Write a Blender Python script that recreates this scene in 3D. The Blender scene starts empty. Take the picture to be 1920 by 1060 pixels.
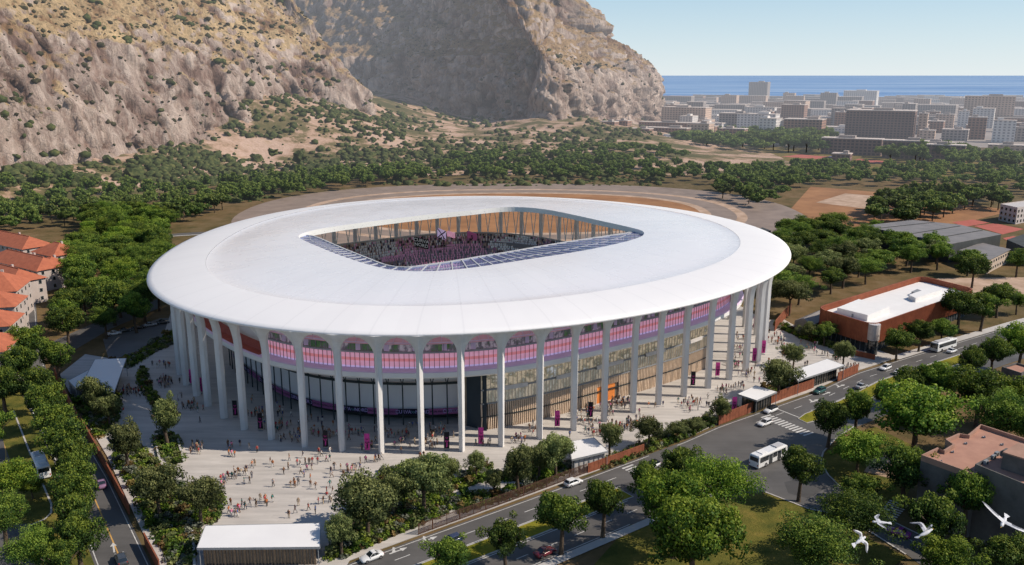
import bpy, bmesh, math, random
import numpy as np
from mathutils import Vector, Matrix, noise
from mathutils.bvhtree import BVHTree
from mathutils.geometry import tessellate_polygon
random.seed(7); RNG = np.random.default_rng(7)
COL = bpy.context.scene.collection
PI = math.pi
# ------------------------------------------------------------------ surveying: photo pixel -> point at height z in the site
FPX, CAMZ, PITCH = 1600.0, 81.0, math.atan((530 - 141.5) / 1600.0)
def P(px, py, z=0.0):
    cx = (px - 960) / FPX; cy = (530 - py) / FPX
    d = Vector((cx, math.cos(PITCH) + cy * math.sin(PITCH), -math.sin(PITCH) + cy * math.cos(PITCH)))
    t = (z - CAMZ) / d.z
    return Vector((d.x * t, d.y * t, z))
def P2(px, py, z=0.0):
    v = P(px, py, z); return (v.x, v.y)
def Pd(px, py, depth):
    cx = (px - 960) / FPX; cy = (530 - py) / FPX
    d = Vector((cx, math.cos(PITCH) + cy * math.sin(PITCH), -math.sin(PITCH) + cy * math.cos(PITCH)))
    return Vector((0, 0, CAMZ)) + d * depth
def mpp(px, py, z=0.0):           # metres per photo pixel at that ground point
    v = P(px, py, z); return (v.y * math.cos(PITCH) + (CAMZ - z) * math.sin(PITCH)) / FPX
# ------------------------------------------------------------------ scene objects
def link(o, parent=None):
    COL.objects.link(o)
    if parent is not None: o.parent = parent
    return o
def tag(o, label=None, cat=None, group=None, kind=None):
    if label: o['label'] = label
    if cat: o['category'] = cat
    if group: o['group'] = group
    if kind: o['kind'] = kind
    return o
def thing(name, label, cat, loc=(0, 0, 0), rz=0.0, group=None):
    o = bpy.data.objects.new(name, None); o.empty_display_size = .5
    link(o); o.location = loc; o.rotation_euler = (0, 0, rz)
    return tag(o, label, cat, group)
def kids(o): return [c for c in COL.objects if c.parent == o]
def copy_tree(o, chl, parent=None):
    c = o.copy(); link(c, parent)
    for k in chl.get(o.name, []): copy_tree(k, chl, c)
    return c
def child_map(root):
    m = {}
    def rec(o):
        m[o.name] = [c for c in COL.objects if c.parent == o]
        for c in m[o.name]: rec(c)
    rec(root); return m
WORDN = 'zeroth first second third fourth fifth sixth seventh eighth ninth tenth eleventh twelfth thirteenth fourteenth fifteenth sixteenth seventeenth eighteenth nineteenth'.split()
TENS = {2: 'twent', 3: 'thirt', 4: 'fort', 5: 'fift', 6: 'sixt', 7: 'sevent', 8: 'eight', 9: 'ninet'}
def nth(i):
    if i < 20: return WORDN[i]
    t, u = divmod(i, 10)
    if t >= 10: return 'hundred and ' + nth(i - 100)
    return TENS[t] + ('ieth' if u == 0 else 'y-' + WORDN[u])
# ------------------------------------------------------------------ mesh builder
class MB:
    def __init__(s): s.v = []; s.f = []; s.m = []
    def add(s, vs, fs, mi=0):
        b = len(s.v); s.v.extend([tuple(v) for v in vs]); s.f.extend([tuple(b + i for i in f) for f in fs]); s.m.extend([mi] * len(fs)); return s
    def quad(s, a, b, c, d, mi=0): return s.add([a, b, c, d], [(0, 1, 2, 3)], mi)
    def box(s, c, size, rz=0.0, mi=0):
        cx, cy, cz = c; sx, sy, sz = size[0] / 2, size[1] / 2, size[2] / 2
        co, si = math.cos(rz), math.sin(rz); vs = []
        for dz in (-sz, sz):
            for dx, dy in ((-sx, -sy), (sx, -sy), (sx, sy), (-sx, sy)):
                vs.append((cx + dx * co - dy * si, cy + dx * si + dy * co, cz + dz))
        return s.add(vs, [(3, 2, 1, 0), (4, 5, 6, 7), (0, 1, 5, 4), (1, 2, 6, 5), (2, 3, 7, 6), (3, 0, 4, 7)], mi)
    def prism(s, poly, z0, z1, mi=0, top_mi=None, bottom=True):
        n = len(poly); a = sum(poly[i][0] * poly[(i + 1) % n][1] - poly[(i + 1) % n][0] * poly[i][1] for i in range(n))
        if a < 0: poly = poly[::-1]
        vs = [(p[0], p[1], z0) for p in poly] + [(p[0], p[1], z1) for p in poly]
        s.add(vs, [(i, (i + 1) % n, n + (i + 1) % n, n + i) for i in range(n)] + ([tuple(range(n - 1, -1, -1))] if bottom else []), mi)
        s.add(vs[n:], [tuple(range(n))], mi if top_mi is None else top_mi); return s
    def tube(s, p, q, r0, r1=None, n=6, mi=0, cap=True):
        p = Vector(p); q = Vector(q); r1 = r0 if r1 is None else r1; d = (q - p).normalized()
        u = d.orthogonal().normalized(); w = d.cross(u); vs = []
        for c, r in ((p, r0), (q, r1)):
            for i in range(n):
                a = 2 * PI * i / n; vs.append(c + u * (r * math.cos(a)) + w * (r * math.sin(a)))
        fs = [(i, (i + 1) % n, n + (i + 1) % n, n + i) for i in range(n)]
        if cap: fs += [tuple(range(n - 1, -1, -1)), tuple(range(n, 2 * n))]
        return s.add(vs, fs, mi)
    def bar(s, p, q, w, h, mi=0):
        p = Vector(p); q = Vector(q); d = (q - p).normalized()
        u = Vector((-d.y, d.x, 0)); u = u.normalized() if u.length > 1e-6 else Vector((1, 0, 0))
        k = d.cross(u) * -1; k = -k
        vs = []
        for c in (p, q):
            for a, b in ((-1, -1), (1, -1), (1, 1), (-1, 1)): vs.append(c + u * (a * w / 2) + k * (b * h / 2))
        return s.add(vs, [(3, 2, 1, 0), (4, 5, 6, 7), (0, 1, 5, 4), (1, 2, 6, 5), (2, 3, 7, 6), (3, 0, 4, 7)], mi)
    def loft(s, rings, mi=0, closed=True, cap=False):
        n = len(rings[0]); b = []
        for r in rings: b.extend(r)
        fs = []
        for k in range(len(rings) - 1):
            for i in range(n if closed else n - 1):
                j = (i + 1) % n; fs.append((k * n + i, k * n + j, (k + 1) * n + j, (k + 1) * n + i))
        if cap: fs += [tuple(range(n - 1, -1, -1)), tuple((len(rings) - 1) * n + i for i in range(n))]
        return s.add(b, fs, mi)
    def mesh(s, name, mats, smooth=False):
        me = bpy.data.meshes.new(name); me.from_pydata(s.v, [], s.f)
        for m in (mats if isinstance(mats, (list, tuple)) else [mats]): me.materials.append(m)
        if len(me.materials) > 1: me.polygons.foreach_set('material_index', s.m)
        if smooth: me.polygons.foreach_set('use_smooth', [True] * len(s.f))
        me.update(); return me
    def build(s, name, mats, parent=None, smooth=False, fix=False, bevel=0.0):
        me = s.mesh(name, mats, smooth)
        if fix or bevel:
            bm = bmesh.new(); bm.from_mesh(me)
            if bevel:
                bmesh.ops.remove_doubles(bm, verts=bm.verts, dist=1e-4)
            bmesh.ops.recalc_face_normals(bm, faces=bm.faces)
            if bevel: bmesh.ops.bevel(bm, geom=[e for e in bm.edges if e.calc_face_angle(0) > .5], offset=bevel, segments=2, affect='EDGES')
            bm.to_mesh(me); bm.free()
        o = bpy.data.objects.new(name, me); return link(o, parent)
def from_np(name, V, F, mats, mi=None, attr=None, smooth=False):      # V (n,3) F (m,4) quads
    me = bpy.data.meshes.new(name); n, m = len(V), len(F); k = F.shape[1]
    me.vertices.add(n); me.vertices.foreach_set('co', np.asarray(V, np.float32).ravel())
    me.loops.add(m * k); me.loops.foreach_set('vertex_index', np.asarray(F, np.int32).ravel())
    me.polygons.add(m); me.polygons.foreach_set('loop_start', np.arange(0, m * k, k, dtype=np.int32))
    for q in (mats if isinstance(mats, (list, tuple)) else [mats]): me.materials.append(q)
    if mi is not None: me.polygons.foreach_set('material_index', np.asarray(mi, np.int32))
    if smooth: me.polygons.foreach_set('use_smooth', np.ones(m, bool))
    me.update(calc_edges=True)
    if attr:
        for an, (dom, typ, vals) in attr.items():
            a = me.attributes.new(an, typ, dom)
            a.data.foreach_set('value' if typ == 'FLOAT' else 'color', np.asarray(vals, np.float32).ravel())
    return me
# ------------------------------------------------------------------ materials
def aerial_group():               # distance haze painted into far materials as emission, stronger away from the origin
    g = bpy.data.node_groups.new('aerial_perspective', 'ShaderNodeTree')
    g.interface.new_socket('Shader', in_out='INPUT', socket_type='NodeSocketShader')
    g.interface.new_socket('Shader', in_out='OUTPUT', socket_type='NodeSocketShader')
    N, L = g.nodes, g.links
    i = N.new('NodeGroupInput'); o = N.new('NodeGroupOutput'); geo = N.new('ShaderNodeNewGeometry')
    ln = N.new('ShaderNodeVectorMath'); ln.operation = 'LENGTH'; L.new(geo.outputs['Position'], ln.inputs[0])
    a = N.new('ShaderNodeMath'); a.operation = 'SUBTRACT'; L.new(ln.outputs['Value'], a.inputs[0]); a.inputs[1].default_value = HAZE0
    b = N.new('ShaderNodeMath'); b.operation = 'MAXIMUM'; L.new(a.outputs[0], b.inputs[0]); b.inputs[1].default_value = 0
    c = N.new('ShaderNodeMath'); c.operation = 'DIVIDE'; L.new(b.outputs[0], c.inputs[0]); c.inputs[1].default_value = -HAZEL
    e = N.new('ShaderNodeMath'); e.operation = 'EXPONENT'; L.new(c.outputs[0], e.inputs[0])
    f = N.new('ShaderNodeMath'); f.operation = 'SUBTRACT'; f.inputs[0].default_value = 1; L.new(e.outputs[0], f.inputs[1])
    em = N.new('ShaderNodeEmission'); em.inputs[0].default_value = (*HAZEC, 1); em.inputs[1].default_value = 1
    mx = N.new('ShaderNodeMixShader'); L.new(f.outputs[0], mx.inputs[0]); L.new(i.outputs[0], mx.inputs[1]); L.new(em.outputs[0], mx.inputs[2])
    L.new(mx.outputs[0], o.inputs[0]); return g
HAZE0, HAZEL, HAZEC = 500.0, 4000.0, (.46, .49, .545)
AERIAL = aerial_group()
def newmat(name):
    m = bpy.data.materials.new(name); m.use_nodes = True
    nt = m.node_tree; nt.nodes.clear(); return m, nt.nodes, nt.links
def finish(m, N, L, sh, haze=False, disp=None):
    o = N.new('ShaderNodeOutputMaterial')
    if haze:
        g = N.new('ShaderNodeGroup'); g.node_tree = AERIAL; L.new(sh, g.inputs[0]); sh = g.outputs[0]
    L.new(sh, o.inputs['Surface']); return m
def nz(N, L, scale, detail=4, rough=.6, vec=None, dist=0.0):
    n = N.new('ShaderNodeTexNoise'); n.inputs['Scale'].default_value = scale; n.inputs['Detail'].default_value = detail
    n.inputs['Roughness'].default_value = rough; n.inputs['Distortion'].default_value = dist
    if vec is not None: L.new(vec, n.inputs['Vector'])
    return n.outputs['Fac']
def ramp(N, L, fac, stops):
    r = N.new('ShaderNodeValToRGB'); e = r.color_ramp.elements
    while len(e) < len(stops): e.new(.5)
    for k, (p, c) in enumerate(stops): e[k].position = p; e[k].color = (*c, 1) if len(c) == 3 else c
    if fac is not None: L.new(fac, r.inputs[0])
    return r.outputs[0]
def mixc(N, L, fac, a, b, mode='MIX'):
    x = N.new('ShaderNodeMix'); x.data_type = 'RGBA'; x.blend_type = mode
    for sock, val in ((x.inputs[0], fac), (x.inputs[6], a), (x.inputs[7], b)):
        if isinstance(val, (int, float)): sock.default_value = val
        elif isinstance(val, tuple): sock.default_value = (*val, 1) if len(val) == 3 else val
        else: L.new(val, sock)
    return x.outputs[2]
def mth(N, L, op, a, b=None, clamp=False):
    x = N.new('ShaderNodeMath'); x.operation = op; x.use_clamp = clamp
    for k, val in enumerate((a, b)):
        if val is None: continue
        if isinstance(val, (int, float)): x.inputs[k].default_value = val
        else: L.new(val, x.inputs[k])
    return x.outputs[0]
def coords(N, L, kind='Object', scale=(1, 1, 1), rot=(0, 0, 0)):
    if kind == 'World':
        out = N.new('ShaderNodeNewGeometry').outputs['Position']
    else:
        out = N.new('ShaderNodeTexCoord').outputs[kind]
    mp = N.new('ShaderNodeMapping'); L.new(out, mp.inputs[0]); mp.inputs['Scale'].default_value = scale; mp.inputs['Rotation'].default_value = rot
    return mp.outputs[0]
def bsdf(N, L, col, rough=.7, metal=0.0, spec=.3, normal=None):
    b = N.new('ShaderNodeBsdfPrincipled')
    if isinstance(col, tuple): b.inputs['Base Color'].default_value = (*col, 1)
    else: L.new(col, b.inputs['Base Color'])
    if isinstance(rough, (int, float)): b.inputs['Roughness'].default_value = rough
    else: L.new(rough, b.inputs['Roughness'])
    b.inputs['Metallic'].default_value = metal; b.inputs['Specular IOR Level'].default_value = spec
    if normal is not None: L.new(normal, b.inputs['Normal'])
    return b
def bump(N, L, h, strength=.3, dist=.1):
    b = N.new('ShaderNodeBump'); b.inputs['Strength'].default_value = strength; b.inputs['Distance'].default_value = dist; L.new(h, b.inputs['Height']); return b.outputs[0]
def M(name, c1, c2=None, scale=.5, rough=.7, metal=0.0, spec=.3, haze=False, kind='World', detail=5, bmp=0.0):
    m, N, L = newmat(name); c2 = c2 or tuple(x * .82 for x in c1)
    v = coords(N, L, kind); f = nz(N, L, scale, detail, .65, v)
    col = ramp(N, L, f, [(.3, c2), (.7, c1)])
    nrm = bump(N, L, f, bmp, .2) if bmp else None
    return finish(m, N, L, bsdf(N, L, col, rough, metal, spec, nrm).outputs[0], haze)
def up(me):
    bm = bmesh.new(); bm.from_mesh(me); bm.normal_update()
    bmesh.ops.reverse_faces(bm, faces=[f for f in bm.faces if f.normal.z < 0]); bm.to_mesh(me); bm.free(); me.update()
def poly_sheet(name, poly, z, mat, parent=None, kind='structure', label=None, cat=None):
    mb = MB(); n = len(poly); a = sum(poly[i][0] * poly[(i + 1) % n][1] - poly[(i + 1) % n][0] * poly[i][1] for i in range(n))
    if a < 0: poly = poly[::-1]
    tri = tessellate_polygon([[Vector((p[0], p[1], 0)) for p in poly]])
    me = bpy.data.meshes.new(name); me.from_pydata([(p[0], p[1], z) for p in poly], [], [tuple(t) for t in tri]); up(me); me.materials.append(mat)
    o = bpy.data.objects.new(name, me); link(o, parent); return tag(o, label, cat, None, kind)
def offset_line(pts, d):          # shift a polyline sideways by d metres (left of travel positive)
    out = []
    for i in range(len(pts)):
        a = Vector(pts[max(i - 1, 0)][:2]); b = Vector(pts[min(i + 1, len(pts) - 1)][:2]); t = (b - a).normalized()
        out.append((pts[i][0] - t.y * d, pts[i][1] + t.x * d))
    return out
def along(pts, step, start=0.0, end=None):   # points and headings along a polyline
    out = []; acc = 0.0; nxt = start
    for i in range(len(pts) - 1):
        a = Vector(pts[i][:2]); b = Vector(pts[i + 1][:2]); l = (b - a).length; t = (b - a) / l
        while nxt <= acc + l:
            if end is None or nxt <= end: p = a + t * (nxt - acc); out.append((p.x, p.y, math.atan2(t.y, t.x)))
            nxt += step
        acc += l
    return out
def smooth_line(pts, n=8, closed=False):     # Catmull-Rom
    out = []; m = len(pts); rng = range(m if closed else m - 1)
    for i in rng:
        p0, p1, p2, p3 = [Vector(pts[(i + k) % m] if closed else pts[min(max(i + k, 0), m - 1)]) for k in (-1, 0, 1, 2)]
        for j in range(n):
            t = j / n
            out.append(tuple(.5 * ((2 * p1) + (p2 - p0) * t + (2 * p0 - 5 * p1 + 4 * p2 - p3) * t * t + (3 * p1 - p0 - 3 * p2 + p3) * t ** 3)))
    if not closed: out.append(tuple(pts[-1]))
    return out
def inside(p, poly):
    x, y = p[0], p[1]; c = False; n = len(poly)
    for i in range(n):
        x1, y1 = poly[i][:2]; x2, y2 = poly[(i + 1) % n][:2]
        if (y1 > y) != (y2 > y) and x < (x2 - x1) * (y - y1) / (y2 - y1) + x1: c = not c
    return c
def scatter(poly, dmin, n=10000, rnd=None, avoid=()):
    rnd = rnd or random; xs = [p[0] for p in poly]; ys = [p[1] for p in poly]; out = []; grid = {}
    for _ in range(n):
        x = rnd.uniform(min(xs), max(xs)); y = rnd.uniform(min(ys), max(ys))
        if not inside((x, y), poly) or any(inside((x, y), a) for a in avoid): continue
        k = (int(x // dmin), int(y // dmin))
        if any((x - q[0]) ** 2 + (y - q[1]) ** 2 < dmin * dmin for i in (-1, 0, 1) for j in (-1, 0, 1) for q in grid.get((k[0] + i, k[1] + j), ())): continue
        grid.setdefault(k, []).append((x, y)); out.append((x, y))
    return out
# ------------------------------------------------------------------ shared colours
WHITE = M('white_coating', (.80, .79, .77), (.72, .71, .70), .08, .45)
CONC = M('pale_concrete', (.52, .50, .47), (.42, .40, .38), .25, .85, bmp=.1)
DARKM = M('dark_steel', (.035, .05, .055), (.02, .03, .035), 1.0, .45, .3)
RUST = M('weathered_steel', (.30, .10, .05), (.17, .055, .03), .7, .8, bmp=.2)
RUSTD = M('brown_picket_steel', (.13, .065, .04), (.07, .04, .03), .7, .7)
WOOD = M('weathered_timber', (.26, .18, .11), (.10, .07, .05), 1.4, .8, bmp=.2)
BARK = M('bark', (.11, .08, .055), (.055, .04, .03), 2.0, .9, bmp=.4)
TYRE = M('tyre_rubber', (.02, .02, .02), (.012, .012, .012), 3, .8)
RIM = M('alloy_rim', (.5, .5, .52), (.4, .4, .42), 3, .3, .9)
GLASSD = M('dark_glass', (.02, .028, .035), (.012, .016, .02), .3, .06, 0, .8)
MAGENTA = M('magenta_fabric', (.62, .06, .30), (.48, .04, .24), 1, .7)
BLACKF = M('black_fabric', (.016, .013, .02), (.01, .01, .012), 1, .7)
# ================================================================== camera, daylight, sky
sc = bpy.context.scene
cd = bpy.data.cameras.new('camera'); cam = bpy.data.objects.new('camera', cd); link(cam)
cd.sensor_width = 36.0; cd.lens = 30.0; cd.clip_start = .5; cd.clip_end = 400000
cam.location = (0, 0, CAMZ); cam.rotation_euler = (PI / 2 - PITCH, 0, 0); sc.camera = cam
SUN_EL = math.radians(41); SAZ = Vector((1.0, -.10, 0)).normalized()
SUND = Vector((SAZ.x * math.cos(SUN_EL), SAZ.y * math.cos(SUN_EL), math.sin(SUN_EL)))
sl = bpy.data.lights.new('sun', 'SUN'); sl.energy = 5.0; sl.angle = math.radians(.5); sl.color = (1.0, .89, .76)
so = bpy.data.objects.new('sun', sl); link(so); so.rotation_euler = (-SUND).to_track_quat('-Z', 'Y').to_euler(); so.location = (200, 0, 300)
w = bpy.data.worlds.new('World'); sc.world = w; w.use_nodes = True
wn, wl = w.node_tree.nodes, w.node_tree.links; wn.clear()
sky = wn.new('ShaderNodeTexSky'); sky.sky_type = 'NISHITA'; sky.sun_disc = False; sky.sun_elevation = SUN_EL
sky.sun_rotation = math.atan2(SAZ.x, SAZ.y); sky.air_density = 1.0; sky.dust_density = 0.0; sky.ozone_density = 3.0; sky.altitude = 80
bg = wn.new('ShaderNodeBackground'); bg.inputs[1].default_value = .115
wo = wn.new('ShaderNodeOutputWorld'); tcw = wn.new('ShaderNodeTexCoord'); spw = wn.new('ShaderNodeSeparateXYZ'); wl.new(tcw.outputs['Generated'], spw.inputs[0])
hz = wn.new('ShaderNodeMapRange'); wl.new(spw.outputs['Z'], hz.inputs[0]); hz.inputs[1].default_value = 0.0; hz.inputs[2].default_value = .30; hz.inputs[3].default_value = 1.0; hz.inputs[4].default_value = 0.0
hr = wn.new('ShaderNodeValToRGB'); wl.new(spw.outputs['Z'], hr.inputs[0]); e = hr.color_ramp.elements
e[0].position = 0.0; e[0].color = (.81, .92, 1.0, 1); e[1].position = .10; e[1].color = (.50, .72, .90, 1)
hv = wn.new('ShaderNodeVectorMath'); hv.operation = 'SCALE'; wl.new(hr.outputs[0], hv.inputs[0]); hv.inputs['Scale'].default_value = 8.0
hz.inputs[2].default_value = .42; hz.inputs[3].default_value = .82
tw = wn.new('ShaderNodeMix'); tw.data_type = 'RGBA'; wl.new(hz.outputs[0], tw.inputs[0]); wl.new(sky.outputs[0], tw.inputs[6]); wl.new(hv.outputs[0], tw.inputs[7])   # moist sea air: a pale band along the horizon
wl.new(tw.outputs[2], bg.inputs[0]); wl.new(bg.outputs[0], wo.inputs[0])
sc.view_settings.view_transform = 'Standard'; sc.view_settings.look = 'None'; sc.view_settings.exposure = 0
sc.render.engine = 'CYCLES'; sc.cycles.use_denoising = True
sc.cycles.max_bounces = 5; sc.cycles.diffuse_bounces = 2; sc.cycles.glossy_bounces = 3; sc.cycles.transparent_max_bounces = 6; sc.cycles.transmission_bounces = 3
sc.cycles.caustics_reflective = False; sc.cycles.caustics_refractive = False
# ================================================================== ground sheet and sea
def ground_mat():
    m, N, L = newmat('dry_ground'); v = coords(N, L, 'World')
    a = nz(N, L, .012, 6, .62, v); b = nz(N, L, .09, 6, .7, v); c = nz(N, L, .9, 4, .7, v)
    g = ramp(N, L, a, [(.36, (.075, .072, .026)), (.47, (.115, .098, .04)), (.56, (.18, .115, .052)), (.66, (.12, .10, .035))])
    g2 = ramp(N, L, b, [(.35, (.05, .05, .02)), (.5, (.21, .13, .065)), (.68, (.32, .22, .14))])
    col = mixc(N, L, .5, g, g2); col = mixc(N, L, mth(N, L, 'MULTIPLY', c, .55), col, (.055, .05, .02))
    return finish(m, N, L, bsdf(N, L, col, .95, 0, .1, bump(N, L, c, .5, .3)).outputs[0], True)
GROUND = ground_mat()
def from_grid(name, gx, gy, z, mat):
    V = [(x, y, z) for y in gy for x in gx]; n = len(gx)
    F = [(j * n + i, j * n + i + 1, (j + 1) * n + i + 1, (j + 1) * n + i) for j in range(len(gy) - 1) for i in range(n - 1)]
    return link(bpy.data.objects.new(name, from_np(name, np.array(V), np.array(F), mat)))
gx = [-7000, -4000, -2200, -1400] + list(range(-1000, 1001, 100)) + [1400, 2200, 4000, 7000]; gy = list(range(-300, 1201, 100)) + [1500, 2000, 2950]
tag(from_grid('ground', gx, gy, -.04, GROUND), None, None, None, 'structure')
def sea_mat():
    m, N, L = newmat('sea_water'); v = coords(N, L, 'World', (.00035, .0030, 1)); f = nz(N, L, 1.0, 6, .72, v)
    v2 = coords(N, L, 'World', (.0016, .016, 1)); f2 = nz(N, L, 1.0, 4, .7, v2)
    fm = mth(N, L, 'ADD', mth(N, L, 'MULTIPLY', f, .6), mth(N, L, 'MULTIPLY', f2, .4))
    col = ramp(N, L, fm, [(.36, (.10, .20, .41)), (.46, (.17, .29, .48)), (.55, (.27, .39, .55)), (.66, (.42, .51, .62))])
    return finish(m, N, L, bsdf(N, L, col, .8, 0, .08).outputs[0])
poly_sheet('sea', [(-160000, 2900), (160000, 2900), (160000, 250000), (-160000, 250000)], -.6, sea_mat())
# ================================================================== sheets on the ground
ASPH = None
def asphalt(name, c, haze=False):
    m, N, L = newmat(name); v = coords(N, L, 'World'); a = nz(N, L, .10, 5, .6, v); b = nz(N, L, 6.0, 3, .7, v)
    vs = coords(N, L, 'World', (.05, .9, 1), (0, 0, -.64)); s = nz(N, L, 1.0, 4, .6, vs)
    k = mth(N, L, 'ADD', mth(N, L, 'MULTIPLY', a, .9), mth(N, L, 'ADD', mth(N, L, 'MULTIPLY', b, .25), mth(N, L, 'MULTIPLY', s, .35)))
    col = ramp(N, L, k, [(.45, tuple(x * .62 for x in c)), (.75, c), (1.0, tuple(x * 1.25 for x in c))])
    return finish(m, N, L, bsdf(N, L, col, .62, 0, .35).outputs[0], haze)
ASPH = asphalt('road_asphalt', (.105, .10, .095)); ASPH2 = asphalt('track_surface', (.25, .19, .15), True)
ASPD = asphalt('patched_asphalt', (.072, .069, .066)); PAINT = M('white_road_paint', (.66, .65, .62), (.42, .41, .39), 1.2, .7); PAINTY = M('yellow_road_paint', (.62, .36, .10), (.45, .26, .08), 1.2, .7)
KERB = M('kerb_stone', (.50, .48, .45), (.36, .34, .32), .8, .85)
def grass_mat(name, c1, c2, c3, haze=False):
    m, N, L = newmat(name); v = coords(N, L, 'World'); a = nz(N, L, .16, 5, .65, v); b = nz(N, L, 2.2, 4, .75, v)
    col = mixc(N, L, mth(N, L, 'MULTIPLY', b, .75), ramp(N, L, a, [(.36, c1), (.52, c2), (.66, c3)]), tuple(x * .45 for x in c1))
    return finish(m, N, L, bsdf(N, L, col, .95, 0, .1, bump(N, L, b, .7, .3)).outputs[0], haze)
GRASSY = grass_mat('yellow_verge_grass', (.17, .18, .02), (.30, .27, .03), (.38, .29, .04))
GRASSB = grass_mat('dry_lawn', (.085, .10, .022), (.19, .17, .036), (.30, .225, .055))
MEADOW = grass_mat('ochre_meadow', (.12, .105, .03), (.25, .19, .06), (.34, .21, .09), True)
SAND = M('bare_sandy_soil', (.55, .40, .30), (.30, .20, .13), .12, .95, haze=True, bmp=.1)
SOIL = M('planting_soil', (.055, .045, .025), (.03, .028, .014), .8, .95)
BROWNF = M('brown_infield', (.38, .19, .085), (.21, .10, .045), .045, .95, haze=True, detail=7)
CLAY = M('red_clay_court', (.46, .13, .10), (.34, .09, .065), .15, .9, haze=True)
def plaza_mat():
    m, N, L = newmat('stone_paving'); v = coords(N, L, 'World', (1, 1, 1), (0, 0, .25))
    bt = N.new('ShaderNodeTexBrick'); L.new(v, bt.inputs['Vector']); bt.inputs['Scale'].default_value = .42; bt.inputs['Mortar Size'].default_value = .012
    bt.inputs['Color1'].default_value = (.54, .50, .455, 1); bt.inputs['Color2'].default_value = (.42, .39, .36, 1); bt.inputs['Mortar'].default_value = (.34, .32, .30, 1)
    bt.inputs['Brick Width'].default_value = 1.6; bt.inputs['Row Height'].default_value = .5
    v2 = coords(N, L, 'World', (.05, .5, 1), (0, 0, .12)); s = nz(N, L, 1, 5, .7, v2); g = nz(N, L, .06, 4, .6, coords(N, L, 'World'))
    col = mixc(N, L, .75, bt.outputs[0], ramp(N, L, s, [(.32, (.38, .355, .33)), (.5, (.50, .465, .425)), (.68, (.60, .56, .515))]))
    col = mixc(N, L, .5, col, ramp(N, L, g, [(.35, (.78, .77, .76)), (.65, (1, 1, 1))]), 'MULTIPLY')
    return finish(m, N, L, bsdf(N, L, col, .75, 0, .25).outputs[0])
PAVE = plaza_mat()
def zpoly(pts, z=0): return [P2(a, b, z) for a, b in pts]
# --- the avenue beside the plaza (two carriageways and a grass median) and the junction
AV = [(-61.7, 105.0)] + zpoly([(560, 1092), (640, 1062), (1000, 932), (1280, 829), (1346, 800), (1525, 737), (1605, 700), (1747, 656), (1920, 605)]) + [(260, 327), (420, 410)]
AVR = offset_line(AV, -7.4)        # inner edge of the near carriageway
MED2 = offset_line(AV, -12.0); LOW2 = offset_line(AV, -19.6)
def strip(name, a, b, z, mat, kind='structure', label=None):
    mb = MB(); n = len(a)
    mb.add([(p[0], p[1], z) for p in a] + [(p[0], p[1], z) for p in b], [(n + i, n + i + 1, i + 1, i) for i in range(n - 1)])
    o = mb.build(name, mat); up(o.data); return tag(o, label, None, None, kind)
def dense(line, step=4):
    return [(p[0], p[1]) for p in along(line, step)] + [tuple(line[-1][:2])]
strip('road', AV, LOW2, .012, ASPH)
JUN = zpoly([(1150, 945), (1290, 880), (1400, 846), (1480, 800), (1560, 780), (1600, 800), (1566, 822), (1542, 848), (1536, 868), (1552, 892), (1580, 920), (1650, 968), (1735, 1010), (1850, 1070), (1780, 1100), (1700, 1040), (1640, 1002), (1580, 968), (1516, 954), (1480, 940), (1436, 923), (1400, 925), (1300, 945), (1220, 970)])
poly_sheet('road_junction', JUN, .020, ASPH)
cross_end = zpoly([(1850, 1070), (1780, 1100)])
poly_sheet('side_road', [cross_end[0], cross_end[1], (96, 92), (112, 96)], .016, ASPH)
def bounded(line, a, b): return [p for p in dense(line, 2.0) if a <= p[0] <= b]
def median(x0, x1, nose0=False, nose1=False):
    A = bounded(AVR, x0, x1); B = bounded(MED2, x0 + 2.4, x1 + 2.4)
    poly = A + B[::-1]
    return poly
def raised(name, poly, h, top, side, kind='structure', inset=.25):
    mb = MB(); mb.add([(p[0], p[1], h) for p in poly], [tuple(t) for t in tessellate_polygon([[Vector((p[0], p[1], 0)) for p in poly]])], 0); o = mb.build(name, side); up(o.data); tag(o, None, None, None, kind)
    mb = MB(); mb.loft([[(p[0], p[1], 0) for p in poly], [(p[0], p[1], h - .002) for p in poly]]); tag(mb.build('kerb', side, fix=True), None, None, None, kind)
    c = Vector((sum(p[0] for p in poly) / len(poly), sum(p[1] for p in poly) / len(poly)))
    ins = []; n = len(poly); ar = sum(poly[i][0] * poly[(i + 1) % n][1] - poly[(i + 1) % n][0] * poly[i][1] for i in range(n))
    q = poly if ar > 0 else poly[::-1]
    for i in range(n):
        a = Vector(q[i - 1]); b = Vector(q[i]); d = Vector(q[(i + 1) % n]); t = ((b - a).normalized() + (d - b).normalized()); t = t.normalized() if t.length > 1e-5 else (b - a).normalized()
        ins.append((b.x - t.y * inset, b.y + t.x * inset))
    t = poly_sheet(name.replace('median', 'median_grass'), ins, h + .02, top, None, kind); return o
raised('median', median(-60, 22.5), .13, GRASSY, KERB)
m2 = bounded(AVR, 70.5, 300); m2b = bounded(MED2, 73.5, 303)
raised('median', [(69.3, 193.2)] + m2 + m2b[::-1] + [(70.6, 190.6)], .13, GRASSY, KERB)
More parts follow.
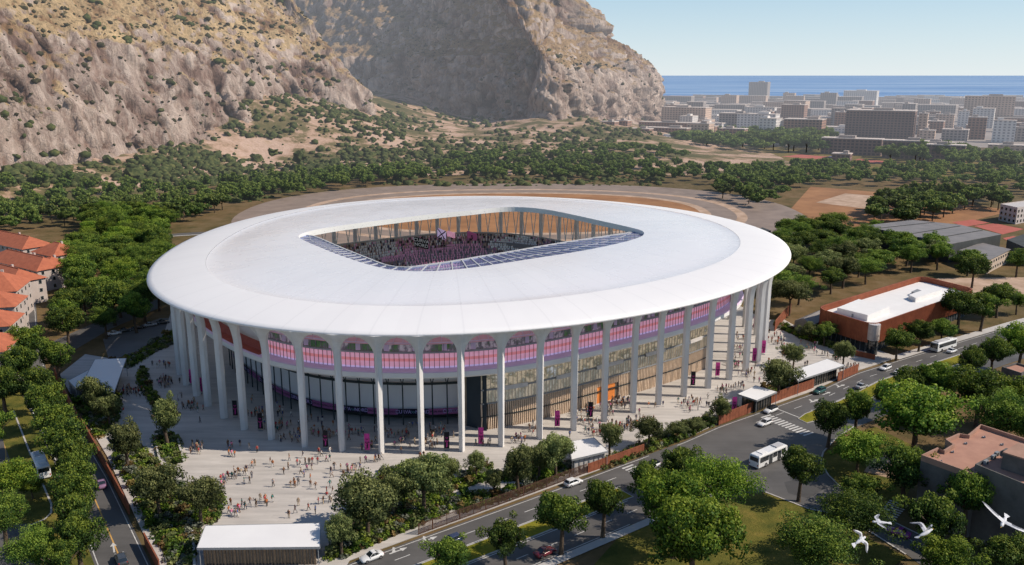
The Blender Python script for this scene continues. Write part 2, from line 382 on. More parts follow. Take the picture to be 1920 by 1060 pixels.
# --- road on the far side of the plaza with its tree median, and the side loop
R2R = [P2(*q) for q in [(60, 660), (86, 690), (102, 722), (146, 797), (204, 895), (285, 1062)]] + [(-41, 100)]
R2R = [(-190, 330), (-152, 262)] + R2R[1:]
R2Y = offset_line(R2R, -4.0); R2L = offset_line(R2R, -8.0); R2M = offset_line(R2R, -15.5); R2F = offset_line(R2R, -23.5)
strip('road', R2R, R2L, .012, ASPH); strip('road', R2M, R2F, .012, ASPH)
strip('verge', R2L, R2M, .03, GRASSB)
poly_sheet('road', zpoly([(56, 985), (110, 955), (140, 1010), (60, 1012)]), .02, ASPH)
loop = [P2(*q) for q in [(-60, 770), (-10, 778), (12, 800), (24, 835), (24, 870), (4, 905), (-30, 930)]]
strip('road', smooth_line(offset_line(loop, 2.0), 5), smooth_line(offset_line(loop, -5.5), 5), .018, ASPH)
poly_sheet('car_park', zpoly([(193, 636), (300, 597), (352, 597), (350, 625), (262, 676), (206, 682)]), .014, asphalt('car_park_asphalt', (.14, .135, .13)))
poly_sheet('lane', zpoly([(100, 640), (190, 600), (300, 560), (300, 577), (205, 618), (120, 668)]), .010, ASPH)
loop2 = [P2(*q) for q in [(240, 500), (262, 478), (262, 460), (285, 446), (330, 440), (400, 436)]]
strip('lane', smooth_line(offset_line(loop2, 3), 6), smooth_line(offset_line(loop2, -3), 6), .02, ASPH)
strip('path', smooth_line(offset_line(loop2, -3.6), 6), smooth_line(offset_line(loop2, -5.2), 6), .02, CONC)
for pg in ([(1470, 905), (1525, 890), (1550, 915), (1515, 935), (1478, 925)], [(1290, 880), (1350, 858), (1385, 872), (1330, 895)], [(1150, 915), (1185, 902), (1200, 915), (1165, 928)]): poly_sheet('road_patch', zpoly(pg), .0235, ASPD)
# --- road markings
def marks(name, segs, wdt, z, mat):
    mb = MB()
    for (x0, y0), (x1, y1) in segs:
        d = Vector((x1 - x0, y1 - y0)).normalized(); n = Vector((-d.y, d.x)) * wdt / 2
        mb.quad((x0 - n.x, y0 - n.y, z), (x1 - n.x, y1 - n.y, z), (x1 + n.x, y1 + n.y, z), (x0 + n.x, y0 + n.y, z))
    o = mb.build(name, mat); up(o.data); return tag(o, None, None, None, 'structure')
def dashes(line, ln, gap, x0=-1e9, x1=1e9):
    out = []
    for x, y, h in along(line, ln + gap):
        if x0 <= x <= x1: out.append(((x, y), (x + ln * math.cos(h), y + ln * math.sin(h))))
    return out
def solid(line, x0=-1e9, x1=1e9):
    d = [p for p in dense(line, 3) if x0 <= p[0] <= x1]; return list(zip(d[:-1], d[1:]))
marks('road_markings', solid(offset_line(AV, -.55), -60, 31) + solid(offset_line(AV, -.55), 36, 300) + solid(offset_line(AVR, .35), -60, 24) + solid(offset_line(AVR, .35), 72, 300) + solid(offset_line(MED2, -.35), -60, 24) + solid(offset_line(LOW2, .5), -60, 24), .17, .024, PAINT)
marks('road_markings', dashes(offset_line(AV, -3.8), 3.0, 4.0, -60, 24) + dashes(offset_line(AV, -3.8), 3.2, 4.2, 58, 300) + dashes(offset_line(MED2, -3.9), 2.6, 4, -60, 24), .17, .025, PAINT)
def crossing(c, hd, n, ln, pitch_):
    segs = []
    dx, dy = math.cos(hd), math.sin(hd)
    for i in range(n):
        k = (i - (n - 1) / 2) * pitch_
        x, y = c[0] - dy * k, c[1] + dx * k; segs.append(((x - dx * ln / 2, y - dy * ln / 2), (x + dx * ln / 2, y + dy * ln / 2)))
    return segs
AH = math.atan2(.60, .80)
marks('crossing', crossing(P2(1196, 885), AH, 7, 3.2, 1.0), .5, .03, PAINT)
marks('crossing', crossing(P2(1475, 797), AH - .08, 13, 3.4, 1.05), .55, .03, PAINT)
marks('crossing', crossing(P2(1672, 958), -.72, 9, 3.4, 1.0), .5, .03, PAINT)
marks('road_markings', [(P2(1457, 767), P2(1498, 783))], .3, .03, PAINT)
sr = zpoly([(1690, 1003), (1790, 1062)]); marks('road_markings', dashes(sr + [(98, 100)], 2.5, 3.5), .15, .031, PAINT)
def arrow(p, hd, bend=0):
    mb = MB(); c, s = math.cos(hd), math.sin(hd)
    def t(x, y): return (p[0] + x * c - y * s, p[1] + x * s + y * c, .032)
    mb.quad(t(-1.8, -.14), t(.5, -.14), t(.5, .14), t(-1.8, .14)); mb.add([t(.5, -.55), t(1.8, 0), t(.5, .55)], [(0, 1, 2)])
    if bend: mb.quad(t(-1.2, .14), t(-.5, .14), t(-.2, .95), t(-.6, .95)); mb.add([t(-.75, .9), t(.1, .9), t(-.2, 1.6)], [(0, 1, 2)])
    return tag(mb.build('road_marking_arrow', PAINT), None, None, None, 'structure')
for q, b in (((747, 1033), 1), ((804, 1012), 1), ((1527, 752), 1), ((1550, 738), 0), ((1577, 724), 1)): arrow(P2(*q), AH, b)
arrow(P2(213, 1027), math.radians(118))
marks('road_markings', solid(offset_line(R2R, -.5)) + solid(offset_line(R2L, .5)) + solid(offset_line(R2F, .5)) + solid(offset_line(R2F, 1.1)), .16, .024, PAINT)
marks('road_markings', solid(R2Y), .22, .025, PAINTY); marks('road_markings', dashes(offset_line(R2M, -4.0), 3, 3) + solid(offset_line(smooth_line(loop, 5), -1.5)), .2, .026, PAINTY)
# --- the plaza: one slab of stone with a kerb step
CX, CY = -20.0, 270.0
PLZ = zpoly([(112, 703), (152, 775), (200, 855), (300, 1068)]) + [(-52, 108), (-30, 118)] + [(p[0] - .9 * .6, p[1] + .9 * .8) for p in [P2(660, 1056), P2(1000, 932), P2(1280, 829), P2(1346, 800), P2(1525, 737), P2(1605, 700), P2(1690, 672)]] + zpoly([(1640, 655), (1600, 657), (1520, 628), (1470, 600)]) + [(CX + 106 * math.cos(math.radians(a)), CY + 106 * math.sin(math.radians(a))) for a in range(5, 166, 8)] + zpoly([(300, 650), (235, 678), (160, 665)])
mb = MB(); npl = len(PLZ); mb.add([(p[0], p[1], .14) for p in PLZ], [tuple(t) for t in tessellate_polygon([[Vector((p[0], p[1], 0)) for p in PLZ]])], 0)
o_ = mb.build('plaza', PAVE); up(o_.data); tag(o_, None, None, None, 'structure')
mb = MB(); mb.loft([[(p[0], p[1], 0) for p in PLZ], [(p[0], p[1], .138) for p in PLZ]]); tag(mb.build('plaza_kerb', KERB, fix=True), None, None, None, 'structure')
PZ = .14
# sidewalk on the far kerb of the avenue up to the copper building
strip('pavement', bounded(offset_line(AV, .0), 112, 300), bounded(offset_line(AV, 3.0), 112, 300)[:len(bounded(offset_line(AV, .0), 112, 300))] if False else [(p[0] - 1.8, p[1] + 2.4) for p in bounded(AV, 112, 300)], .13, CONC)
strip('pavement', bounded(LOW2, -40, 40), [(p[0] + 1.1, p[1] - 1.5) for p in bounded(LOW2, -40, 40)], .12, CONC)
kb = zpoly([(1436, 923), (1480, 940), (1516, 954), (1580, 968), (1640, 1002), (1700, 1040)])
strip('kerb', kb, offset_line(kb, -.35), .12, KERB)
kb = zpoly([(1600, 800), (1566, 822), (1542, 848), (1536, 868), (1552, 892), (1580, 920), (1650, 968), (1735, 1010)])
strip('kerb', kb, offset_line(kb, .35), .12, KERB)
kb = [P2(*q) for q in [(27, 771), (70, 880), (98, 945), (98, 962), (85, 975), (56, 987)]]
strip('kerb', kb, offset_line(kb, -.35), .12, KERB)
poly_sheet('lawn', zpoly([(1180, 985), (1300, 950), (1436, 925), (1516, 956), (1700, 1045), (1600, 1110), (1300, 1110), (1100, 1075)]), .03, GRASSB)
poly_sheet('lawn', zpoly([(1548, 905), (1545, 850), (1575, 822), (1640, 800), (1740, 850), (1700, 930), (1660, 968), (1580, 918)]), .006, GRASSB)
poly_sheet('lawn', zpoly([(0, 900), (70, 882), (96, 950), (56, 982), (0, 985)]), .036, GRASSB)
poly_sheet('path', zpoly([(1640, 850), (1700, 862), (1680, 900), (1620, 885)]), .03, SAND)
# --- open ground beyond the stadium
def ell(cx, cy, a, b, n=96, e=2.3):
    out = []
    for i in range(n):
        t = 2 * PI * i / n; c, s = math.cos(t), math.sin(t)
        out.append((cx + a * math.copysign(abs(c) ** (2 / e), c), cy + b * math.copysign(abs(s) ** (2 / e), s)))
    return out
TK = lambda f: ell(5, 522, 170 * f, 134 * f - (1 - f) * 26)
def ring(name, f0, f1, z, mat, kind='structure'):
    a, b = TK(f0), TK(f1); a.append(a[0]); b.append(b[0]); return strip(name, a, b, z, mat, kind)
ring('racetrack', 1.0, .80, .03, ASPH2); ring('track_verge', .80, .765, .03, SAND); ring('racetrack', .765, .68, .034, ASPH2)
ring('path', .68, .645, .03, SAND)
poly_sheet('infield', TK(.645), .02, BROWNF)
poly_sheet('field', zpoly([(1440, 440), (1520, 350), (1640, 360), (1900, 395), (1800, 420), (1620, 425), (1500, 440)]), .015, BROWNF)
poly_sheet('sand_lot', zpoly([(1530, 380), (1585, 363), (1690, 372), (1650, 395)]), .04, SAND)
poly_sheet('meadow', zpoly([(1140, 300), (1240, 258), (1560, 285), (1800, 296), (1960, 305), (1960, 345), (1500, 322), (1300, 312)]), .03, MEADOW)
poly_sheet('sand_lot', zpoly([(1700, 545), (1760, 522), (1960, 520), (1960, 570), (1830, 560)]), .04, SAND)
poly_sheet('clay_court', zpoly([(1785, 417), (1825, 412), (1855, 418), (1808, 426)]), .05, CLAY)
poly_sheet('clay_court', zpoly([(1825, 424), (1865, 419), (1920, 430), (1880, 440)]), .05, CLAY)
poly_sheet('clay_court', zpoly([(1880, 447), (1900, 443), (1930, 450), (1900, 458)]), .05, CLAY)
poly_sheet('clay_court', zpoly([(1465, 294), (1500, 290), (1562, 295), (1555, 300)]), .06, CLAY)
poly_sheet('clay_court', zpoly([(1596, 302), (1610, 298), (1665, 303), (1655, 308)]), .06, CLAY)
poly_sheet('court', zpoly([(1540, 296), (1562, 293), (1575, 297), (1556, 300)]), .06, M('blue_court', (.12, .16, .42), haze=True))
poly_sheet('path', zpoly([(1470, 640), (1500, 600), (1540, 590), (1540, 615), (1500, 630)]), .03, SAND)
# ================================================================== foothills
def sstep(t): t = max(0.0, min(1.0, t)); return t * t * (3 - 2 * t)
def terrain_h(x, y):
    lf = sstep((-150 - x) / 250.0)
    k = sstep((300 - x) / 240.0) * sstep((y - 690 + 310 * lf) / (330.0 - 70 * lf))
    n1 = noise.fractal((x * .006, y * .006, 3.1), 1.0, 2.0, 5); n2 = noise.noise((x * .02, y * .012, 9.0))
    tal = 30 * sstep((y - 745) / 125.0) * sstep((x + 372) / 45.0) * sstep((-40 - x) / 190.0)
    return -.35 + k * (22 + 9 * n1 + 3.5 * n2) + tal * (1 + .25 * n1)
def PT(px, py):
    z = 0.0
    for _ in range(12): v = P(px, py, z); z = .5 * z + .5 * terrain_h(v.x, v.y)
    return P(px, py, z)
def rock_mat(name, tan, dark):
    m, N, L = newmat(name); v = coords(N, L, 'World'); geo = N.new('ShaderNodeNewGeometry')
    sx = N.new('ShaderNodeSeparateXYZ'); L.new(geo.outputs['Normal'], sx.inputs[0]); nzv = sx.outputs['Z']
    big = nz(N, L, .011, 6, .62, v); mid = nz(N, L, .06, 6, .7, v); fine = nz(N, L, .28, 5, .75, v)
    vs = coords(N, L, 'World', (.055, .055, .016), (.25, .2, 0)); streak = nz(N, L, 1.0, 8, .72, vs, 1.2)
    rock = ramp(N, L, streak, [(.30, (.12, .095, .09)), (.41, (.33, .235, .20)), (.50, (.53, .41, .355)), (.60, (.72, .605, .54)), (.72, (.42, .28, .235))])
    pink = ramp(N, L, mid, [(.35, (.21, .12, .095)), (.65, (.46, .29, .225))])
    sp = N.new('ShaderNodeSeparateXYZ'); L.new(geo.outputs['Position'], sp.inputs[0])
    lowk = N.new('ShaderNodeMapRange'); L.new(sp.outputs['Z'], lowk.inputs[0]); lowk.inputs[1].default_value = 95; lowk.inputs[2].default_value = 15; lowk.inputs[3].default_value = 0; lowk.inputs[4].default_value = .75
    rock = mixc(N, L, mth(N, L, 'MULTIPLY', lowk.outputs[0], big), rock, pink)
    grass = ramp(N, L, fine, [(.28, (.15, .115, .055)), (.45, tuple(x * .78 for x in tan)), (.62, tan), (.8, tuple(min(1, x * 1.2) for x in tan))])
    rocky = mixc(N, L, mth(N, L, 'MULTIPLY', fine, 1.0), rock, ramp(N, L, streak, [(.35, (.16, .13, .11)), (.6, (.50, .42, .35))]))
    k = mth(N, L, 'ADD', nzv, mth(N, L, 'MULTIPLY', mth(N, L, 'SUBTRACT', mid, .5), .85))
    hg = N.new('ShaderNodeMapRange'); L.new(sp.outputs['Z'], hg.inputs[0]); hg.inputs[1].default_value = 45; hg.inputs[2].default_value = 125; hg.inputs[3].default_value = -.26; hg.inputs[4].default_value = .05; k = mth(N, L, 'ADD', k, hg.outputs[0])
    kr = N.new('ShaderNodeMapRange'); L.new(k, kr.inputs[0]); kr.inputs[1].default_value = .56; kr.inputs[2].default_value = .70
    col = mixc(N, L, kr.outputs[0], rocky, grass)
    vb = N.new('ShaderNodeTexVoronoi'); vb.inputs['Scale'].default_value = .16; L.new(v, vb.inputs['Vector'])
    d1 = N.new('ShaderNodeMapRange'); L.new(vb.outputs['Distance'], d1.inputs[0]); d1.inputs[1].default_value = .34; d1.inputs[2].default_value = .22; d1.inputs[3].default_value = 0; d1.inputs[4].default_value = 1
    dk = mth(N, L, 'MULTIPLY', d1.outputs[0], mth(N, L, 'MULTIPLY', kr.outputs[0], ramp(N, L, big, [(.42, (0, 0, 0)), (.55, (1, 1, 1))])))
    col = mixc(N, L, mth(N, L, 'MULTIPLY', dk, .85), col, dark)
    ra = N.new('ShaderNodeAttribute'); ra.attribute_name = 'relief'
    rl = ramp(N, L, ra.outputs['Fac'], [(.12, (.24, .17, .16)), (.36, (.60, .49, .45)), (.58, (1, .97, .95)), (.9, (1.2, 1.18, 1.15))]); col = mixc(N, L, .9, col, rl, 'MULTIPLY')  # shade painted in: crevices darkened and ridges paled by the relief value
    nb = bump(N, L, mth(N, L, 'ADD', mth(N, L, 'MULTIPLY', streak, 1.3), mth(N, L, 'MULTIPLY', fine, .5)), 1.0, 6.0)
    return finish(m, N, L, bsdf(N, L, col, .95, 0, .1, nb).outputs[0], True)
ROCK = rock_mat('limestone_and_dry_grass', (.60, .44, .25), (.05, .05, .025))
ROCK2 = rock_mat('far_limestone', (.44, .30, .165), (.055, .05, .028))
def foothill_mat():
    m, N, L = newmat('sandy_scrubland'); v = coords(N, L, 'World', (1, 1.6, 1)); a = nz(N, L, .016, 6, .66, v); b = nz(N, L, .07, 5, .7, v); c = nz(N, L, .35, 4, .75, v)
    col = ramp(N, L, mth(N, L, 'ADD', mth(N, L, 'MULTIPLY', a, .7), mth(N, L, 'MULTIPLY', b, .3)), [(.41, (.075, .085, .035)), (.485, (.17, .14, .07)), (.525, (.50, .33, .24)), (.60, (.68, .48, .385)), (.70, (.42, .28, .16))])
    col = mixc(N, L, mth(N, L, 'MULTIPLY', c, .6), col, (.13, .10, .045))
    return finish(m, N, L, bsdf(N, L, col, .95, 0, .1, bump(N, L, c, .8, 1.0)).outputs[0], True)
nx, ny = 170, 185; xs = np.linspace(-1150, 330, nx); ys = np.linspace(372, 1850, ny)
V = [(x, y, terrain_h(x, y)) for y in ys for x in xs]; F = [(j * nx + i, j * nx + i + 1, (j + 1) * nx + i + 1, (j + 1) * nx + i) for j in range(ny - 1) for i in range(nx - 1)]
me = from_np('terrain', np.array(V), np.array(F), foothill_mat(), smooth=True)
TERR = tag(link(bpy.data.objects.new('terrain', me)), None, None, None, 'structure')
# ================================================================== mountains: lofted cliffs with fluted rock
def mountain(name, ctrl, mat, ds, dt, amp, seed):
    """ctrl: (base x, y, z, inward x, y, profile [(d, h)...])"""
    base = [c[:3] for c in ctrl]; n = 14; pts = []
    for i in range(len(ctrl) - 1):
        L_ = (Vector(base[i + 1]) - Vector(base[i])).length; k = max(2, int(L_ / ds))
        for j in range(k):
            t = j / k; p0 = Vector(base[max(i - 1, 0)]); p1 = Vector(base[i]); p2 = Vector(base[i + 1]); p3 = Vector(base[min(i + 2, len(base) - 1)])
            q = .5 * ((2 * p1) + (p2 - p0) * t + (2 * p0 - 5 * p1 + 4 * p2 - p3) * t * t + (3 * p1 - p0 - 3 * p2 + p3) * t ** 3)
            d = (Vector(ctrl[i][3:5]).normalized() * (1 - t) + Vector(ctrl[i + 1][3:5]).normalized() * t).normalized()
            pts.append((q, d, i, t))
    def prof(pr):
        out = [];
        arr = np.array(pr, float); seg = np.hypot(np.diff(arr[:, 0]), np.diff(arr[:, 1])); s = np.concatenate([[0], np.cumsum(seg)])
        u = np.linspace(0, 1, dt) ** 1.25 * s[-1]
        return np.interp(u, s, arr[:, 0]), np.interp(u, s, arr[:, 1])
    PR = [prof(c[5]) for c in ctrl]; rows = len(pts); V = []; REL = []
    for q, d, i, t in pts:
        dd = PR[i][0] * (1 - t) + PR[i + 1][0] * t; hh = PR[i][1] * (1 - t) + PR[i + 1][1] * t
        for k in range(dt):
            x = q.x + d.x * dd[k]; y = q.y + d.y * dd[k]; z = q.z + hh[k]
            k0, k1 = max(k - 1, 0), min(k + 1, dt - 1); sl_ = (hh[k1] - hh[k0]) / (abs(dd[k1] - dd[k0]) + abs(hh[k1] - hh[k0]) + 1e-6)
            w_ = .30 + .9 * sstep((sl_ - .35) / .4); edge = min(1, k / 5)
            q3 = Vector((x, y, z * .55)); sd = Vector((seed * 7, seed * 3, seed))
            rg = noise.ridged_multi_fractal(q3 * .017 + sd, .75, 2.2, 6, 1.0, 2.0) - 1.15
            big = noise.noise(Vector((x, y, z * .25)) * .0075 + sd)
            fl = 1 - 2 * abs(noise.noise(Vector((x + z * .45, y, z * .22)) * .05 + sd)); fl += .6 * (1 - 2 * abs(noise.noise(Vector((x + z * .5, y, z * .3)) * .12 + sd)))
            sm = noise.fractal(Vector((x, y, z)) * .12, .7, 2.2, 4)
            wx = noise.noise(q3 * .02 + sd) * 14
            qa = Vector((x + z * .45 + wx * .5, y + wx * .5, z * .62)) * (.036 if ds < 3 else .028) + sd; vd, vp = noise.voronoi(qa)[:2]; pt = vp[0]; vc = min(.55, vd[1] - vd[0]) - .25
            ha = noise.cell(pt * 7.3) ; ta = (qa - pt).dot(noise.cell_vector(pt * 3.1) - Vector((.5, .5, .5)))
            qb = Vector((x + z * .5, y, z * .55)) * .10 + sd; vd, vp = noise.voronoi(qb)[:2]; pt = vp[0]; vf = min(.5, vd[1] - vd[0]) - .22; hb = noise.cell(pt * 5.1); tb = (qb - pt).dot(noise.cell_vector(pt * 2.3) - Vector((.5, .5, .5)))
            crag = w_ * (.75 * rg + .5 * fl + .75 * vc + .45 * ha + 1.3 * ta + .2 * vf + .16 * hb + .5 * tb)
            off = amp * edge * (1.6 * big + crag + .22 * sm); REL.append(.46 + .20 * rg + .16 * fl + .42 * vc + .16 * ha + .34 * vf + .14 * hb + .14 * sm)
            zz = amp * edge * (.40 * noise.fractal(Vector((x, y, 0)) * .03, .8, 2.1, 5) + .22 * sm) * (1.5 - .8 * w_)
            V.append((x - d.x * off, y - d.y * off, z + zz))
    F = [(i * dt + k, (i + 1) * dt + k, (i + 1) * dt + k + 1, i * dt + k + 1) for i in range(rows - 1) for k in range(dt - 1)]
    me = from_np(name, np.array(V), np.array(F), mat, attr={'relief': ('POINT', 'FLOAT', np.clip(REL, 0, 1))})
    return tag(link(bpy.data.objects.new(name, me)), None, None, None, 'structure')
prA = [(-6, -50), (0, -8), (16, 18), (34, 48), (62, 84), (110, 122), (190, 182), (420, 330)]
prB = [(-6, -50), (0, -8), (12, 18), (24, 40), (46, 66), (95, 108), (170, 168), (400, 320)]
prE = [(0, -6), (6, 20), (12, 38), (38, 64), (75, 104), (110, 137), (200, 215), (380, 320)]
def c_(px, py, dx, dy, pr, dz=0): v = PT(px, py); return (v.x, v.y, v.z + dz, dx, dy, pr)
def cy_(px, py, y, dx, dy, pr):
    v = P(px, py, 0); s_ = y / v.y; return (v.x * s_, y, CAMZ * (1 - s_), dx, dy, pr)
a = [cy_(-330, 300, 470, -.9, .8, prA), cy_(-120, 284, 540, -.8, .8, prA), cy_(0, 276, 590, -.8, .8, prA), cy_(110, 274, 640, -.8, .8, prA), cy_(200, 269, 685, -.8, .8, prA), cy_(330, 273, 745, -.75, .8, prA),
     cy_(378, 262, 775, -.7, .8, prA), cy_(405, 236, 800, -.7, .8, prB), cy_(480, 217, 845, -.7, .8, prB), cy_(576, 229, 905, -.7, .8, prB), cy_(650, 233, 950, -.75, .75, prB), cy_(691, 233, 980, -.9, .5, prE)]
e0 = a[-1]; a += [(e0[0] - 22, e0[1] + 60, 24, -1, .3, prE), (e0[0] - 75, e0[1] + 190, 24, -1, .2, prE), (e0[0] - 160, e0[1] + 420, 24, -1, .1, prE)]
MT1 = mountain('mountain', a, ROCK, 2.6, 130, 9.5, 1.7)
prD = [(0, -6), (10, 14), (22, 58), (40, 100), (80, 122), (120, 175), (165, 240), (330, 380)]
prF = [(0, -6), (22, 18), (34, 60), (52, 88), (90, 108), (130, 140), (165, 175), (185, 215), (350, 320)]
prG = [(0, -4), (16, 12), (26, 34), (29, 74), (42, 102), (62, 119), (108, 143), (118, 164), (132, 190), (260, 270)]
b = [cy_(380, 205, 1700, .05, 1, prD), cy_(480, 206, 1680, .1, 1, prD), cy_(600, 208, 1610, .3, .9, prD), cy_(720, 213, 1500, .55, .8, prD), cy_(860, 227, 1310, .7, .7, prD), cy_(960, 237, 1170, .6, .8, prD)]
p1 = cy_(1035, 241, 1090, -.30, .95, prF); b += [p1, cy_(1100, 244, 1150, -.75, .66, prF)]
re = P(1243, 236, 0); b += [(re.x * .62 + b[-1][0] * .38, re.y * .62 + b[-1][1] * .38, 6, -.9, .42, prF), (re.x - 6, re.y - 40, 1, -.92, .38, prG), (re.x, re.y + 30, 0, -1, .15, prG), (re.x + 12, re.y + 260, 0, -1, .0, prG), (re.x + 10, re.y + 700, 0, -1, 0, prG)]
MT2 = mountain('mountain', b, ROCK2, 3.2, 140, 13.0, 4.3)
def bvh_of(o):
    me = o.data; return BVHTree.FromPolygons([v.co.copy() for v in me.vertices], [tuple(p.vertices) for p in me.polygons])
SURF = [bvh_of(TERR), bvh_of(MT1), bvh_of(MT2)]
def surf_at(x, y):
    best = None
    for t in SURF:
        h = t.ray_cast(Vector((x, y, 900)), Vector((0, 0, -1)))
        if h[0] is not None and (best is None or h[0].z > best[0].z): best = h
    return best
# ================================================================== the stadium
C0 = Vector((CX, CY))
def Rc(t):                        # column ring: rounded square, drawn in under the roof edge at the back
    x, y = math.cos(t - math.radians(36)), math.sin(t - math.radians(36))
    r = (abs(x / 86.24) ** 3.2 + abs(y / 88.06) ** 3.2) ** (-1 / 3.2)
    d = (math.degrees(t) % 360) - 191; r -= 9.0 * math.exp(-(d / 15) ** 2)
    e = Re0(t) - 2.4; k = 3.0; h = max(0.0, k - abs(r - e)) / k
    return min(r, e) - h * h * k * .25
def Re0(t): return EC[0] + sum(EC[2 * k - 1] * math.cos(k * t) + EC[2 * k] * math.sin(k * t) for k in range(1, KF + 1))
def ring_pt(t, f=1.0, off=0.0, z=0.0):
    r = Rc(t) * f + off; return Vector((CX + r * math.cos(t), CY + r * math.sin(t), z))
def th(px, py, z=0):
    v = P(px, py, z); return math.atan2(v.y - CY, v.x - CX)
EDGE = [(281,505),(300,545),(330,566),(400,592),(520,618),(640,632),(760,636),(880,632),(1000,617),(1100,600),(1200,581),(1300,562),(1440,520),(1490,500),(1502,480),(1480,455),(1400,425),(1300,400),(1100,376),(900,367),(740,374),(600,390),(450,415),(350,445),(300,475)]
ZE = 28.0
ev = [P(x, y, ZE) for x, y in EDGE]; et = np.array([math.atan2(v.y - CY, v.x - CX) for v in ev]); er = np.array([math.hypot(v.x - CX, v.y - CY) for v in ev])
KF = 3
A_ = np.concatenate([np.stack([np.ones_like(et)], 1)] + [np.stack([np.cos(k * et), np.sin(k * et)], 1) for k in range(1, KF + 1)], 1)
EC = np.linalg.lstsq(np.vstack([A_, .02 * np.eye(A_.shape[1])]), np.concatenate([er, np.concatenate([[2.0], np.zeros(2 * KF)])]), rcond=None)[0]
def Re(t): return Re0(t)
OCX, OCY = -12.5, 276.0
def Ro_pt(t, a=52.6, b=43.8, z=31.0, n=3.2):    # roof opening about its own centre
    c, s = math.cos(t), math.sin(t); r = (abs(c / a) ** n + abs(s / b) ** n) ** (-1 / n)
    k = math.radians(38); x, y = r * c, r * s
    return Vector((OCX + x * math.cos(k) - y * math.sin(k), OCY + x * math.sin(k) + y * math.cos(k), z))
STAD = thing('stadium', 'large white oval stadium with arched columns and a pink glazed gallery', 'stadium', (CX, CY, 0))
def part(mb, name, mats, parent=None, smooth=False, fix=False, label=None, bevel=0):
    o = mb.build(name, mats, None, smooth, fix, bevel); o.parent = parent or STAD
    o.matrix_parent_inverse = Matrix.Translation((-CX, -CY, 0)) if parent is None else Matrix.Identity(4)
    if parent is not None: o.matrix_parent_inverse = Matrix.Identity(4)
    if label: o['label'] = label
    return o
# part() keeps world coordinates in the mesh: the empty stands at the centre, the parts are shifted back by the inverse matrix
ROOFW = M('white_roof_membrane', (.93, .925, .92), (.90, .895, .89), .05, .5, spec=.3)
def glossy_roof():
    m, N, L = newmat('satin_roof_panels'); v = coords(N, L, 'World'); f = nz(N, L, .03, 3, .5, v)
    col = ramp(N, L, f, [(.3, (.96, .96, .98)), (.7, (.98, .98, .99))]); r = ramp(N, L, nz(N, L, .15, 3, .5, v), [(.3, (.24, .24, .24)), (.7, (.32, .32, .32))])
    b = bsdf(N, L, col, r, 0, .5); b.inputs['Coat Weight'].default_value = .18; b.inputs['Coat Roughness'].default_value = .15
    return finish(m, N, L, b.outputs[0])
ROOFG = glossy_roof()
def translucent_roof(m, k):
    N, L = m.node_tree.nodes, m.node_tree.links; o = next(n for n in N if n.type == 'OUTPUT_MATERIAL'); src = o.inputs['Surface'].links[0].from_socket
    tr = N.new('ShaderNodeBsdfTranslucent'); tr.inputs[0].default_value = (.95, .93, .92, 1); mx = N.new('ShaderNodeMixShader'); mx.inputs[0].default_value = k
    L.new(src, mx.inputs[1]); L.new(tr.outputs[0], mx.inputs[2]); L.new(mx.outputs[0], o.inputs['Surface']); return m
def seams(m, n, k=.86):          # radial joints between the roof panels, thin and grey
    N, L = m.node_tree.nodes, m.node_tree.links; b = next(x for x in N if x.type == 'BSDF_PRINCIPLED'); src = b.inputs['Base Color'].links[0].from_socket
    g = N.new('ShaderNodeNewGeometry'); sp = N.new('ShaderNodeSeparateXYZ'); L.new(g.outputs['Position'], sp.inputs[0])
    a = mth(N, L, 'ARCTAN2', mth(N, L, 'SUBTRACT', sp.outputs[1], CY), mth(N, L, 'SUBTRACT', sp.outputs[0], CX)); f = mth(N, L, 'FRACT', mth(N, L, 'MULTIPLY', a, n / (2 * PI)))
    ln = mth(N, L, 'LESS_THAN', mth(N, L, 'ABSOLUTE', mth(N, L, 'SUBTRACT', f, .5)), .022); pn = N.new('ShaderNodeTexWhiteNoise'); pn.noise_dimensions = '1D'; L.new(mth(N, L, 'FLOOR', mth(N, L, 'MULTIPLY', a, n / (2 * PI))), pn.inputs['W'])
    c1 = mixc(N, L, mth(N, L, 'MULTIPLY', pn.outputs['Value'], .05), src, (.5, .5, .53)); L.new(mixc(N, L, mth(N, L, 'MULTIPLY', ln, .13), c1, (.45, .45, .48)), b.inputs['Base Color']); return m
seams(ROOFW, 62); seams(ROOFG, 62); translucent_roof(ROOFW, .18); translucent_roof(ROOFG, .21)
SOFF = M('roof_soffit', (.72, .71, .70), (.62, .61, .60), .4, .8)
def tinted(name, col, alpha, rough=.08):
    m, N, L = newmat(name); b = bsdf(N, L, col, rough, 0, .8); tr = N.new('ShaderNodeBsdfTransparent'); tr.inputs[0].default_value = (*[min(1, c * 1.2 + .35) for c in col], 1)
    mx = N.new('ShaderNodeMixShader'); mx.inputs[0].default_value = alpha; L.new(tr.outputs[0], mx.inputs[1]); L.new(b.outputs[0], mx.inputs[2])
    return finish(m, N, L, mx.outputs[0])
BLUEG = tinted('blue_roof_glass', (.28, .34, .66), .36)
NT = 288
STEEL = M('pale_steel', (.62, .62, .62), (.5, .5, .5), 1, .5, .2)
TH = [2 * PI * i / NT for i in range(NT)]
def edge_ring(dr, z): return [Vector((CX + (Re(t) + dr) * math.cos(t), CY + (Re(t) + dr) * math.sin(t), z)) for t in TH]
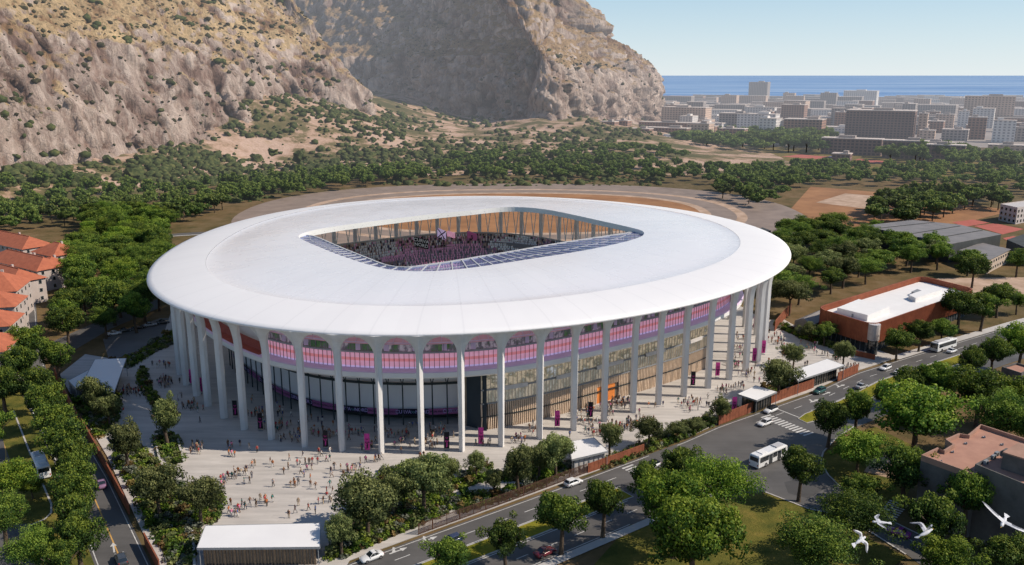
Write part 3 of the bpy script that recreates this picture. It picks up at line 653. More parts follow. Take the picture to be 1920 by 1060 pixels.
# the opening seen from the stadium centre: ray angle -> matching opening angle
def open_ring(a, b, z, dx=0, dy=0):
    pts = [Ro_pt(2 * PI * i / 720, a, b, z) + Vector((dx, dy, 0)) for i in range(720)]
    an = np.array([math.atan2(p.y - CY, p.x - CX) % (2 * PI) for p in pts]); o = np.argsort(an); X = np.array([(p.x, p.y) for p in pts])[o]; an = an[o]
    return [Vector((np.interp(t, an, X[:, 0], period=2 * PI), np.interp(t, an, X[:, 1], period=2 * PI), z)) for t in TH]
def px_ring(pxs, z):              # closed outline surveyed in the photograph
    pts = [P(x, y, z) for x, y in pxs]; pts = smooth_line([(p.x, p.y) for p in pts], 24, True); an = np.array([math.atan2(p[1] - CY, p[0] - CX) % (2 * PI) for p in pts]); o = np.argsort(an); X = np.array(pts)[o]; an = an[o]
    xs_ = np.interp(TH, an, X[:, 0], period=2 * PI); ys_ = np.interp(TH, an, X[:, 1], period=2 * PI)
    for _ in range(3): xs_ = (np.roll(xs_, 1) + xs_ + np.roll(xs_, -1)) / 3; ys_ = (np.roll(ys_, 1) + ys_ + np.roll(ys_, -1)) / 3
    return [Vector((x, y, z)) for x, y in zip(xs_, ys_)]
OPX = [(559, 443), (570, 451), (600, 464), (640, 480), (700, 499), (740, 507), (790, 509), (840, 507), (900, 500), (1000, 485), (1100, 469), (1170, 454), (1202, 444), (1208, 437), (1196, 430), (1130, 415), (1080, 404), (1030, 394), (985, 389), (940, 389), (880, 395), (800, 403), (700, 415), (620, 426), (575, 435)]
GIX = [(573, 441), (591, 445), (640, 466), (690, 486), (725, 499), (760, 503), (800, 498), (850, 491), (897, 483), (947, 475), (1004, 465), (1057, 456), (1110, 448), (1163, 440), (1190, 436), (1186, 431), (1130, 419), (1080, 408), (1030, 398), (985, 393), (940, 393), (880, 399), (800, 407), (700, 419), (620, 430), (585, 437)]
def lerp_ring(a, b, k, z): return [Vector((p.x * (1 - k) + q.x * k, p.y * (1 - k) + q.y * k, z)) for p, q in zip(a, b)]
crease = edge_ring(-15.5, 30.1); OP = px_ring(OPX, 31.4)
mb = MB(); mb.loft([edge_ring(-.35, 27.5), edge_ring(0, 27.75), edge_ring(-.15, 28.15), edge_ring(-1.5, 28.5), edge_ring(-5, 29.1), edge_ring(-10, 29.75), crease]); part(mb, 'roof_band', ROOFW, smooth=True)
c2 = edge_ring(-15.55, 30.04); c2b = edge_ring(-16.2, 29.92)
mb = MB(); mb.loft([c2, c2b] + [lerp_ring(c2b, OP, k, z) for k, z in ((.12, 30.1), (.3, 30.55), (.36, 30.7), (.55, 31.15), (.8, 31.4), (1.0, 31.4))]); part(mb, 'roof_membrane', ROOFG, smooth=True)
mb = MB()
for i in range(0, NT, 4): mb.bar(edge_ring(-3, 27.6)[i], edge_ring(-15, 29.0)[i], .35, .7); mb.bar(edge_ring(-15, 29.0)[i], lerp_ring(c2b, OP, .98, 30.4)[i], .35, .9)
part(mb, 'roof_rafter', STEEL)
mb = MB(); mb.loft([lerp_ring(c2b, OP, 1.0, 31.4), lerp_ring(c2b, OP, 1.0, 29.6)]); part(mb, 'roof_inner_fascia', WHITE)
GI = px_ring(GIX, 29.9); OPl = lerp_ring(OP, GI, .002, 30.3)
mb = MB(); mb.loft([OPl, GI]); gl = part(mb, 'glass_roof_ring', BLUEG)
STEEL_ = M('pale_steel', (.62, .62, .62), (.5, .5, .5), 1, .5, .2); GREYS = M('grey_steel', (.28, .29, .30), (.2, .21, .22), 1, .6)
mb = MB()
for i in range(0, NT, 4): mb.bar(OPl[i] + Vector((0, 0, .06)), GI[i] + Vector((0, 0, .06)), .34, .3)
for i in range(NT):
    mb.bar(GI[i], GI[(i + 1) % NT], .5, .7)
    m1 = OPl[i].lerp(GI[i], .5); m2 = OPl[(i + 1) % NT].lerp(GI[(i + 1) % NT], .5); mb.bar(m1, m2, .18, .2)
part(mb, 'glass_roof_frame', STEEL, gl)
# ---- columns: ridged piers that open into arches
meas = [(340.7,703),(349,723),(367,745),(389,763),(422,787),(463,810),(516,830),(577,846),(646,855),(719,860),(792,859),(865,853),(937,843),(1010,824),(1075,807),(1131,790),(1183,772),(1230,760),(1278,745),(1323,728),(1366,712),(1398,696),(1423,680),(1432,663)]
mt = [th(*q) for q in meas]; mt = [t + 2 * PI if t < -PI / 2 - 2.2 else t for t in mt]
mt = sorted((t % (2 * PI)) for t in mt)
def arc(t0, t1, n=200):
    ts = np.linspace(t0, t1, n); p = np.array([ring_pt(t)[:2] for t in ts]); return ts, np.concatenate([[0], np.cumsum(np.hypot(*np.diff(p, axis=0).T))])
# even out the surveyed spacing a little, then carry on round the back
ts_, s_ = arc(mt[0], mt[-1], 800); sm = np.interp(mt, ts_, s_); even = np.linspace(0, s_[-1], len(mt)); sm = .45 * sm + .55 * even
front = list(np.interp(sm, s_, ts_)); ts_, s_ = arc(front[-1], front[0] + 2 * PI, 1500); nb = round(s_[-1] / 9.4)
back = list(np.interp(np.linspace(0, s_[-1], nb + 1)[1:-1], s_, ts_)); CT = front + back; NC = len(CT)
def col_mesh(i):
    t = CT[i] % (2 * PI); p = ring_pt(t); a = ring_pt(CT[i - 1]); b = ring_pt(CT[(i + 1) % NC])
    tl, tr = (a - p).length / 2, (b - p).length / 2
    tang = (b - a).normalized(); out = Vector((tang.y, -tang.x, 0))
    if out.dot(p - Vector((CX, CY, 0))) < 0: out = -out
    sgn = 1 if tang.dot(b - p) > 0 else -1
    zs = [PZ - .1, 8, 16, 20.5, 22.3] + [22.3 + 4.8 * math.sin(k * PI / 18) for k in range(1, 10)] + [27.7]
    rings = []
    for z in zs:
        base = .62 + .12 * min(1, z / 20)
        def wid(S):
            R = S - .74
            if z <= 22.3: return base
            q = (z - 22.3) / 4.8
            return S - R * math.sqrt(max(0, 1 - q * q)) if q < 1 else S
        wl, wr = wid(tl), wid(tr); fl = max(0, (z - 20.5) / 7); lean = 1.6 * fl * fl
        dp = 1.05; bk = .85
        fw = min(1, max(0, (max(wl, wr) - .74) / 3)); e = .25 * (1 - fw) + .05 * fw; eb = -.55 * (1 - fw) - .25 * fw
        q = [(0, dp), (wr, e), (wr, eb), (.35, -bk * (1 - .5 * fw)), (-.35, -bk * (1 - .5 * fw)), (-wl, eb), (-wl, e)]
        rings.append([p + tang * x + out * (y + lean) + Vector((0, 0, z)) for x, y in q])
    mb = MB(); mb.loft(rings, cap=True); return mb
def column_mat():
    m, N, L = newmat('white_cast_column'); v = coords(N, L, 'World', (.35, .35, .12)); a = nz(N, L, 1.2, 5, .6, v); b = nz(N, L, 3.0, 4, .7, coords(N, L, 'World', (1, 1, .15)))
    col = mixc(N, L, mth(N, L, 'MULTIPLY', b, .5), ramp(N, L, a, [(.35, (.63, .615, .60)), (.65, (.77, .76, .745))]), (.58, .56, .54))
    return finish(m, N, L, bsdf(N, L, col, .6, 0, .3).outputs[0])
COLM = column_mat()
for i in range(NC): part(col_mesh(i), 'column', COLM, fix=True)
# ---- bowl: terraces, rim, outer skin
bi = [Ro_pt(2 * PI * i / NT, 57, 38, 1.6, 5) for i in range(NT)]
def bowl_ring(k, z):             # k 0 at the pitch, 1 at the rim
    out = []
    for i in range(NT):
        p = bi[i]; t = math.atan2(p.y - CY, p.x - CX); q = ring_pt(t, .775); out.append(Vector((p.x * (1 - k) + q.x * k, p.y * (1 - k) + q.y * k, z)))
    return out
ROWS = 22; rings = []
for r in range(ROWS):
    k0, k1 = r / ROWS, (r + 1) / ROWS; z = 1.6 + 15.8 * (r / ROWS) ** 1.12
    rings += [bowl_ring(k0, z), bowl_ring(k1, z)]
SEAT = M('terrace_concrete', (.40, .33, .35), (.26, .21, .23), .6, .85)
mb = MB(); mb.loft(rings); part(mb, 'terrace', SEAT)
mb = MB(); mb.loft([bowl_ring(1.0, 16.8), bowl_ring(1.0, 18.2), bowl_ring(1.03, 18.2), bowl_ring(1.03, 15.0)]); part(mb, 'rim_wall', CONC)
mb = MB(); mb.loft([bowl_ring(.0, 1.6), bowl_ring(-.012, 2.6), bowl_ring(-.02, 2.6), bowl_ring(-.022, .1)]); part(mb, 'pitch_wall', WHITE)
mb = MB(); pr = [p.lerp(Vector((OCX, OCY, p.z)), .06) for p in bi]; mb.add([(p.x, p.y, .25) for p in pr], [tuple(range(NT))]); part(mb, 'pitch', M('pitch_turf', (.07, .16, .03), (.05, .12, .025), .2, .9))
mb = MB()
for i in range(0, NT, 3):        # V struts between rim and roof
    a = bowl_ring(1.015, 18.2)[i]; n2 = bowl_ring(1.0, 28.6); l, r_ = n2[(i - 1) % NT], n2[(i + 1) % NT]
    mb.tube(a, l, .17, .17, 5); mb.tube(a, r_, .17, .17, 5)
part(mb, 'strut_truss', WHITE)
mb = MB(); rr = bowl_ring(.985, 28.9); r2 = bowl_ring(.90, 29.1)
for i in range(NT): mb.bar(rr[i], rr[(i + 1) % NT], .35, .35); mb.bar(r2[i], r2[(i + 1) % NT], .25, .25)
for i in range(0, NT, 3): mb.bar(rr[i], r2[(i + 1) % NT], .18, .18); mb.bar(rr[i], r2[(i - 2) % NT], .18, .18)
part(mb, 'roof_truss', GREYS)
# ---- galleries round the camera side
def arc_ts(t0, t1, step):
    t0 %= 2 * PI; t1 %= 2 * PI
    if t1 < t0: t1 += 2 * PI
    ts, s = arc(t0, t1, 900); n = max(2, round(s[-1] / step)); return list(np.interp(np.linspace(0, s[-1], n + 1), s, ts))
def wall_arc(ts, prof, mi=0, mb=None, caps=False):     # prof: (factor, offset, z)
    mb = mb or MB(); rings = [[ring_pt(t, f, o, z) for t in ts] for f, o, z in prof]
    return mb.loft(rings, mi, closed=False)
gt0, gt1 = th(470, 800), th(1398, 672); GT = arc_ts(gt0, gt1, 2.0)
allT = arc_ts(th(330, 690), th(1432, 640), 2.5)
PURP = M('violet_edge', (.72, .58, .78), (.64, .50, .70), .3, .6)
mb = MB(); wall_arc(allT, [(.80, 0, 14.9), (.80, 7.0 + 5.6, 14.9), (.80, 12.9, 15.3), (.80, 12.9, 16.35), (.80, 12.2, 16.5), (.80, -4, 16.5)], mb=mb); slab = part(mb, 'gallery_slab', WHITE)
mb = MB(); wall_arc(allT, [(.80, 12.95, 16.4), (.80, 12.4, 16.55), (.80, 9.0, 16.55)], mb=mb); part(mb, 'slab_edge', PURP, slab)  # violet strip paints purple shading onto the white slab edge
OFF = 10.2; F_ = .80
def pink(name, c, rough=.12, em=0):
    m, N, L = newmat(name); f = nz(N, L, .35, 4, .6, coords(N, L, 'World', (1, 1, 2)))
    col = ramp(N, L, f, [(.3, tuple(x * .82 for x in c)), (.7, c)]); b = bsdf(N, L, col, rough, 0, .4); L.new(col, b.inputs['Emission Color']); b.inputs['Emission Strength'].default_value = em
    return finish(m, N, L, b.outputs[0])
PK1, PK2, PK3 = pink('pink_glass', (.95, .46, .62), .4, .32), pink('coral_glass', (.92, .30, .34), .4, .30), pink('lilac_glass', (.80, .62, .95), .4, .30)  # emission makes the roof-shaded glass look lit; no lamp behind it
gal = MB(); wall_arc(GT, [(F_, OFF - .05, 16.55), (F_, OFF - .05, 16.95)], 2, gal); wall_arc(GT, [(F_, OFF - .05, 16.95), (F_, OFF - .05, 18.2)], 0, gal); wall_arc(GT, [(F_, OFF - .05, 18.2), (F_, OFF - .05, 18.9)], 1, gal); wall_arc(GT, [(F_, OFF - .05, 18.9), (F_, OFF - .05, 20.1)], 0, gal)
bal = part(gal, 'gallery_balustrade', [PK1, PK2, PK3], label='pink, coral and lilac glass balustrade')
mb = MB(); GM = arc_ts(gt0, gt1, 1.25)
for t in GM: mb.bar(ring_pt(t, F_, OFF + .08, 16.6), ring_pt(t, F_, OFF + .08, 20.15), .09, .16)
part(mb, 'balustrade_mullion', DARKM, bal)
mb = MB(); wall_arc(GT, [(F_, OFF + .2, 20.1), (F_, OFF + .2, 20.45), (F_, OFF - .3, 20.45)], mb=mb); part(mb, 'gallery_rail', M('grey_rail', (.36, .34, .38)))
def refl_glass(name, cs, sc_, stretch=(1, 1, .7), glow=.0):  # reflections painted as mottled colour; glow adds emission, no lamp behind
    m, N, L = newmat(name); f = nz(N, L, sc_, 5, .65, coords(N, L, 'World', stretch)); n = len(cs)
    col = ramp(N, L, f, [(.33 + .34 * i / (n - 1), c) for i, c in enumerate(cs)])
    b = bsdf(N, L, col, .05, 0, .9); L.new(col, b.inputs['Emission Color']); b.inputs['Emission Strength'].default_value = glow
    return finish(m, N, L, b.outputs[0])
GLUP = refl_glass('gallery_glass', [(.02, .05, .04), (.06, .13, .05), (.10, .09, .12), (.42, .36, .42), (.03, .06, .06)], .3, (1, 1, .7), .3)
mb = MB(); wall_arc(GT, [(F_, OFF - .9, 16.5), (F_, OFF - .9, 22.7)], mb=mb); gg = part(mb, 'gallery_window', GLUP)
mb = MB(); k = 0
for t in arc_ts(gt0, gt1, 1.6):
    mb.bar(ring_pt(t, F_, OFF - .8, 20), ring_pt(t, F_, OFF - .8, 22.5), .12, .14); k += 1
wall_arc(GT, [(F_, OFF - .85, 22.3), (F_, OFF - .72, 22.3), (F_, OFF - .72, 22.55), (F_, OFF - .85, 22.55)], mb=mb); wall_arc(GT, [(F_, OFF - .85, 20.0), (F_, OFF - .72, 20.0), (F_, OFF - .72, 20.2), (F_, OFF - .85, 20.2)], mb=mb)
part(mb, 'window_mullion', M('lilac_frame', (.34, .26, .34)), gg)
for t in arc_ts(gt0, gt1, 7.2): mb = MB(); mb.bar(ring_pt(t, F_, OFF - .78, 20.4), ring_pt(t, F_, OFF - .78, 22.6), 1.1, .12); part(mb, 'window_panel', PURP, gg)
mb = MB(); wall_arc(GT, [(F_, OFF - .1, 22.15), (F_, OFF - .2, 22.4), (F_, OFF - 3.2, 23.6), (F_, OFF - 8.0, 25.4)], mb=mb); aw = part(mb, 'gallery_canopy', M('rose_canopy', (.80, .42, .52), (.70, .36, .45), .3, .3))
mb = MB()
for t in arc_ts(gt0, gt1, 2.4): mb.bar(ring_pt(t, F_, OFF - .3, 22.5), ring_pt(t, F_, OFF - 3.2, 23.66), .1, .1)
wall_arc(GT, [(F_, OFF - .15, 22.42), (F_, OFF - .4, 22.55), (F_, OFF - .4, 22.45)], mb=mb)
part(mb, 'canopy_rib', PURP, aw)
for tt in (gt0 % (2 * PI), gt1 % (2 * PI)):
    mb = MB(); mb.quad(ring_pt(tt, F_, OFF, 16.5), ring_pt(tt, F_, OFF - 8, 16.5), ring_pt(tt, F_, OFF - 8, 24.5), ring_pt(tt, F_, OFF, 22.8)); part(mb, 'gallery_end_wall', M('orange_wall', (.68, .14, .06), (.52, .10, .05), .4, .6))
lt = arc_ts(th(330, 690), th(470, 800), 2.0)
mb = MB(); wall_arc(lt, [(F_, 12.3, 16.6), (F_, 10.2, 16.6), (F_, 9.6, 18.6)], mb=mb); part(mb, 'red_deck', M('red_deck', (.34, .07, .05), (.24, .05, .04), .4, .7))
mb = MB(); wall_arc(arc_ts(th(330, 690), th(1432, 640), 2.5), [(F_, 9.5, 16.5), (F_, 2.0, 22.0), (F_, -3, 27.0)], mb=mb); part(mb, 'bowl_skin', M('white_bowl_skin', (.62, .61, .62), (.55, .54, .55), .1, .7))
# ---- the shaded drum at the north curve
dt0, dt1 = th(352, 700), th(868, 806); DT = arc_ts(dt0, dt1, 1.5); FD = .83
mb = MB(); wall_arc(DT, [(FD - .01, 0, 1.9), (FD - .01, 0.1, 14.9)], mb=mb); drum = part(mb, 'drum_wall', M('white_drum_cladding', (.74, .72, .72), (.68, .66, .67), .15, .6))
mb = MB(); wall_arc(DT, [(FD - .035, 0, .1), (FD - .035, 0, 2.2)], mb=mb); part(mb, 'drum_base', M('dark_base_wall', (.05, .055, .055), (.03, .035, .035), .6, .8))
mb = MB()
for t in arc_ts(dt0, dt1, 4.1):
    mb.tube(ring_pt(t, FD, .9, .1), ring_pt(t, FD, .9, 10.6), .17, .17, 6); ta = 1.0 / Rc(t)
    mb.tube(ring_pt(t, FD, .9, 10.2), ring_pt(t + ta, FD, 1.6, 14.0), .12, .12, 5); mb.tube(ring_pt(t, FD, .9, 10.2), ring_pt(t - ta, FD, 1.6, 14.0), .12, .12, 5)
part(mb, 'post_frame', DARKM, drum)
mb = MB(); wall_arc(DT, [(FD, .75, 10.2), (FD, 1.05, 10.2), (FD, 1.05, 10.75), (FD, .75, 10.75)], mb=mb); part(mb, 'tie_beam', DARKM, drum)
# ---- hanging bands with lettering along the drum
BVIO = M('violet_banner', (.33, .11, .26), (.27, .085, .21), .3, .7); BBLK = M('black_banner', (.018, .012, .03), (.012, .008, .02), .3, .7)
TXTW = M('pale_violet_lettering', (.42, .34, .62), (.36, .28, .55), 1, .6); TXTD = M('dark_violet_lettering', (.05, .02, .06), (.04, .015, .05), 1, .6)
def text_mesh(body, size, name='lettering'):
    cu = bpy.data.curves.new(name, 'FONT'); cu.body = body; cu.size = size; cu.align_x = 'CENTER'; cu.align_y = 'CENTER'; cu.offset = size * .02
    ob = bpy.data.objects.new(name, cu); COL.objects.link(ob); bpy.context.view_layer.update()
    me = bpy.data.meshes.new_from_object(ob.evaluated_get(bpy.context.evaluated_depsgraph_get())); bpy.data.objects.remove(ob); bpy.data.curves.remove(cu); return me
def emblem(mb, u, z, s, put):      # small spread-wing mark
    for sg in (-1, 1):
        mb.add([put(u, z - .5 * s), put(u + sg * .25 * s, z + .1 * s), put(u + sg * .8 * s, z + .55 * s), put(u + sg * .55 * s, z - .05 * s), put(u + sg * .3 * s, z - .35 * s)], [(0, 1, 2, 3, 4)])
    mb.add([put(u - .12 * s, z + .1 * s), put(u + .12 * s, z + .1 * s), put(u, z + .5 * s)], [(0, 1, 2)])
BT = [ (dt0 % (2 * PI)) ]; cb = [(577, 846), (646, 855), (719, 860), (792, 859), (865, 853)]
colT = sorted(CT[k] % (2 * PI) for k in range(len(front))); bounds = [t for t in colT if (dt0 % (2 * PI)) - .02 < t < (dt1 % (2 * PI)) + .05]
bounds = [dt0 % (2 * PI)] + bounds + ([dt1 % (2 * PI)] if bounds[-1] < dt1 % (2 * PI) else [])
jj = min(range(len(bounds)), key=lambda k: abs(bounds[k] - th(719, 860) % (2 * PI)))
for k in range(len(bounds) - 1):
    t0, t1 = bounds[k] + .0, bounds[k + 1]
    # seen along the sight line the band between two columns lies a little further round
    ts = list(np.linspace(t0, t1, 9)); black = (k - jj) % 2 == 0
    mb = MB(); wall_arc(ts, [(FD - .005, .25, 2.2), (FD - .005, .25, 3.75)], mb=mb); band = part(mb, 'banner_band', BBLK if black else BVIO, drum, label='black band with pale lettering' if black else 'violet band with dark lettering')
    tm = .5 * (t0 + t1); R = ring_pt(tm, FD - .005, .29); rad = math.hypot(R.x - CX, R.y - CY)
    def put(u, z): return ring_pt(tm + u / rad, FD - .005, .31, z)
    if black:
        for word, u0 in (('CURVA', -2.35), ('NORD', 2.2)):
            me = text_mesh(word, 1.25)
            for v in me.vertices: v.co = put(u0 + v.co.x * .92, 2.97 + v.co.y)
            me.materials.append(TXTW); o = bpy.data.objects.new('lettering', me); link(o, drum); o.parent = band
        mb = MB(); emblem(mb, .1, 2.97, .75, put); o = mb.build('emblem', M('teal_mark', (.10, .22, .28))); o.parent = band
    else:
        me = text_mesh('OFFICIAL FOOTBALL SCHOOLS', .62)
        for v in me.vertices: v.co = put(v.co.x * .86, 2.97 + v.co.y)
        me.materials.append(TXTD); o = bpy.data.objects.new('lettering', me); link(o, drum); o.parent = band
# ---- dark service core and the long glazed front
ct0, ct1 = th(868, 806), th(915, 815)
mb = MB(); a0, a1 = ct0 % (2 * PI), ct1 % (2 * PI)
mb.prism([ring_pt(a0, .85)[:2], ring_pt(a1, .905)[:2], ring_pt(a1, .76)[:2], ring_pt(a0, .76)[:2]], .1, 14.95); part(mb, 'service_core', M('dark_slate_panels', (.03, .045, .06), (.022, .034, .046), .25, .6))
ft0, ft1 = th(906, 818), th(1332, 690); FT = arc_ts(ft0, ft1, 1.0); FF = .895
def front(zs, mat, name, off=0.0, parent=None):
    mb = MB(); wall_arc(FT, [(FF, off, zs[0]), (FF, off, zs[1])], mb=mb); return part(mb, name, mat, parent)
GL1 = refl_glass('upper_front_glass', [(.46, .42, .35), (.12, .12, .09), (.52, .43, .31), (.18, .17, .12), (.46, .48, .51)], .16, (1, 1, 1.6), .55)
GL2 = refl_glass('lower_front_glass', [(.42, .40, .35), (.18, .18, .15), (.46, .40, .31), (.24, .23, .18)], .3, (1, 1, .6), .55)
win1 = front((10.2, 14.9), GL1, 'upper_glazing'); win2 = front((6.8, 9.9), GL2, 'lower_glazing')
BEIG = M('beige_fins', (.62, .52, .40), (.48, .39, .30), .6, .6); TIMB = M('pale_timber_slats', (.80, .64, .49), (.62, .47, .34), .5, .75)
front((.1, 6.6), M('screen_backing', (.20, .15, .11), (.13, .10, .075), .5, .8), 'screen_backing', -.25)
ent = arc_ts(th(1138, 772), th(1172, 760), 1.0)
mb = MB()
e0_, e1_ = (th(1137, 770) % (2 * PI)), (th(1178, 757) % (2 * PI))
for i, t in enumerate(arc_ts(ft0, ft1, .62)):
    tt = t % (2 * PI); j = (i * 7) % 5
    if e0_ < tt < e1_:
        mb.bar(ring_pt(t, FF, .1, 4.6), ring_pt(t, FF, .1, 6.5), .3, .22); continue
    mb.bar(ring_pt(t, FF, .05 + .06 * (j % 2), .15), ring_pt(t + .0018, FF, .05, 3.3), .34, .20); mb.bar(ring_pt(t + .001, FF, .05, 3.5), ring_pt(t, FF, .08, 6.5), .34, .20)
part(mb, 'slat_screen', TIMB)
mb = MB(); wall_arc([t for t in FT if e0_ < t % (2 * PI) < e1_], [(FF, -.1, .1), (FF, -.1, 4.5)], mb=mb); part(mb, 'orange_entrance', M('orange_entrance_wall', (.80, .27, .06), (.66, .20, .045), .4, .6))
for z, h, nm in ((3.4, .16, 'screen_rail'), (6.65, .3, 'floor_band'), (10.05, .35, 'floor_band')):
    mb = MB(); wall_arc(FT, [(FF, .0, z - h / 2), (FF, .38, z - h / 2), (FF, .38, z + h / 2), (FF, .0, z + h / 2)], mb=mb); part(mb, nm, DARKM if nm == 'screen_rail' else GREYS)
mb = MB()
for i, t in enumerate(arc_ts(ft0, ft1, 1.25)): mb.bar(ring_pt(t, FF, .2, 10.25), ring_pt(t, FF, .2, 14.8), .16, .36)
part(mb, 'window_fin', BEIG, win1)
mb = MB()
for t in arc_ts(ft0, ft1, .95): mb.bar(ring_pt(t, FF, .2, 6.85), ring_pt(t, FF, .2, 9.85), .18, .34)
part(mb, 'window_fin', BEIG, win2)
rnd = random.Random(3); TERW = M('pale_terrace_parapet', (.62, .58, .54))
for fr, ln in ((.06, .10), (.25, .09), (.42, .12), (.63, .10), (.82, .12)):
    sub = FT[int(fr * len(FT)):int((fr + ln) * len(FT))]
    mb = MB(); wall_arc(sub, [(FF, .1, 9.7), (FF, .9, 9.7), (FF, .9, 10.7), (FF, .6, 10.7), (FF, .6, 10.0)], mb=mb); part(mb, 'balcony_parapet', TERW)
mb = MB(); t = ft1 % (2 * PI); mb.quad(ring_pt(t, FF, .3, .1), ring_pt(t, .74, 0, .1), ring_pt(t, .74, 0, 14.9), ring_pt(t, FF, .3, 14.9)); part(mb, 'front_end_wall', TIMB)
# inner block so that nothing shows through below the terraces
mb = MB(); wall_arc(arc_ts(th(868, 806), ft1, 3), [(.86, 0, .1), (.86, 0, 14.9)], mb=mb); part(mb, 'inner_wall', M('warm_interior_wall', (.34, .27, .20), (.22, .17, .13), .3, .8))
mb = MB(); mb.loft([[ring_pt(t, .74, 0, .1) for t in TH], [ring_pt(t, .74, 0, 15) for t in TH]]); part(mb, 'core_wall', M('undercroft_wall', (.30, .29, .30), (.22, .21, .22), .3, .9))
# ---- the crowd on the terraces: colour fields of people nobody could count
def crowd_mat(name, cols):
    m, N, L = newmat(name); a = N.new('ShaderNodeAttribute'); a.attribute_name = 'tint'
    return finish(m, N, L, bsdf(N, L, a.outputs['Color'], .85, 0, .1).outputs[0])
def figure_np():                 # seated or standing spectator: shoulders, chest, head as one tapered body
    prof = [(.18, .12, 0), (.20, .13, .45), (.24, .14, .95), (.10, .09, 1.12), (.11, .11, 1.22), (.10, .10, 1.36), (.02, .02, 1.42)]
    V = []; n = 6
    for a, b, z in prof:
        for i in range(n): V.append((a * math.cos(2 * PI * i / n), b * math.sin(2 * PI * i / n), z))
    F = [(k * n + i, k * n + (i + 1) % n, (k + 1) * n + (i + 1) % n, (k + 1) * n + i) for k in range(len(prof) - 1) for i in range(n)]
    sec = [0] * n + [0] * n + [0] * n + [1] * n + [1] * n + [2] * n
    return np.array(V), np.array(F), np.array(sec)
fv, ff, fsec = figure_np()
spots = []; rnd = random.Random(11)
for r in range(1, ROWS):
    k = (r + .45) / ROWS; z = 1.6 + 15.8 * (r / ROWS) ** 1.12; ring_ = bowl_ring(k, z)
    for i in range(NT):
        p, q = ring_[i], ring_[(i + 1) % NT]
        if p.y < 262 and not (p.x > 20): continue
        n = max(1, int((q - p).length / .62))
        for j in range(n):
            if rnd.random() < .94: s = p.lerp(q, (j + rnd.uniform(.2, .8)) / n); spots.append((s.x + rnd.uniform(-.1, .1), s.y + rnd.uniform(-.1, .1), z, r))
SKIN = [(.62, .40, .29), (.72, .50, .38), (.45, .28, .2)]
def crowd_tint(x, y, r):
    v = P_inv(x, y, 1.6 + .72 * r); n = noise.noise((x * .08, y * .08, 4)); px, py = v
    u = rnd.random()
    def el(cx_, cy_, a_, b_, p_): return ((px - cx_) / a_) ** 2 + ((py - cy_) / b_) ** 2 < 1 + n and u < p_
    if el(830, 480, 98, 20, .95): return (1.0, .50, .68)
    if el(962, 461, 46, 14, .93): return (.97, .96, .94)
    if el(712, 464, 42, 20, .7): return (.90, .86, .83)
    if el(1040, 440, 50, 7, .6): return (.95, .45, .62)
    if el(775, 462, 50, 22, .5): return (.90, .36, .58)
    return rnd.choice([(.05, .04, .045), (.12, .06, .08), (.07, .05, .06), (.95, .45, .62), (.48, .30, .24), (.93, .90, .87), (.66, .44, .33), (.14, .15, .22), (.85, .62, .50), (.55, .24, .40), (.90, .78, .74)])
def P_inv(x, y, z):
    d = Vector((x, y, z - CAMZ)); f = Vector((0, math.cos(PITCH), -math.sin(PITCH))); u = Vector((0, math.sin(PITCH), math.cos(PITCH))); k = d.dot(f)
    return 960 + FPX * d.x / k, 530 - FPX * d.dot(u) / k
nS = len(spots); Vs = np.empty((nS, len(fv), 3)); tint = np.empty((nS, len(ff), 4)); tint[..., 3] = 1
for i, (x, y, z, r) in enumerate(spots):
    s = rnd.uniform(.9, 1.12); Vs[i] = fv * [s * 1.15, s * 1.15, s] + [x, y, z]
    tc = crowd_tint(x, y, r); sk = rnd.choice(SKIN); hr = rnd.choice([(.06, .04, .03), (.16, .10, .06), tc, tc])
    for sec, c in ((0, tc), (1, sk), (2, hr)): tint[i, fsec == sec, :3] = c
Fs = (ff[None] + (np.arange(nS) * len(fv))[:, None, None]).reshape(-1, 4)
me = from_np('crowd', Vs.reshape(-1, 3), Fs, crowd_mat('spectator_colours', None), attr={'tint': ('FACE', 'FLOAT_COLOR', tint.reshape(-1, 4))})
tag(link(bpy.data.objects.new('crowd', me)), 'packed spectators in black, pink and white filling the far terraces', 'crowd', None, 'stuff')
# ---- flags above the crowd
def flag(px, py, depth_pt, wdt, hgt, mats, label, txt=None, cross=False, name='waving_flag'):
    p = depth_pt; t = thing(name, label, 'flag', p, .0)
    mb = MB(); mb.tube((0, 0, -2.2), (0, 0, hgt), .05, .05, 5); mb.build('flagpole', GREYS, t)
    def S(u, v): return (u * wdt, .25 * math.sin(u * 5), hgt * .15 + v * hgt * .85 - .25 * hgt * u * .8 + .1 * math.sin(u * 6))
    mb = MB(); nx_ = 12
    mb.add([S(i / nx_, j / 5) for j in range(6) for i in range(nx_ + 1)], [(j * (nx_ + 1) + i, j * (nx_ + 1) + i + 1, (j + 1) * (nx_ + 1) + i + 1, (j + 1) * (nx_ + 1) + i) for j in range(5) for i in range(nx_)])
    cl = mb.build('cloth', mats[0], t)
    if txt:
        for word, v0 in txt:
            me = text_mesh(word, hgt * .40)
            for v in me.vertices: x, y, z = S(.5 + v.co.x / wdt, v0 + v.co.y / (hgt * .85)); v.co = (x, y - .08, z)
            me.materials.append(mats[1]); o = bpy.data.objects.new('lettering', me); link(o, cl)
    if cross:
        mb = MB()
        for u0, v0, u1, v1 in ((0, 0, 1, 1), (0, 1, 1, 0)):
            for k in range(8):
                a, b = k / 8, (k + 1) / 8; q = []
                for w_, e in ((a, -.07), (b, -.07), (b, .07), (a, .07)): x, y, z = S(u0 + (u1 - u0) * w_, min(1, max(0, v0 + (v1 - v0) * w_ + e))); q.append((x, y - .07, z))
                mb.quad(*q)
        mb.build('cross_bands', mats[1], cl)
    return t
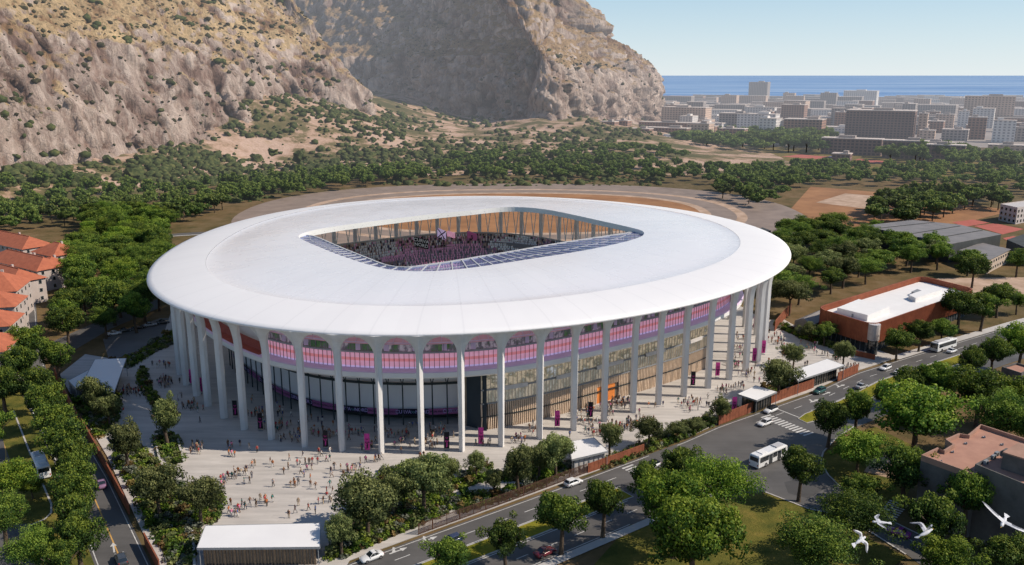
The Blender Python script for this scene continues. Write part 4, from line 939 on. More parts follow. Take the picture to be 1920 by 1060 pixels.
def on_bowl(px, py):              # terrace point under a pixel on the far side
    best = None
    for r in range(ROWS):
        z = 1.6 + 15.8 * (r / ROWS) ** 1.12; v = P(px, py, z + .8); rg = bowl_ring((r + .5) / ROWS, z)
        d = min((Vector((v.x, v.y)) - Vector((p.x, p.y))).length for p in rg if p.y > CY)
        if best is None or d < best[0]: best = (d, v)
    return best[1]
flag(0, 0, on_bowl(777, 466), 5.6, 4.6, [BLACKF, WHITE], 'black flag with CURVA NORD in white above the pink crowd', [('CURVA', .72), ('NORD', .26)])
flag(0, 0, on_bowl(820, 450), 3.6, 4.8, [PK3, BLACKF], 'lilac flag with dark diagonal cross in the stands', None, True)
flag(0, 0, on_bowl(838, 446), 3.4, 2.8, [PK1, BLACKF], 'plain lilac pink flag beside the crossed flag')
flag(0, 0, on_bowl(876, 456), 4.0, 5.0, [pink('bright_pink_cloth', (.85, .20, .45), .7), BLACKF], 'bright pink flag with a curled dark mark in the stands', [('S', .5)])
# ================================================================== trees, shrubs, planting
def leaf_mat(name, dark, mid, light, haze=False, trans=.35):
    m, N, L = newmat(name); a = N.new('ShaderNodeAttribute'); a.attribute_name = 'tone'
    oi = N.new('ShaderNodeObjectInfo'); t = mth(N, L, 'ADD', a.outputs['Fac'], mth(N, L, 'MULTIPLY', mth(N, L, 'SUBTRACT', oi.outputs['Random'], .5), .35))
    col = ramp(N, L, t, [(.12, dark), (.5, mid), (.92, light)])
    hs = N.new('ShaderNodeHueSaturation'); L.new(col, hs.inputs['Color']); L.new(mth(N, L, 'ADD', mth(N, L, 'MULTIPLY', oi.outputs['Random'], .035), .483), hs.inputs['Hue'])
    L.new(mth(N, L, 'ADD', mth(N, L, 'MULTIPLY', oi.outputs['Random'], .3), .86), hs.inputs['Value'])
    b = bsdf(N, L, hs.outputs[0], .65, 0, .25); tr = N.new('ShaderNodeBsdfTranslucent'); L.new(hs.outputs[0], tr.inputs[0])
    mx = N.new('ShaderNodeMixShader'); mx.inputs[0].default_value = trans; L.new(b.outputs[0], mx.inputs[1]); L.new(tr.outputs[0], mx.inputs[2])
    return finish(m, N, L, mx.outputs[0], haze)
LG = leaf_mat('green_leaves', (.022, .052, .013), (.070, .132, .021), (.23, .29, .038))
LB = leaf_mat('bright_leaves', (.028, .065, .010), (.095, .175, .018), (.27, .33, .035))
LO = leaf_mat('olive_leaves', (.048, .068, .024), (.135, .165, .055), (.29, .31, .105))
LF = leaf_mat('far_leaves', (.026, .052, .015), (.080, .130, .030), (.21, .245, .052), True)
def leaf_quads(P_, Nn, size, rng, up=.0):
    n = len(P_); r = rng.normal(size=(n, 3)); nn = Nn * .9 + r * .55; nn[:, 2] += up; nn /= np.linalg.norm(nn, axis=1, keepdims=True) + 1e-9
    a = np.cross(nn, rng.normal(size=(n, 3))); a /= np.linalg.norm(a, axis=1, keepdims=True) + 1e-9; b = np.cross(nn, a)
    s = size * rng.uniform(.6, 1.25, (n, 1)); a = a * s * .62; b = b * s * .5
    V = np.stack([P_ - a * .9, P_ + b, P_ + a, P_ - b], 1).reshape(-1, 3); F = np.arange(4 * n).reshape(-1, 4); return V, F
def crown_mesh(name, mat, seed, lobes, per, size, flat=.8, rag=.3, lr=1.0):
    """a crown of unit radius and unit height centred on (0, 0, .5): many leaf faces gathered in lobes, with gaps between"""
    rng = np.random.default_rng(seed); C = []; R = []; lr_ = lr
    while len(C) < lobes:
        d = rng.normal(size=3); d /= np.linalg.norm(d); rr = rng.uniform(.30, .80) * (1 + rag * rng.normal() * .35)
        c = d * rr; c[2] = c[2] * .62; lo = lr_ * rng.uniform(.17, .34) * (1.1 - .35 * abs(rr))
        if c[2] < -.42: continue
        k = 1 - .28 * max(0, c[2]); c[0] *= k; c[1] *= k
        C.append(c); R.append(lo)
    C = np.array(C); R = np.array(R); Pp = []; Nn = []; T = []
    for c, r in zip(C, R):
        n = int(per * (r / .3) ** 2); d = rng.normal(size=(n, 3)); d /= np.linalg.norm(d, axis=1, keepdims=True)
        rad = r * rng.uniform(.62, 1.08, (n, 1)); p = c + d * rad * np.array([1, 1, flat])
        lobe_t = rng.uniform(-.20, .20)
        t = .40 + .30 * d[:, 2] + lobe_t + .16 * rng.normal(size=n) + .22 * p[:, 2]  # upward and higher leaves get a lighter colour, imitating light from above
        Pp.append(p); Nn.append(d); T.append(t)
    Pp = np.concatenate(Pp); Nn = np.concatenate(Nn); T = np.clip(np.concatenate(T), 0, 1)
    V, F = leaf_quads(Pp, Nn, size, rng); V = V.copy(); V[:, 2] = V[:, 2] * .62 + .5
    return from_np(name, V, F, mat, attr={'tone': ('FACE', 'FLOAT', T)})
def trunk_mesh(seed, h=1.0, fork=.45, spread=.5, r=.035):
    rr = random.Random(seed); mb = MB(); base = Vector((0, 0, -.02)); top = Vector((rr.uniform(-.03, .03), rr.uniform(-.03, .03), fork))
    mb.tube(base, base + Vector((0, 0, .05)), r * 1.7, r * 1.15, 8, cap=False); mb.tube(base + Vector((0, 0, .05)), top, r * 1.15, r * .85, 8, cap=False)
    for k in range(5):
        a = 2 * PI * k / 5 + rr.uniform(-.4, .4); e = top + Vector((math.cos(a) * spread * .38, math.sin(a) * spread * .38, rr.uniform(.2, .34)))
        mb.tube(top, e, r * .62, r * .32, 6, cap=False)
        for q in range(2):
            b = a + rr.uniform(-.8, .8); mb.tube(e, e + Vector((math.cos(b) * spread * .3, math.sin(b) * spread * .3, rr.uniform(.08, .2))), r * .32, r * .1, 5, cap=False)
    return mb.mesh('trunk', BARK, True)
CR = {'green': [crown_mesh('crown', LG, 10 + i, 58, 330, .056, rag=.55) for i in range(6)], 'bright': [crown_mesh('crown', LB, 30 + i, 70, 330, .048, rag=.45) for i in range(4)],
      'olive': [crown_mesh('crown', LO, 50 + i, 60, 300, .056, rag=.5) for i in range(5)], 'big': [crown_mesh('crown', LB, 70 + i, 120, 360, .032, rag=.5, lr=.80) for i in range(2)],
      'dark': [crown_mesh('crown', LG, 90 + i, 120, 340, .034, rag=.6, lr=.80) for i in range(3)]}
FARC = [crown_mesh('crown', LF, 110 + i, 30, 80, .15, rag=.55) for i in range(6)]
TRK = [trunk_mesh(i) for i in range(4)]
tree_rnd = random.Random(21)
TREES = []                       # (x, y) of everything planted, so that later scatter keeps clear
def tree(x, y, h, r, kind, label, group, z=0.0, name='tree', clear=.32):
    i = tree_rnd.randrange(1000); rz = tree_rnd.uniform(0, 2 * PI)
    t = thing(name, label, 'tree', (x, y, z), rz, group); me = CR[kind][i % len(CR[kind])]
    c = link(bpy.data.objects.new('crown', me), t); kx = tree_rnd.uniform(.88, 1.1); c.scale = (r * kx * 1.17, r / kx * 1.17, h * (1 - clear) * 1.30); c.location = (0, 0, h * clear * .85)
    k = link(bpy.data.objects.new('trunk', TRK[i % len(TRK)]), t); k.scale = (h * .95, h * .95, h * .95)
    TREES.append((x, y, r)); return t
def tree_px(cx, base, top, wpx, kind, label, group, z=0.0, clear=.3):
    v = P(cx, base, z); m = mpp(cx, base, z); h = (base - top) * m / math.cos(math.atan2(CAMZ, v.y)) * .97
    return tree(v.x, v.y, h, wpx * m / 2 * 1.0, kind, label, group, z, clear=clear)
# --- avenue side, nearest trees
G1 = 'street trees along the avenue'
near = [
 (842, 1092, 1016, 84, 'green', 'green tree at the near end of the yellow median, beside the dark blue car'),
 (948, 1068, 980, 86, 'green', 'round street tree on the avenue kerb below the yellow median, second from the near end'),
 (1052, 1040, 934, 92, 'green', 'forked street tree on the lower kerb beside the yellow grass median'),
 (1130, 1008, 907, 74, 'green', 'slim upright street tree at the lower kerb where the median narrows'),
 (1212, 965, 872, 72, 'green', 'leafy tree hiding the end of the median by the small crossing'),
 (1272, 935, 842, 80, 'green', 'dark green tree top behind the big rounded crown near the junction'),
 (1342, 1000, 862, 146, 'big', 'largest dome shaped tree beside the bus at the junction'),
 (1262, 1045, 892, 142, 'bright', 'bright green tree in front of the dome shaped tree'),
 (1298, 1120, 958, 168, 'bright', 'big bright tree at the near edge of the dry lawn'),
 (1497, 940, 848, 86, 'green', 'single tree with bare trunk on the junction kerb behind the bus'),
 (1552, 840, 756, 74, 'green', 'tree with a bare trunk on the kerb beside the rounded grass island'),
 (1602, 826, 736, 62, 'green', 'slender tree behind the rounded grass island'),
 (1712, 862, 722, 164, 'bright', 'massive round bright tree between the avenue and the brown roofed building'),
 (1758, 768, 684, 78, 'green', 'dark tree on the avenue median below the far bus'),
 (1704, 762, 692, 70, 'green', 'tree on the avenue median just below the two white cars'),
 (1606, 894, 815, 104, 'bright', 'flat topped yellow green tree standing on the dry lawn by the junction'),
 (1692, 952, 842, 106, 'green', 'tall tree in front of the corner of the brown roofed building'),
 (1612, 962, 892, 76, 'green', 'small tree over the kerb of the side road above the crossing'),
 (1590, 1048, 930, 142, 'dark', 'wide dark tree beside the side road crossing'),
 (1520, 1112, 985, 168, 'dark', 'broad dark tree at the near edge behind the lowest gull'),
 (1742, 1052, 935, 110, 'green', 'rounded tree behind the gull with raised wings'),
 (1806, 1010, 890, 90, 'green', 'tree against the dark wall of the brown roofed building'),
 (1768, 1108, 1020, 110, 'bright', 'bright tree at the bottom edge beside the side road'),
 (1880, 1100, 1012, 110, 'green', 'green tree at the bottom corner below the far gull'),
 (1830, 800, 690, 120, 'bright', 'bright spreading tree in front of the small brown flat roof'),
 (1905, 806, 712, 100, 'bright', 'bright tree at the picture edge beyond the brown roofed building'),
 (1868, 858, 738, 126, 'dark', 'flat spreading dark tree directly behind the brown roofed building'),
 (1930, 880, 770, 80, 'dark', 'dark tree at the picture edge behind the brown parapet'),
 (1858, 712, 634, 62, 'green', 'tree on the avenue median beyond the far bus'),
 (1815, 728, 652, 54, 'green', 'small tree on the avenue median beside the far bus'),
 (1908, 700, 612, 80, 'bright', 'tallest bright tree at the far end of the avenue median'),
 (1900, 960, 925, 50, 'green', 'small bush like tree at the foot of the dark wall'),
 (1784, 748, 700, 46, 'green', 'low tree in the gap of the avenue median row'),
 (1665, 790, 722, 66, 'green', 'tree between the grass island and the massive round tree'),
 (1945, 1010, 900, 70, 'green', 'tree beside the dark wall at the picture edge'),
]
for q in near: tree_px(*q, G1)
# --- plaza trees
G2 = 'trees in the plaza beds'
pl = [
 (180, 782, 708, 52, 'olive', 'slim olive tree in front of the white canopy house'),
 (206, 800, 742, 50, 'olive', 'low olive tree at the road end of the canopy house bed'),
 (315, 838, 748, 58, 'olive', 'lone tree on the pointed bed in the shaded plaza'),
 (240, 878, 795, 62, 'olive', 'olive tree between the rusty fence and the pointed bed'),
 (300, 968, 878, 92, 'olive', 'wide tree behind the front timber kiosk, nearer the road'),
 (378, 985, 902, 82, 'olive', 'silvery tree at the corner of the front timber kiosk'),
 (690, 1000, 905, 132, 'olive', 'broad olive thicket tree beside the front timber kiosk'),
 (640, 1040, 968, 66, 'olive', 'low olive tree at the near tip of the front bed'),
 (738, 965, 888, 84, 'olive', 'middle tree of the dense group on the front bed'),
 (795, 955, 862, 100, 'olive', 'tallest round tree of the dense group on the front bed'),
 (845, 915, 862, 44, 'olive', 'small dark tree by the pier at the front of the stadium'),
 (893, 893, 848, 42, 'olive', 'small round tree facing the dark stadium core'),
 (926, 930, 882, 40, 'olive', 'thin tree beside the winding white path'),
 (972, 925, 842, 58, 'olive', 'upright tree in the bed before the grey gate kiosk'),
 (1010, 900, 835, 56, 'olive', 'tree just behind the upright tree near the gate kiosk'),
 (1042, 895, 818, 74, 'olive', 'full tree touching the white roof of the gate kiosk'),
 (1143, 858, 794, 44, 'olive', 'narrow tree just past the gate kiosk roof'),
 (1215, 838, 784, 60, 'olive', 'round tree on the avenue bed between gate kiosk and rusty wall'),
 (1350, 795, 746, 42, 'olive', 'small tree beside the magenta banner and rusty wall'),
 (1458, 745, 676, 70, 'olive', 'round tree between the two white roofed pavilions'),
 (1487, 690, 648, 46, 'olive', 'tree behind the long pavilion on the far plaza'),
 (1580, 692, 640, 42, 'olive', 'tree at the far end of the long pavilion'),
 (1270, 822, 792, 40, 'olive', 'low bushy tree in the avenue bed facing the crossing'),
 (1305, 812, 785, 40, 'olive', 'low bushy tree at the start of the rusty wall'),
]
for q in pl: tree_px(*q, G2, PZ, .22)
# --- copper building trees
G3 = 'trees around the copper clad building'
cp = [
 (1545, 650, 606, 48, 'green', 'dark tree at the plaza end of the copper clad building'), (1516, 640, 604, 40, 'olive', 'small tree beside the grey gabled shed'),
 (1680, 676, 618, 56, 'green', 'dark tree in front of the glass corner of the copper building'), (1722, 660, 602, 54, 'green', 'second dark tree along the copper facade from the glass corner'),
 (1765, 645, 600, 52, 'green', 'third dark tree along the copper facade, above the far bus'), (1795, 622, 545, 84, 'green', 'tall dark tree covering the far end of the copper facade'),
 (1838, 622, 548, 60, 'green', 'dark tree just past the far end of the copper facade'), (1868, 596, 532, 64, 'green', 'tall tree by the road beyond the copper building'), (1905, 590, 548, 40, 'green', 'slim tree at the roadside beyond the copper building'),
]
for q in cp: tree_px(*q, G3)
# --- tree row on the far road median
G4 = 'row of trees on the road median'
row = [(48, 700, 612), (40, 742, 650), (68, 780, 690), (86, 815, 722), (104, 852, 760), (122, 890, 792), (136, 925, 828), (142, 962, 862), (142, 1000, 895), (144, 1038, 930), (150, 1085, 972)]
for k, (x, b, tp) in enumerate(row): tree_px(x + 6, b, tp, 84 if k > 3 else 74, 'green', f'bushy median tree, {nth(len(row) - k)} from the camera in the row beside the yellow lined road', G4)
ex = [(30, 952, 868, 92, 'bright', 'bright round tree on the dry lawn inside the loop road'), (14, 1040, 935, 110, 'dark', 'dark tree at the picture edge behind the side street'), (62, 935, 902, 44, 'bright', 'small bright tree on the tip of the dry lawn'),
      (75, 1092, 1000, 110, 'dark', 'broad dark tree at the bottom edge beside the side street'), (112, 722, 640, 60, 'green', 'tree with a bare trunk beside the rusty fence end'), (12, 785, 690, 70, 'green', 'tree behind the median row beside the loop road'), (-5, 860, 770, 60, 'green', 'tree at the picture edge above the loop road'), (120, 1118, 1020, 66, 'green', 'nearest tree at the bottom edge of the median row')]
for q in ex: tree_px(*q, 'trees near the loop road')
# --- wood between the red roofed houses and the stadium
def wood(poly_px, dmin, hr, rr_, kinds, labeler, group, seed, zf=None, far=False, limit=999):
    rr = random.Random(seed); poly = [tuple((PT(a, b) if zf else P(a, b))[:2]) for a, b in poly_px]
    pts = scatter(poly, dmin, 6000, rr); pts = [p for p in pts if all((p[0] - q[0]) ** 2 + (p[1] - q[1]) ** 2 > (dmin * .55) ** 2 for q in TREES)]
    pts.sort(key=lambda p: (p[1])); out = []
    for k, (x, y) in enumerate(pts[:limit]):
        h = rr.uniform(*hr); r = rr.uniform(*rr_); z = max(0, terrain_h(x, y)) if zf else 0.0
        out.append((x, y, z, h, r, rr.choice(kinds)))
    return out
def rows_label(items, rowdepth):
    """number trees left to right inside rows of equal distance, for words that point at one tree"""
    lab = {}; items = sorted(items, key=lambda q: q[1]); ri = 0; cur = []; y0 = items[0][1] if items else 0; rows_ = []
    for q in items:
        if q[1] > y0 + rowdepth: rows_.append(cur); cur = []; y0 = q[1]
        cur.append(q)
    rows_.append(cur)
    for ri, rw in enumerate(rows_):
        for ci, q in enumerate(sorted(rw, key=lambda q: q[0])): lab[(q[0], q[1])] = (ri + 1, ci + 1)
    return lab
WL = wood([(128, 600), (150, 560), (120, 505), (165, 470), (150, 430), (250, 410), (330, 425), (300, 470), (322, 520), (330, 565), (262, 622), (188, 655), (120, 660)], 9.0, (10, 14.5), (5.0, 7.2), ['green', 'green', 'bright', 'green', 'dark'], None, None, 5)
lb = rows_label(WL, 16)
for x, y, z, h, r, k in WL:
    a, b = lb[(x, y)]; ad = {'green': 'leafy green', 'bright': 'yellow green', 'dark': 'dense dark'}[k]
    tree(x, y, h, r, k, f'{ad} tree, {nth(b)} from the red roofs in wood row {a}'.replace(f'wood row {a}', f'the {nth(a)} wood row'), 'wood between the red roofed houses and the stadium', z)
WR = wood([(1462, 600), (1450, 500), (1480, 440), (1560, 432), (1640, 470), (1760, 480), (1800, 500), (1830, 525), (1740, 515), (1700, 512), (1540, 562), (1500, 590)], 12.0, (9, 13), (5.4, 8.0), ['green', 'dark', 'green', 'olive'], None, None, 6)
lb = rows_label(WR, 22)
for x, y, z, h, r, k in WR:
    a, b = lb[(x, y)]; ad = {'green': 'leafy green', 'olive': 'olive green', 'dark': 'dense dark'}[k]
    tree(x, y, h, r, k, f'{ad} tree, {nth(b)} from the stadium, {nth(a)} row behind the copper building', 'wood behind the copper building', z)
for q in [(1822, 540, 482, 60, 'green', 'round tree in front of the low hall with beige wall'), (1905, 520, 466, 56, 'dark', 'dark tree at the picture edge beside the low hall'), (1640, 440, 412, 30, 'green', 'small tree at the corner of the grey hall')]: tree_px(*q, 'trees by the grey hall')
# --- far trees, one mesh each (crown and trunk in two materials)
def far_mesh(i):
    me = FARC[i]; V = np.empty(len(me.vertices) * 3, np.float32); me.vertices.foreach_get('co', V); V = V.reshape(-1, 3).copy(); V[:, 2] = V[:, 2] * .86 + .20
    F = np.arange(len(V)).reshape(-1, 4); tn = np.empty(len(me.polygons), np.float32); me.attributes['tone'].data.foreach_get('value', tn)
    tm = MB(); tm.tube((0, 0, -.03), (0, 0, .5), .05, .03, 5, cap=False); tm.tube((0, 0, .3), (.3, .1, .6), .025, .01, 4, cap=False); tm.tube((0, 0, .3), (-.25, .2, .6), .025, .01, 4, cap=False)
    tv = np.array(tm.v); tf = np.array([f for f in tm.f if len(f) == 4]) + len(V)
    return from_np('far_tree', np.vstack([V, tv]), np.vstack([F, tf]), [LF, BARK], [0] * len(F) + [1] * len(tf), {'tone': ('FACE', 'FLOAT', np.concatenate([tn, np.full(len(tf), .3)]))})
FT_ = [far_mesh(i) for i in range(6)]; FAR_ALL = []; MASS = []
def far_trees(items, where, from_, group, cap, rowd): FAR_ALL.extend((q, where, from_, group, rowd) for q in items)
far_trees(wood([(-40, 410), (120, 385), (330, 395), (480, 380), (640, 360), (760, 345), (760, 320), (600, 335), (420, 352), (300, 362), (160, 345), (-40, 365)], 12.0, (9, 14), (5, 7.5), 'a', None, None, 8, True), 'before the foothills', 'the picture edge', 'trees below the foothills', 70, 26)
far_trees(wood([(-40, 445), (140, 425), (330, 420), (380, 415), (420, 395), (300, 400), (100, 395), (-40, 400)], 10.5, (9, 14), (5, 7.4), 'a', None, None, 18, True), 'above the red roofs', 'the picture edge', 'wood above the red roofs', 40, 22)
far_trees(wood([(640, 352), (900, 338), (1180, 340), (1490, 358), (1480, 330), (1200, 310), (900, 312), (660, 332)], 14, (9, 14), (5, 8), 'a', None, None, 9, True), 'behind the racetrack', 'the foothill end', 'trees behind the racetrack', 62, 30)
far_trees(wood([(1340, 372), (1420, 392), (1520, 348), (1800, 352), (1960, 372), (1960, 325), (1500, 318), (1350, 325)], 14, (9, 14), (5.5, 8.5), 'a', None, None, 10), 'on the field past the hall', 'the racetrack', 'trees on the field beyond the hall', 52, 30)
far_trees(wood([(1630, 418), (1700, 432), (1800, 400), (1880, 395), (1860, 375), (1720, 380), (1640, 392)], 11, (12, 16), (6.5, 9.5), 'a', None, None, 11), 'behind the grey hall', 'the sand lot', 'trees behind the grey hall', 26, 30)
far_trees(wood([(1250, 272), (1300, 280), (1420, 288), (1560, 290), (1548, 262), (1450, 258), (1320, 258)], 19, (14, 21), (11, 16), 'a', None, None, 12), 'on the ochre meadow', 'the cliff', 'trees before the city', 34, 60)
far_trees(wood([(1655, 308), (1760, 312), (1900, 330), (1960, 330), (1960, 312), (1780, 296), (1660, 296)], 19, (14, 20), (9, 13), 'a', None, None, 13), 'along the city edge', 'the clay court', 'trees along the city edge', 16, 60)
far_trees(wood([(830, 318), (1000, 308), (1130, 312), (1290, 300), (1240, 285), (1120, 278), (1000, 290), (860, 300)], 14, (8, 13), (6, 9), 'a', None, None, 14, True), 'below the far cliff', 'the sand mounds', 'trees at the foot of the far cliff', 30, 40)
n_left = 300 - len(TREES); FAR_ALL.sort(key=lambda e: -e[0][3] * e[0][4] / (e[0][0] ** 2 + e[0][1] ** 2)); MASS = [e[0] for e in FAR_ALL[n_left:]]; byg = {}
for e in FAR_ALL[:n_left]: byg.setdefault(e[1:], []).append(e[0])
for (where, from_, group, rowd), items in byg.items():
    lb = rows_label(items, rowd)
    for x, y, z, h, r, k in items:
        o = link(bpy.data.objects.new('tree', FT_[tree_rnd.randrange(6)])); o.location = (x, y, z); o.scale = (r, r, h); o.rotation_euler.z = tree_rnd.uniform(0, 6.28)
        a, b = lb[(x, y)]; tag(o, f'{"tall" if h > 12 else "low"} tree {where}, {nth(b)} from {from_}, {nth(a)} line', 'tree', group); TREES.append((x, y, r))
# whatever is too far and too many: one wood
if MASS:
    Vs, Fs, Ts, off = [], [], [], 0
    for x, y, z, h, r, k in MASS:
        me = FARC[tree_rnd.randrange(6)]; V = np.empty(len(me.vertices) * 3, np.float32); me.vertices.foreach_get('co', V); V = V.reshape(-1, 3) * [r, r, h * .86] + [x, y, z + .16 * h]
        tn = np.empty(len(me.polygons), np.float32); me.attributes['tone'].data.foreach_get('value', tn); Vs.append(V); Fs.append(np.arange(len(V)).reshape(-1, 4) + off); Ts.append(np.clip(tn + tree_rnd.uniform(-.15, .15), 0, 1)); off += len(V)
    o = link(bpy.data.objects.new('woodland', from_np('woodland', np.vstack(Vs), np.vstack(Fs), LF, attr={'tone': ('FACE', 'FLOAT', np.concatenate(Ts))}))); tag(o, 'far tree crowns merging into one green band', 'woodland', None, 'stuff')
# --- scrub on the foothills and cliffs: faceted dark clumps, the largest as things, the rest as cover
def scrub_mat(name, c1, c2, c3):
    m, N, L = newmat(name); a = nz(N, L, .35, 4, .7, coords(N, L, 'World')); col = ramp(N, L, a, [(.35, c1), (.5, c2), (.66, c3)])
    return finish(m, N, L, bsdf(N, L, col, .95, 0, .05).outputs[0], True)
SCR = scrub_mat('dark_scrub', (.028, .040, .017), (.062, .078, .030), (.125, .125, .045)); SCR2 = scrub_mat('cliff_scrub', (.03, .03, .018), (.055, .052, .028), (.09, .08, .04))
def ico(sub=1):
    bm = bmesh.new(); bmesh.ops.create_icosphere(bm, subdivisions=sub, radius=1); V = np.array([v.co[:] for v in bm.verts]); F = np.array([[v.index for v in f.verts] for f in bm.faces]); bm.free(); return V, F
IV, IF = ico(1); IV2, IF2 = ico(2); rng = np.random.default_rng(5)
def clump(scale, hs):
    V = IV2 * (1 + .38 * rng.normal(size=(len(IV2), 1)) * .6); V = V * [1, rng.uniform(.7, 1.2), hs]; return V * scale
def cover(name, pts, mat, smin, smax, hs, label):
    Vs, Fs, off = [], [], 0
    for x, y, z in pts:
        s = smin + (smax - smin) * rng.random() ** 2.2; V = IV * (1 + .3 * rng.normal(size=(len(IV), 1)) * .7) * [s, s * rng.uniform(.7, 1.3), s * hs] + [x, y, z + s * hs * .3]
        Vs.append(V); Fs.append(IF + off); off += len(V)
    o = link(bpy.data.objects.new(name, from_np(name, np.vstack(Vs), np.vstack(Fs), mat))); return tag(o, label, 'scrub', None, 'stuff')
rr = random.Random(31); pts = []
while len(pts) < 5600:
    px, py = rr.uniform(-40, 1240), rr.uniform(205, 350); v = PT(px, py)
    dens = .42 + 1.1 * noise.noise((v.x * .012, v.y * .008, 2)) + (.6 if 370 < px < 760 and py < 285 else 0) + (.2 if py > 300 else 0)
    if v.y < 1500 and rr.random() < dens:
        h = surf_at(v.x, v.y)
        if h and h[1].z > .66: pts.append((v.x, v.y, h[0].z))
big = sorted(pts, key=lambda p: p[1])[:0]
cover('scrub', pts, SCR, 1.0, 4.4, .75, 'dark scrub dotted over the sandy foothills')
sp = []; want = [(x, b) for x, b in [(20, 330), (60, 318), (118, 322), (150, 300), (178, 312), (232, 276), (262, 300), (300, 302), (340, 298), (395, 305), (60, 345), (205, 305), (330, 330), (420, 330), (452, 322), (486, 342), (520, 330), (545, 345), (572, 330), (600, 318), (640, 322), (668, 326), (700, 318), (90, 300), (480, 300), (512, 288), (560, 296), (250, 332), (380, 336), (285, 318), (130, 340), (300, 352), (20, 300), (610, 342)]]
for k, (px, py) in enumerate(want):
    v = PT(px, py); s = rr.uniform(3.2, 5.6) * (1 if k % 3 else 1.35); mb = MB(); mb.add(clump(s, rr.uniform(.6, 1.0)), IF2.tolist())
    o = mb.build('shrub', SCR); o.location = (v.x, v.y, v.z + s * .25); o.rotation_euler.z = rr.uniform(0, 6); sp.append((px, py, s, o))
for k, (px, py, s, o) in enumerate(sorted(sp, key=lambda q: q[0])): tag(o, f'{"large" if s > 5 else "dark"} faceted shrub on the foothill, {nth(k + 1)} from the picture edge', 'shrub', 'large shrubs on the foothill')
pts = []; tr = 0
while len(pts) < 2600 and tr < 26000:
    tr += 1
    if rr.random() < .55: x, y, k, mx = rr.uniform(-640, -150), rr.uniform(600, 1150), 1, 200
    else: x, y, k, mx = rr.uniform(-250, 260), rr.uniform(1040, 1750), 2, 330
    h = SURF[k].ray_cast(Vector((x, y, 900)), Vector((0, 0, -1)))
    if h[0] is not None and h[1].z > .42 and h[0].z < mx and noise.noise((x * .012, y * .012, 7)) > -.25: pts.append((x, y, h[0].z))
cover('mountain_scrub', pts, SCR2, .7, 3.2, .8, 'dark bushes scattered over the mountain slopes')
# --- planting beds on the plaza
def leaf_cover(name, polys, n_per, mat_i, z0, hmax, label):
    rr_ = random.Random(77); g = np.random.default_rng(9); Vs, Fs, Ts, mi, off = [], [], [], [], 0
    for poly in polys:
        xs_ = [p[0] for p in poly]; ys_ = [p[1] for p in poly]
        for x, y in scatter(poly, .95, 7000, rr_):
            s = rr_.uniform(.5, 1.25); hh = rr_.uniform(.5, hmax); n = 46; d = g.normal(size=(n, 3)); d /= np.linalg.norm(d, axis=1, keepdims=True); d[:, 2] = abs(d[:, 2])
            Pp = d * [s, s, hh] * g.uniform(.55, 1.05, (n, 1)) + [x, y, z0]; V, F = leaf_quads(Pp, d, .40, g); base = rr_.uniform(.1, .7)
            Vs.append(V); Fs.append(F + off); off += len(V); Ts.append(np.clip(base + .25 * d[:, 2] + .15 * g.normal(size=n), 0, 1)); mi += [rr_.choice(mat_i)] * n  # leaf tops coloured lighter, as if lit from above
    o = link(bpy.data.objects.new(name, from_np(name, np.vstack(Vs), np.vstack(Fs), PLM, mi, {'tone': ('FACE', 'FLOAT', np.concatenate(Ts))}))); return tag(o, label, 'ground cover', None, 'stuff')
PLM = [LO, LG, leaf_mat('rusty_leaves', (.06, .045, .02), (.18, .125, .045), (.30, .21, .08)), leaf_mat('grey_leaves', (.07, .085, .06), (.17, .19, .14), (.32, .33, .25)), LB]
BEDS = [[(132, 745), (160, 722), (225, 738), (222, 790), (186, 824), (150, 772)], [(290, 822), (318, 812), (330, 818), (346, 866), (322, 872), (296, 850)], [(212, 862), (230, 842), (262, 838), (300, 868), (318, 905), (290, 925), (256, 928)],
        [(256, 940), (318, 905), (420, 930), (408, 980), (378, 985), (362, 1062), (318, 1062)], [(612, 1050), (632, 1000), (668, 930), (720, 882), (800, 862), (842, 880), (850, 930), (845, 958), (790, 985), (700, 1022), (645, 1046)],
        [(846, 950), (872, 925), (930, 922), (1000, 905), (1062, 868), (1072, 884), (985, 925), (905, 950), (866, 962)], [(842, 912), (900, 872), (925, 870), (915, 900), (862, 920)], [(930, 900), (972, 860), (1040, 850), (1050, 872), (985, 905)],
        [(1118, 872), (1160, 848), (1215, 828), (1300, 790), (1334, 772), (1344, 794), (1282, 824), (1205, 852), (1135, 880)], [(262, 690), (272, 692), (285, 735), (318, 768), (336, 778), (322, 786), (286, 762), (258, 716)], [(212, 680), (262, 660), (338, 612), (336, 640), (285, 664), (240, 692)],
        [(1345, 775), (1372, 764), (1390, 768), (1350, 790)], [(1425, 735), (1470, 712), (1490, 718), (1436, 748)], [(1470, 655), (1500, 662), (1496, 672), (1470, 664)], [(1455, 602), (1520, 630), (1600, 660), (1590, 664), (1500, 634), (1452, 612)]]
beds = [zpoly(b, PZ) for b in BEDS]
for b in beds: poly_sheet('planting_bed', b, PZ + .03, SOIL)
leaf_cover('ground_cover', beds, 1, [0, 0, 1, 1, 2, 3, 4, 4], PZ + .05, 1.1, 'mixed low planting of olive, rust and grey green tufts in the beds')
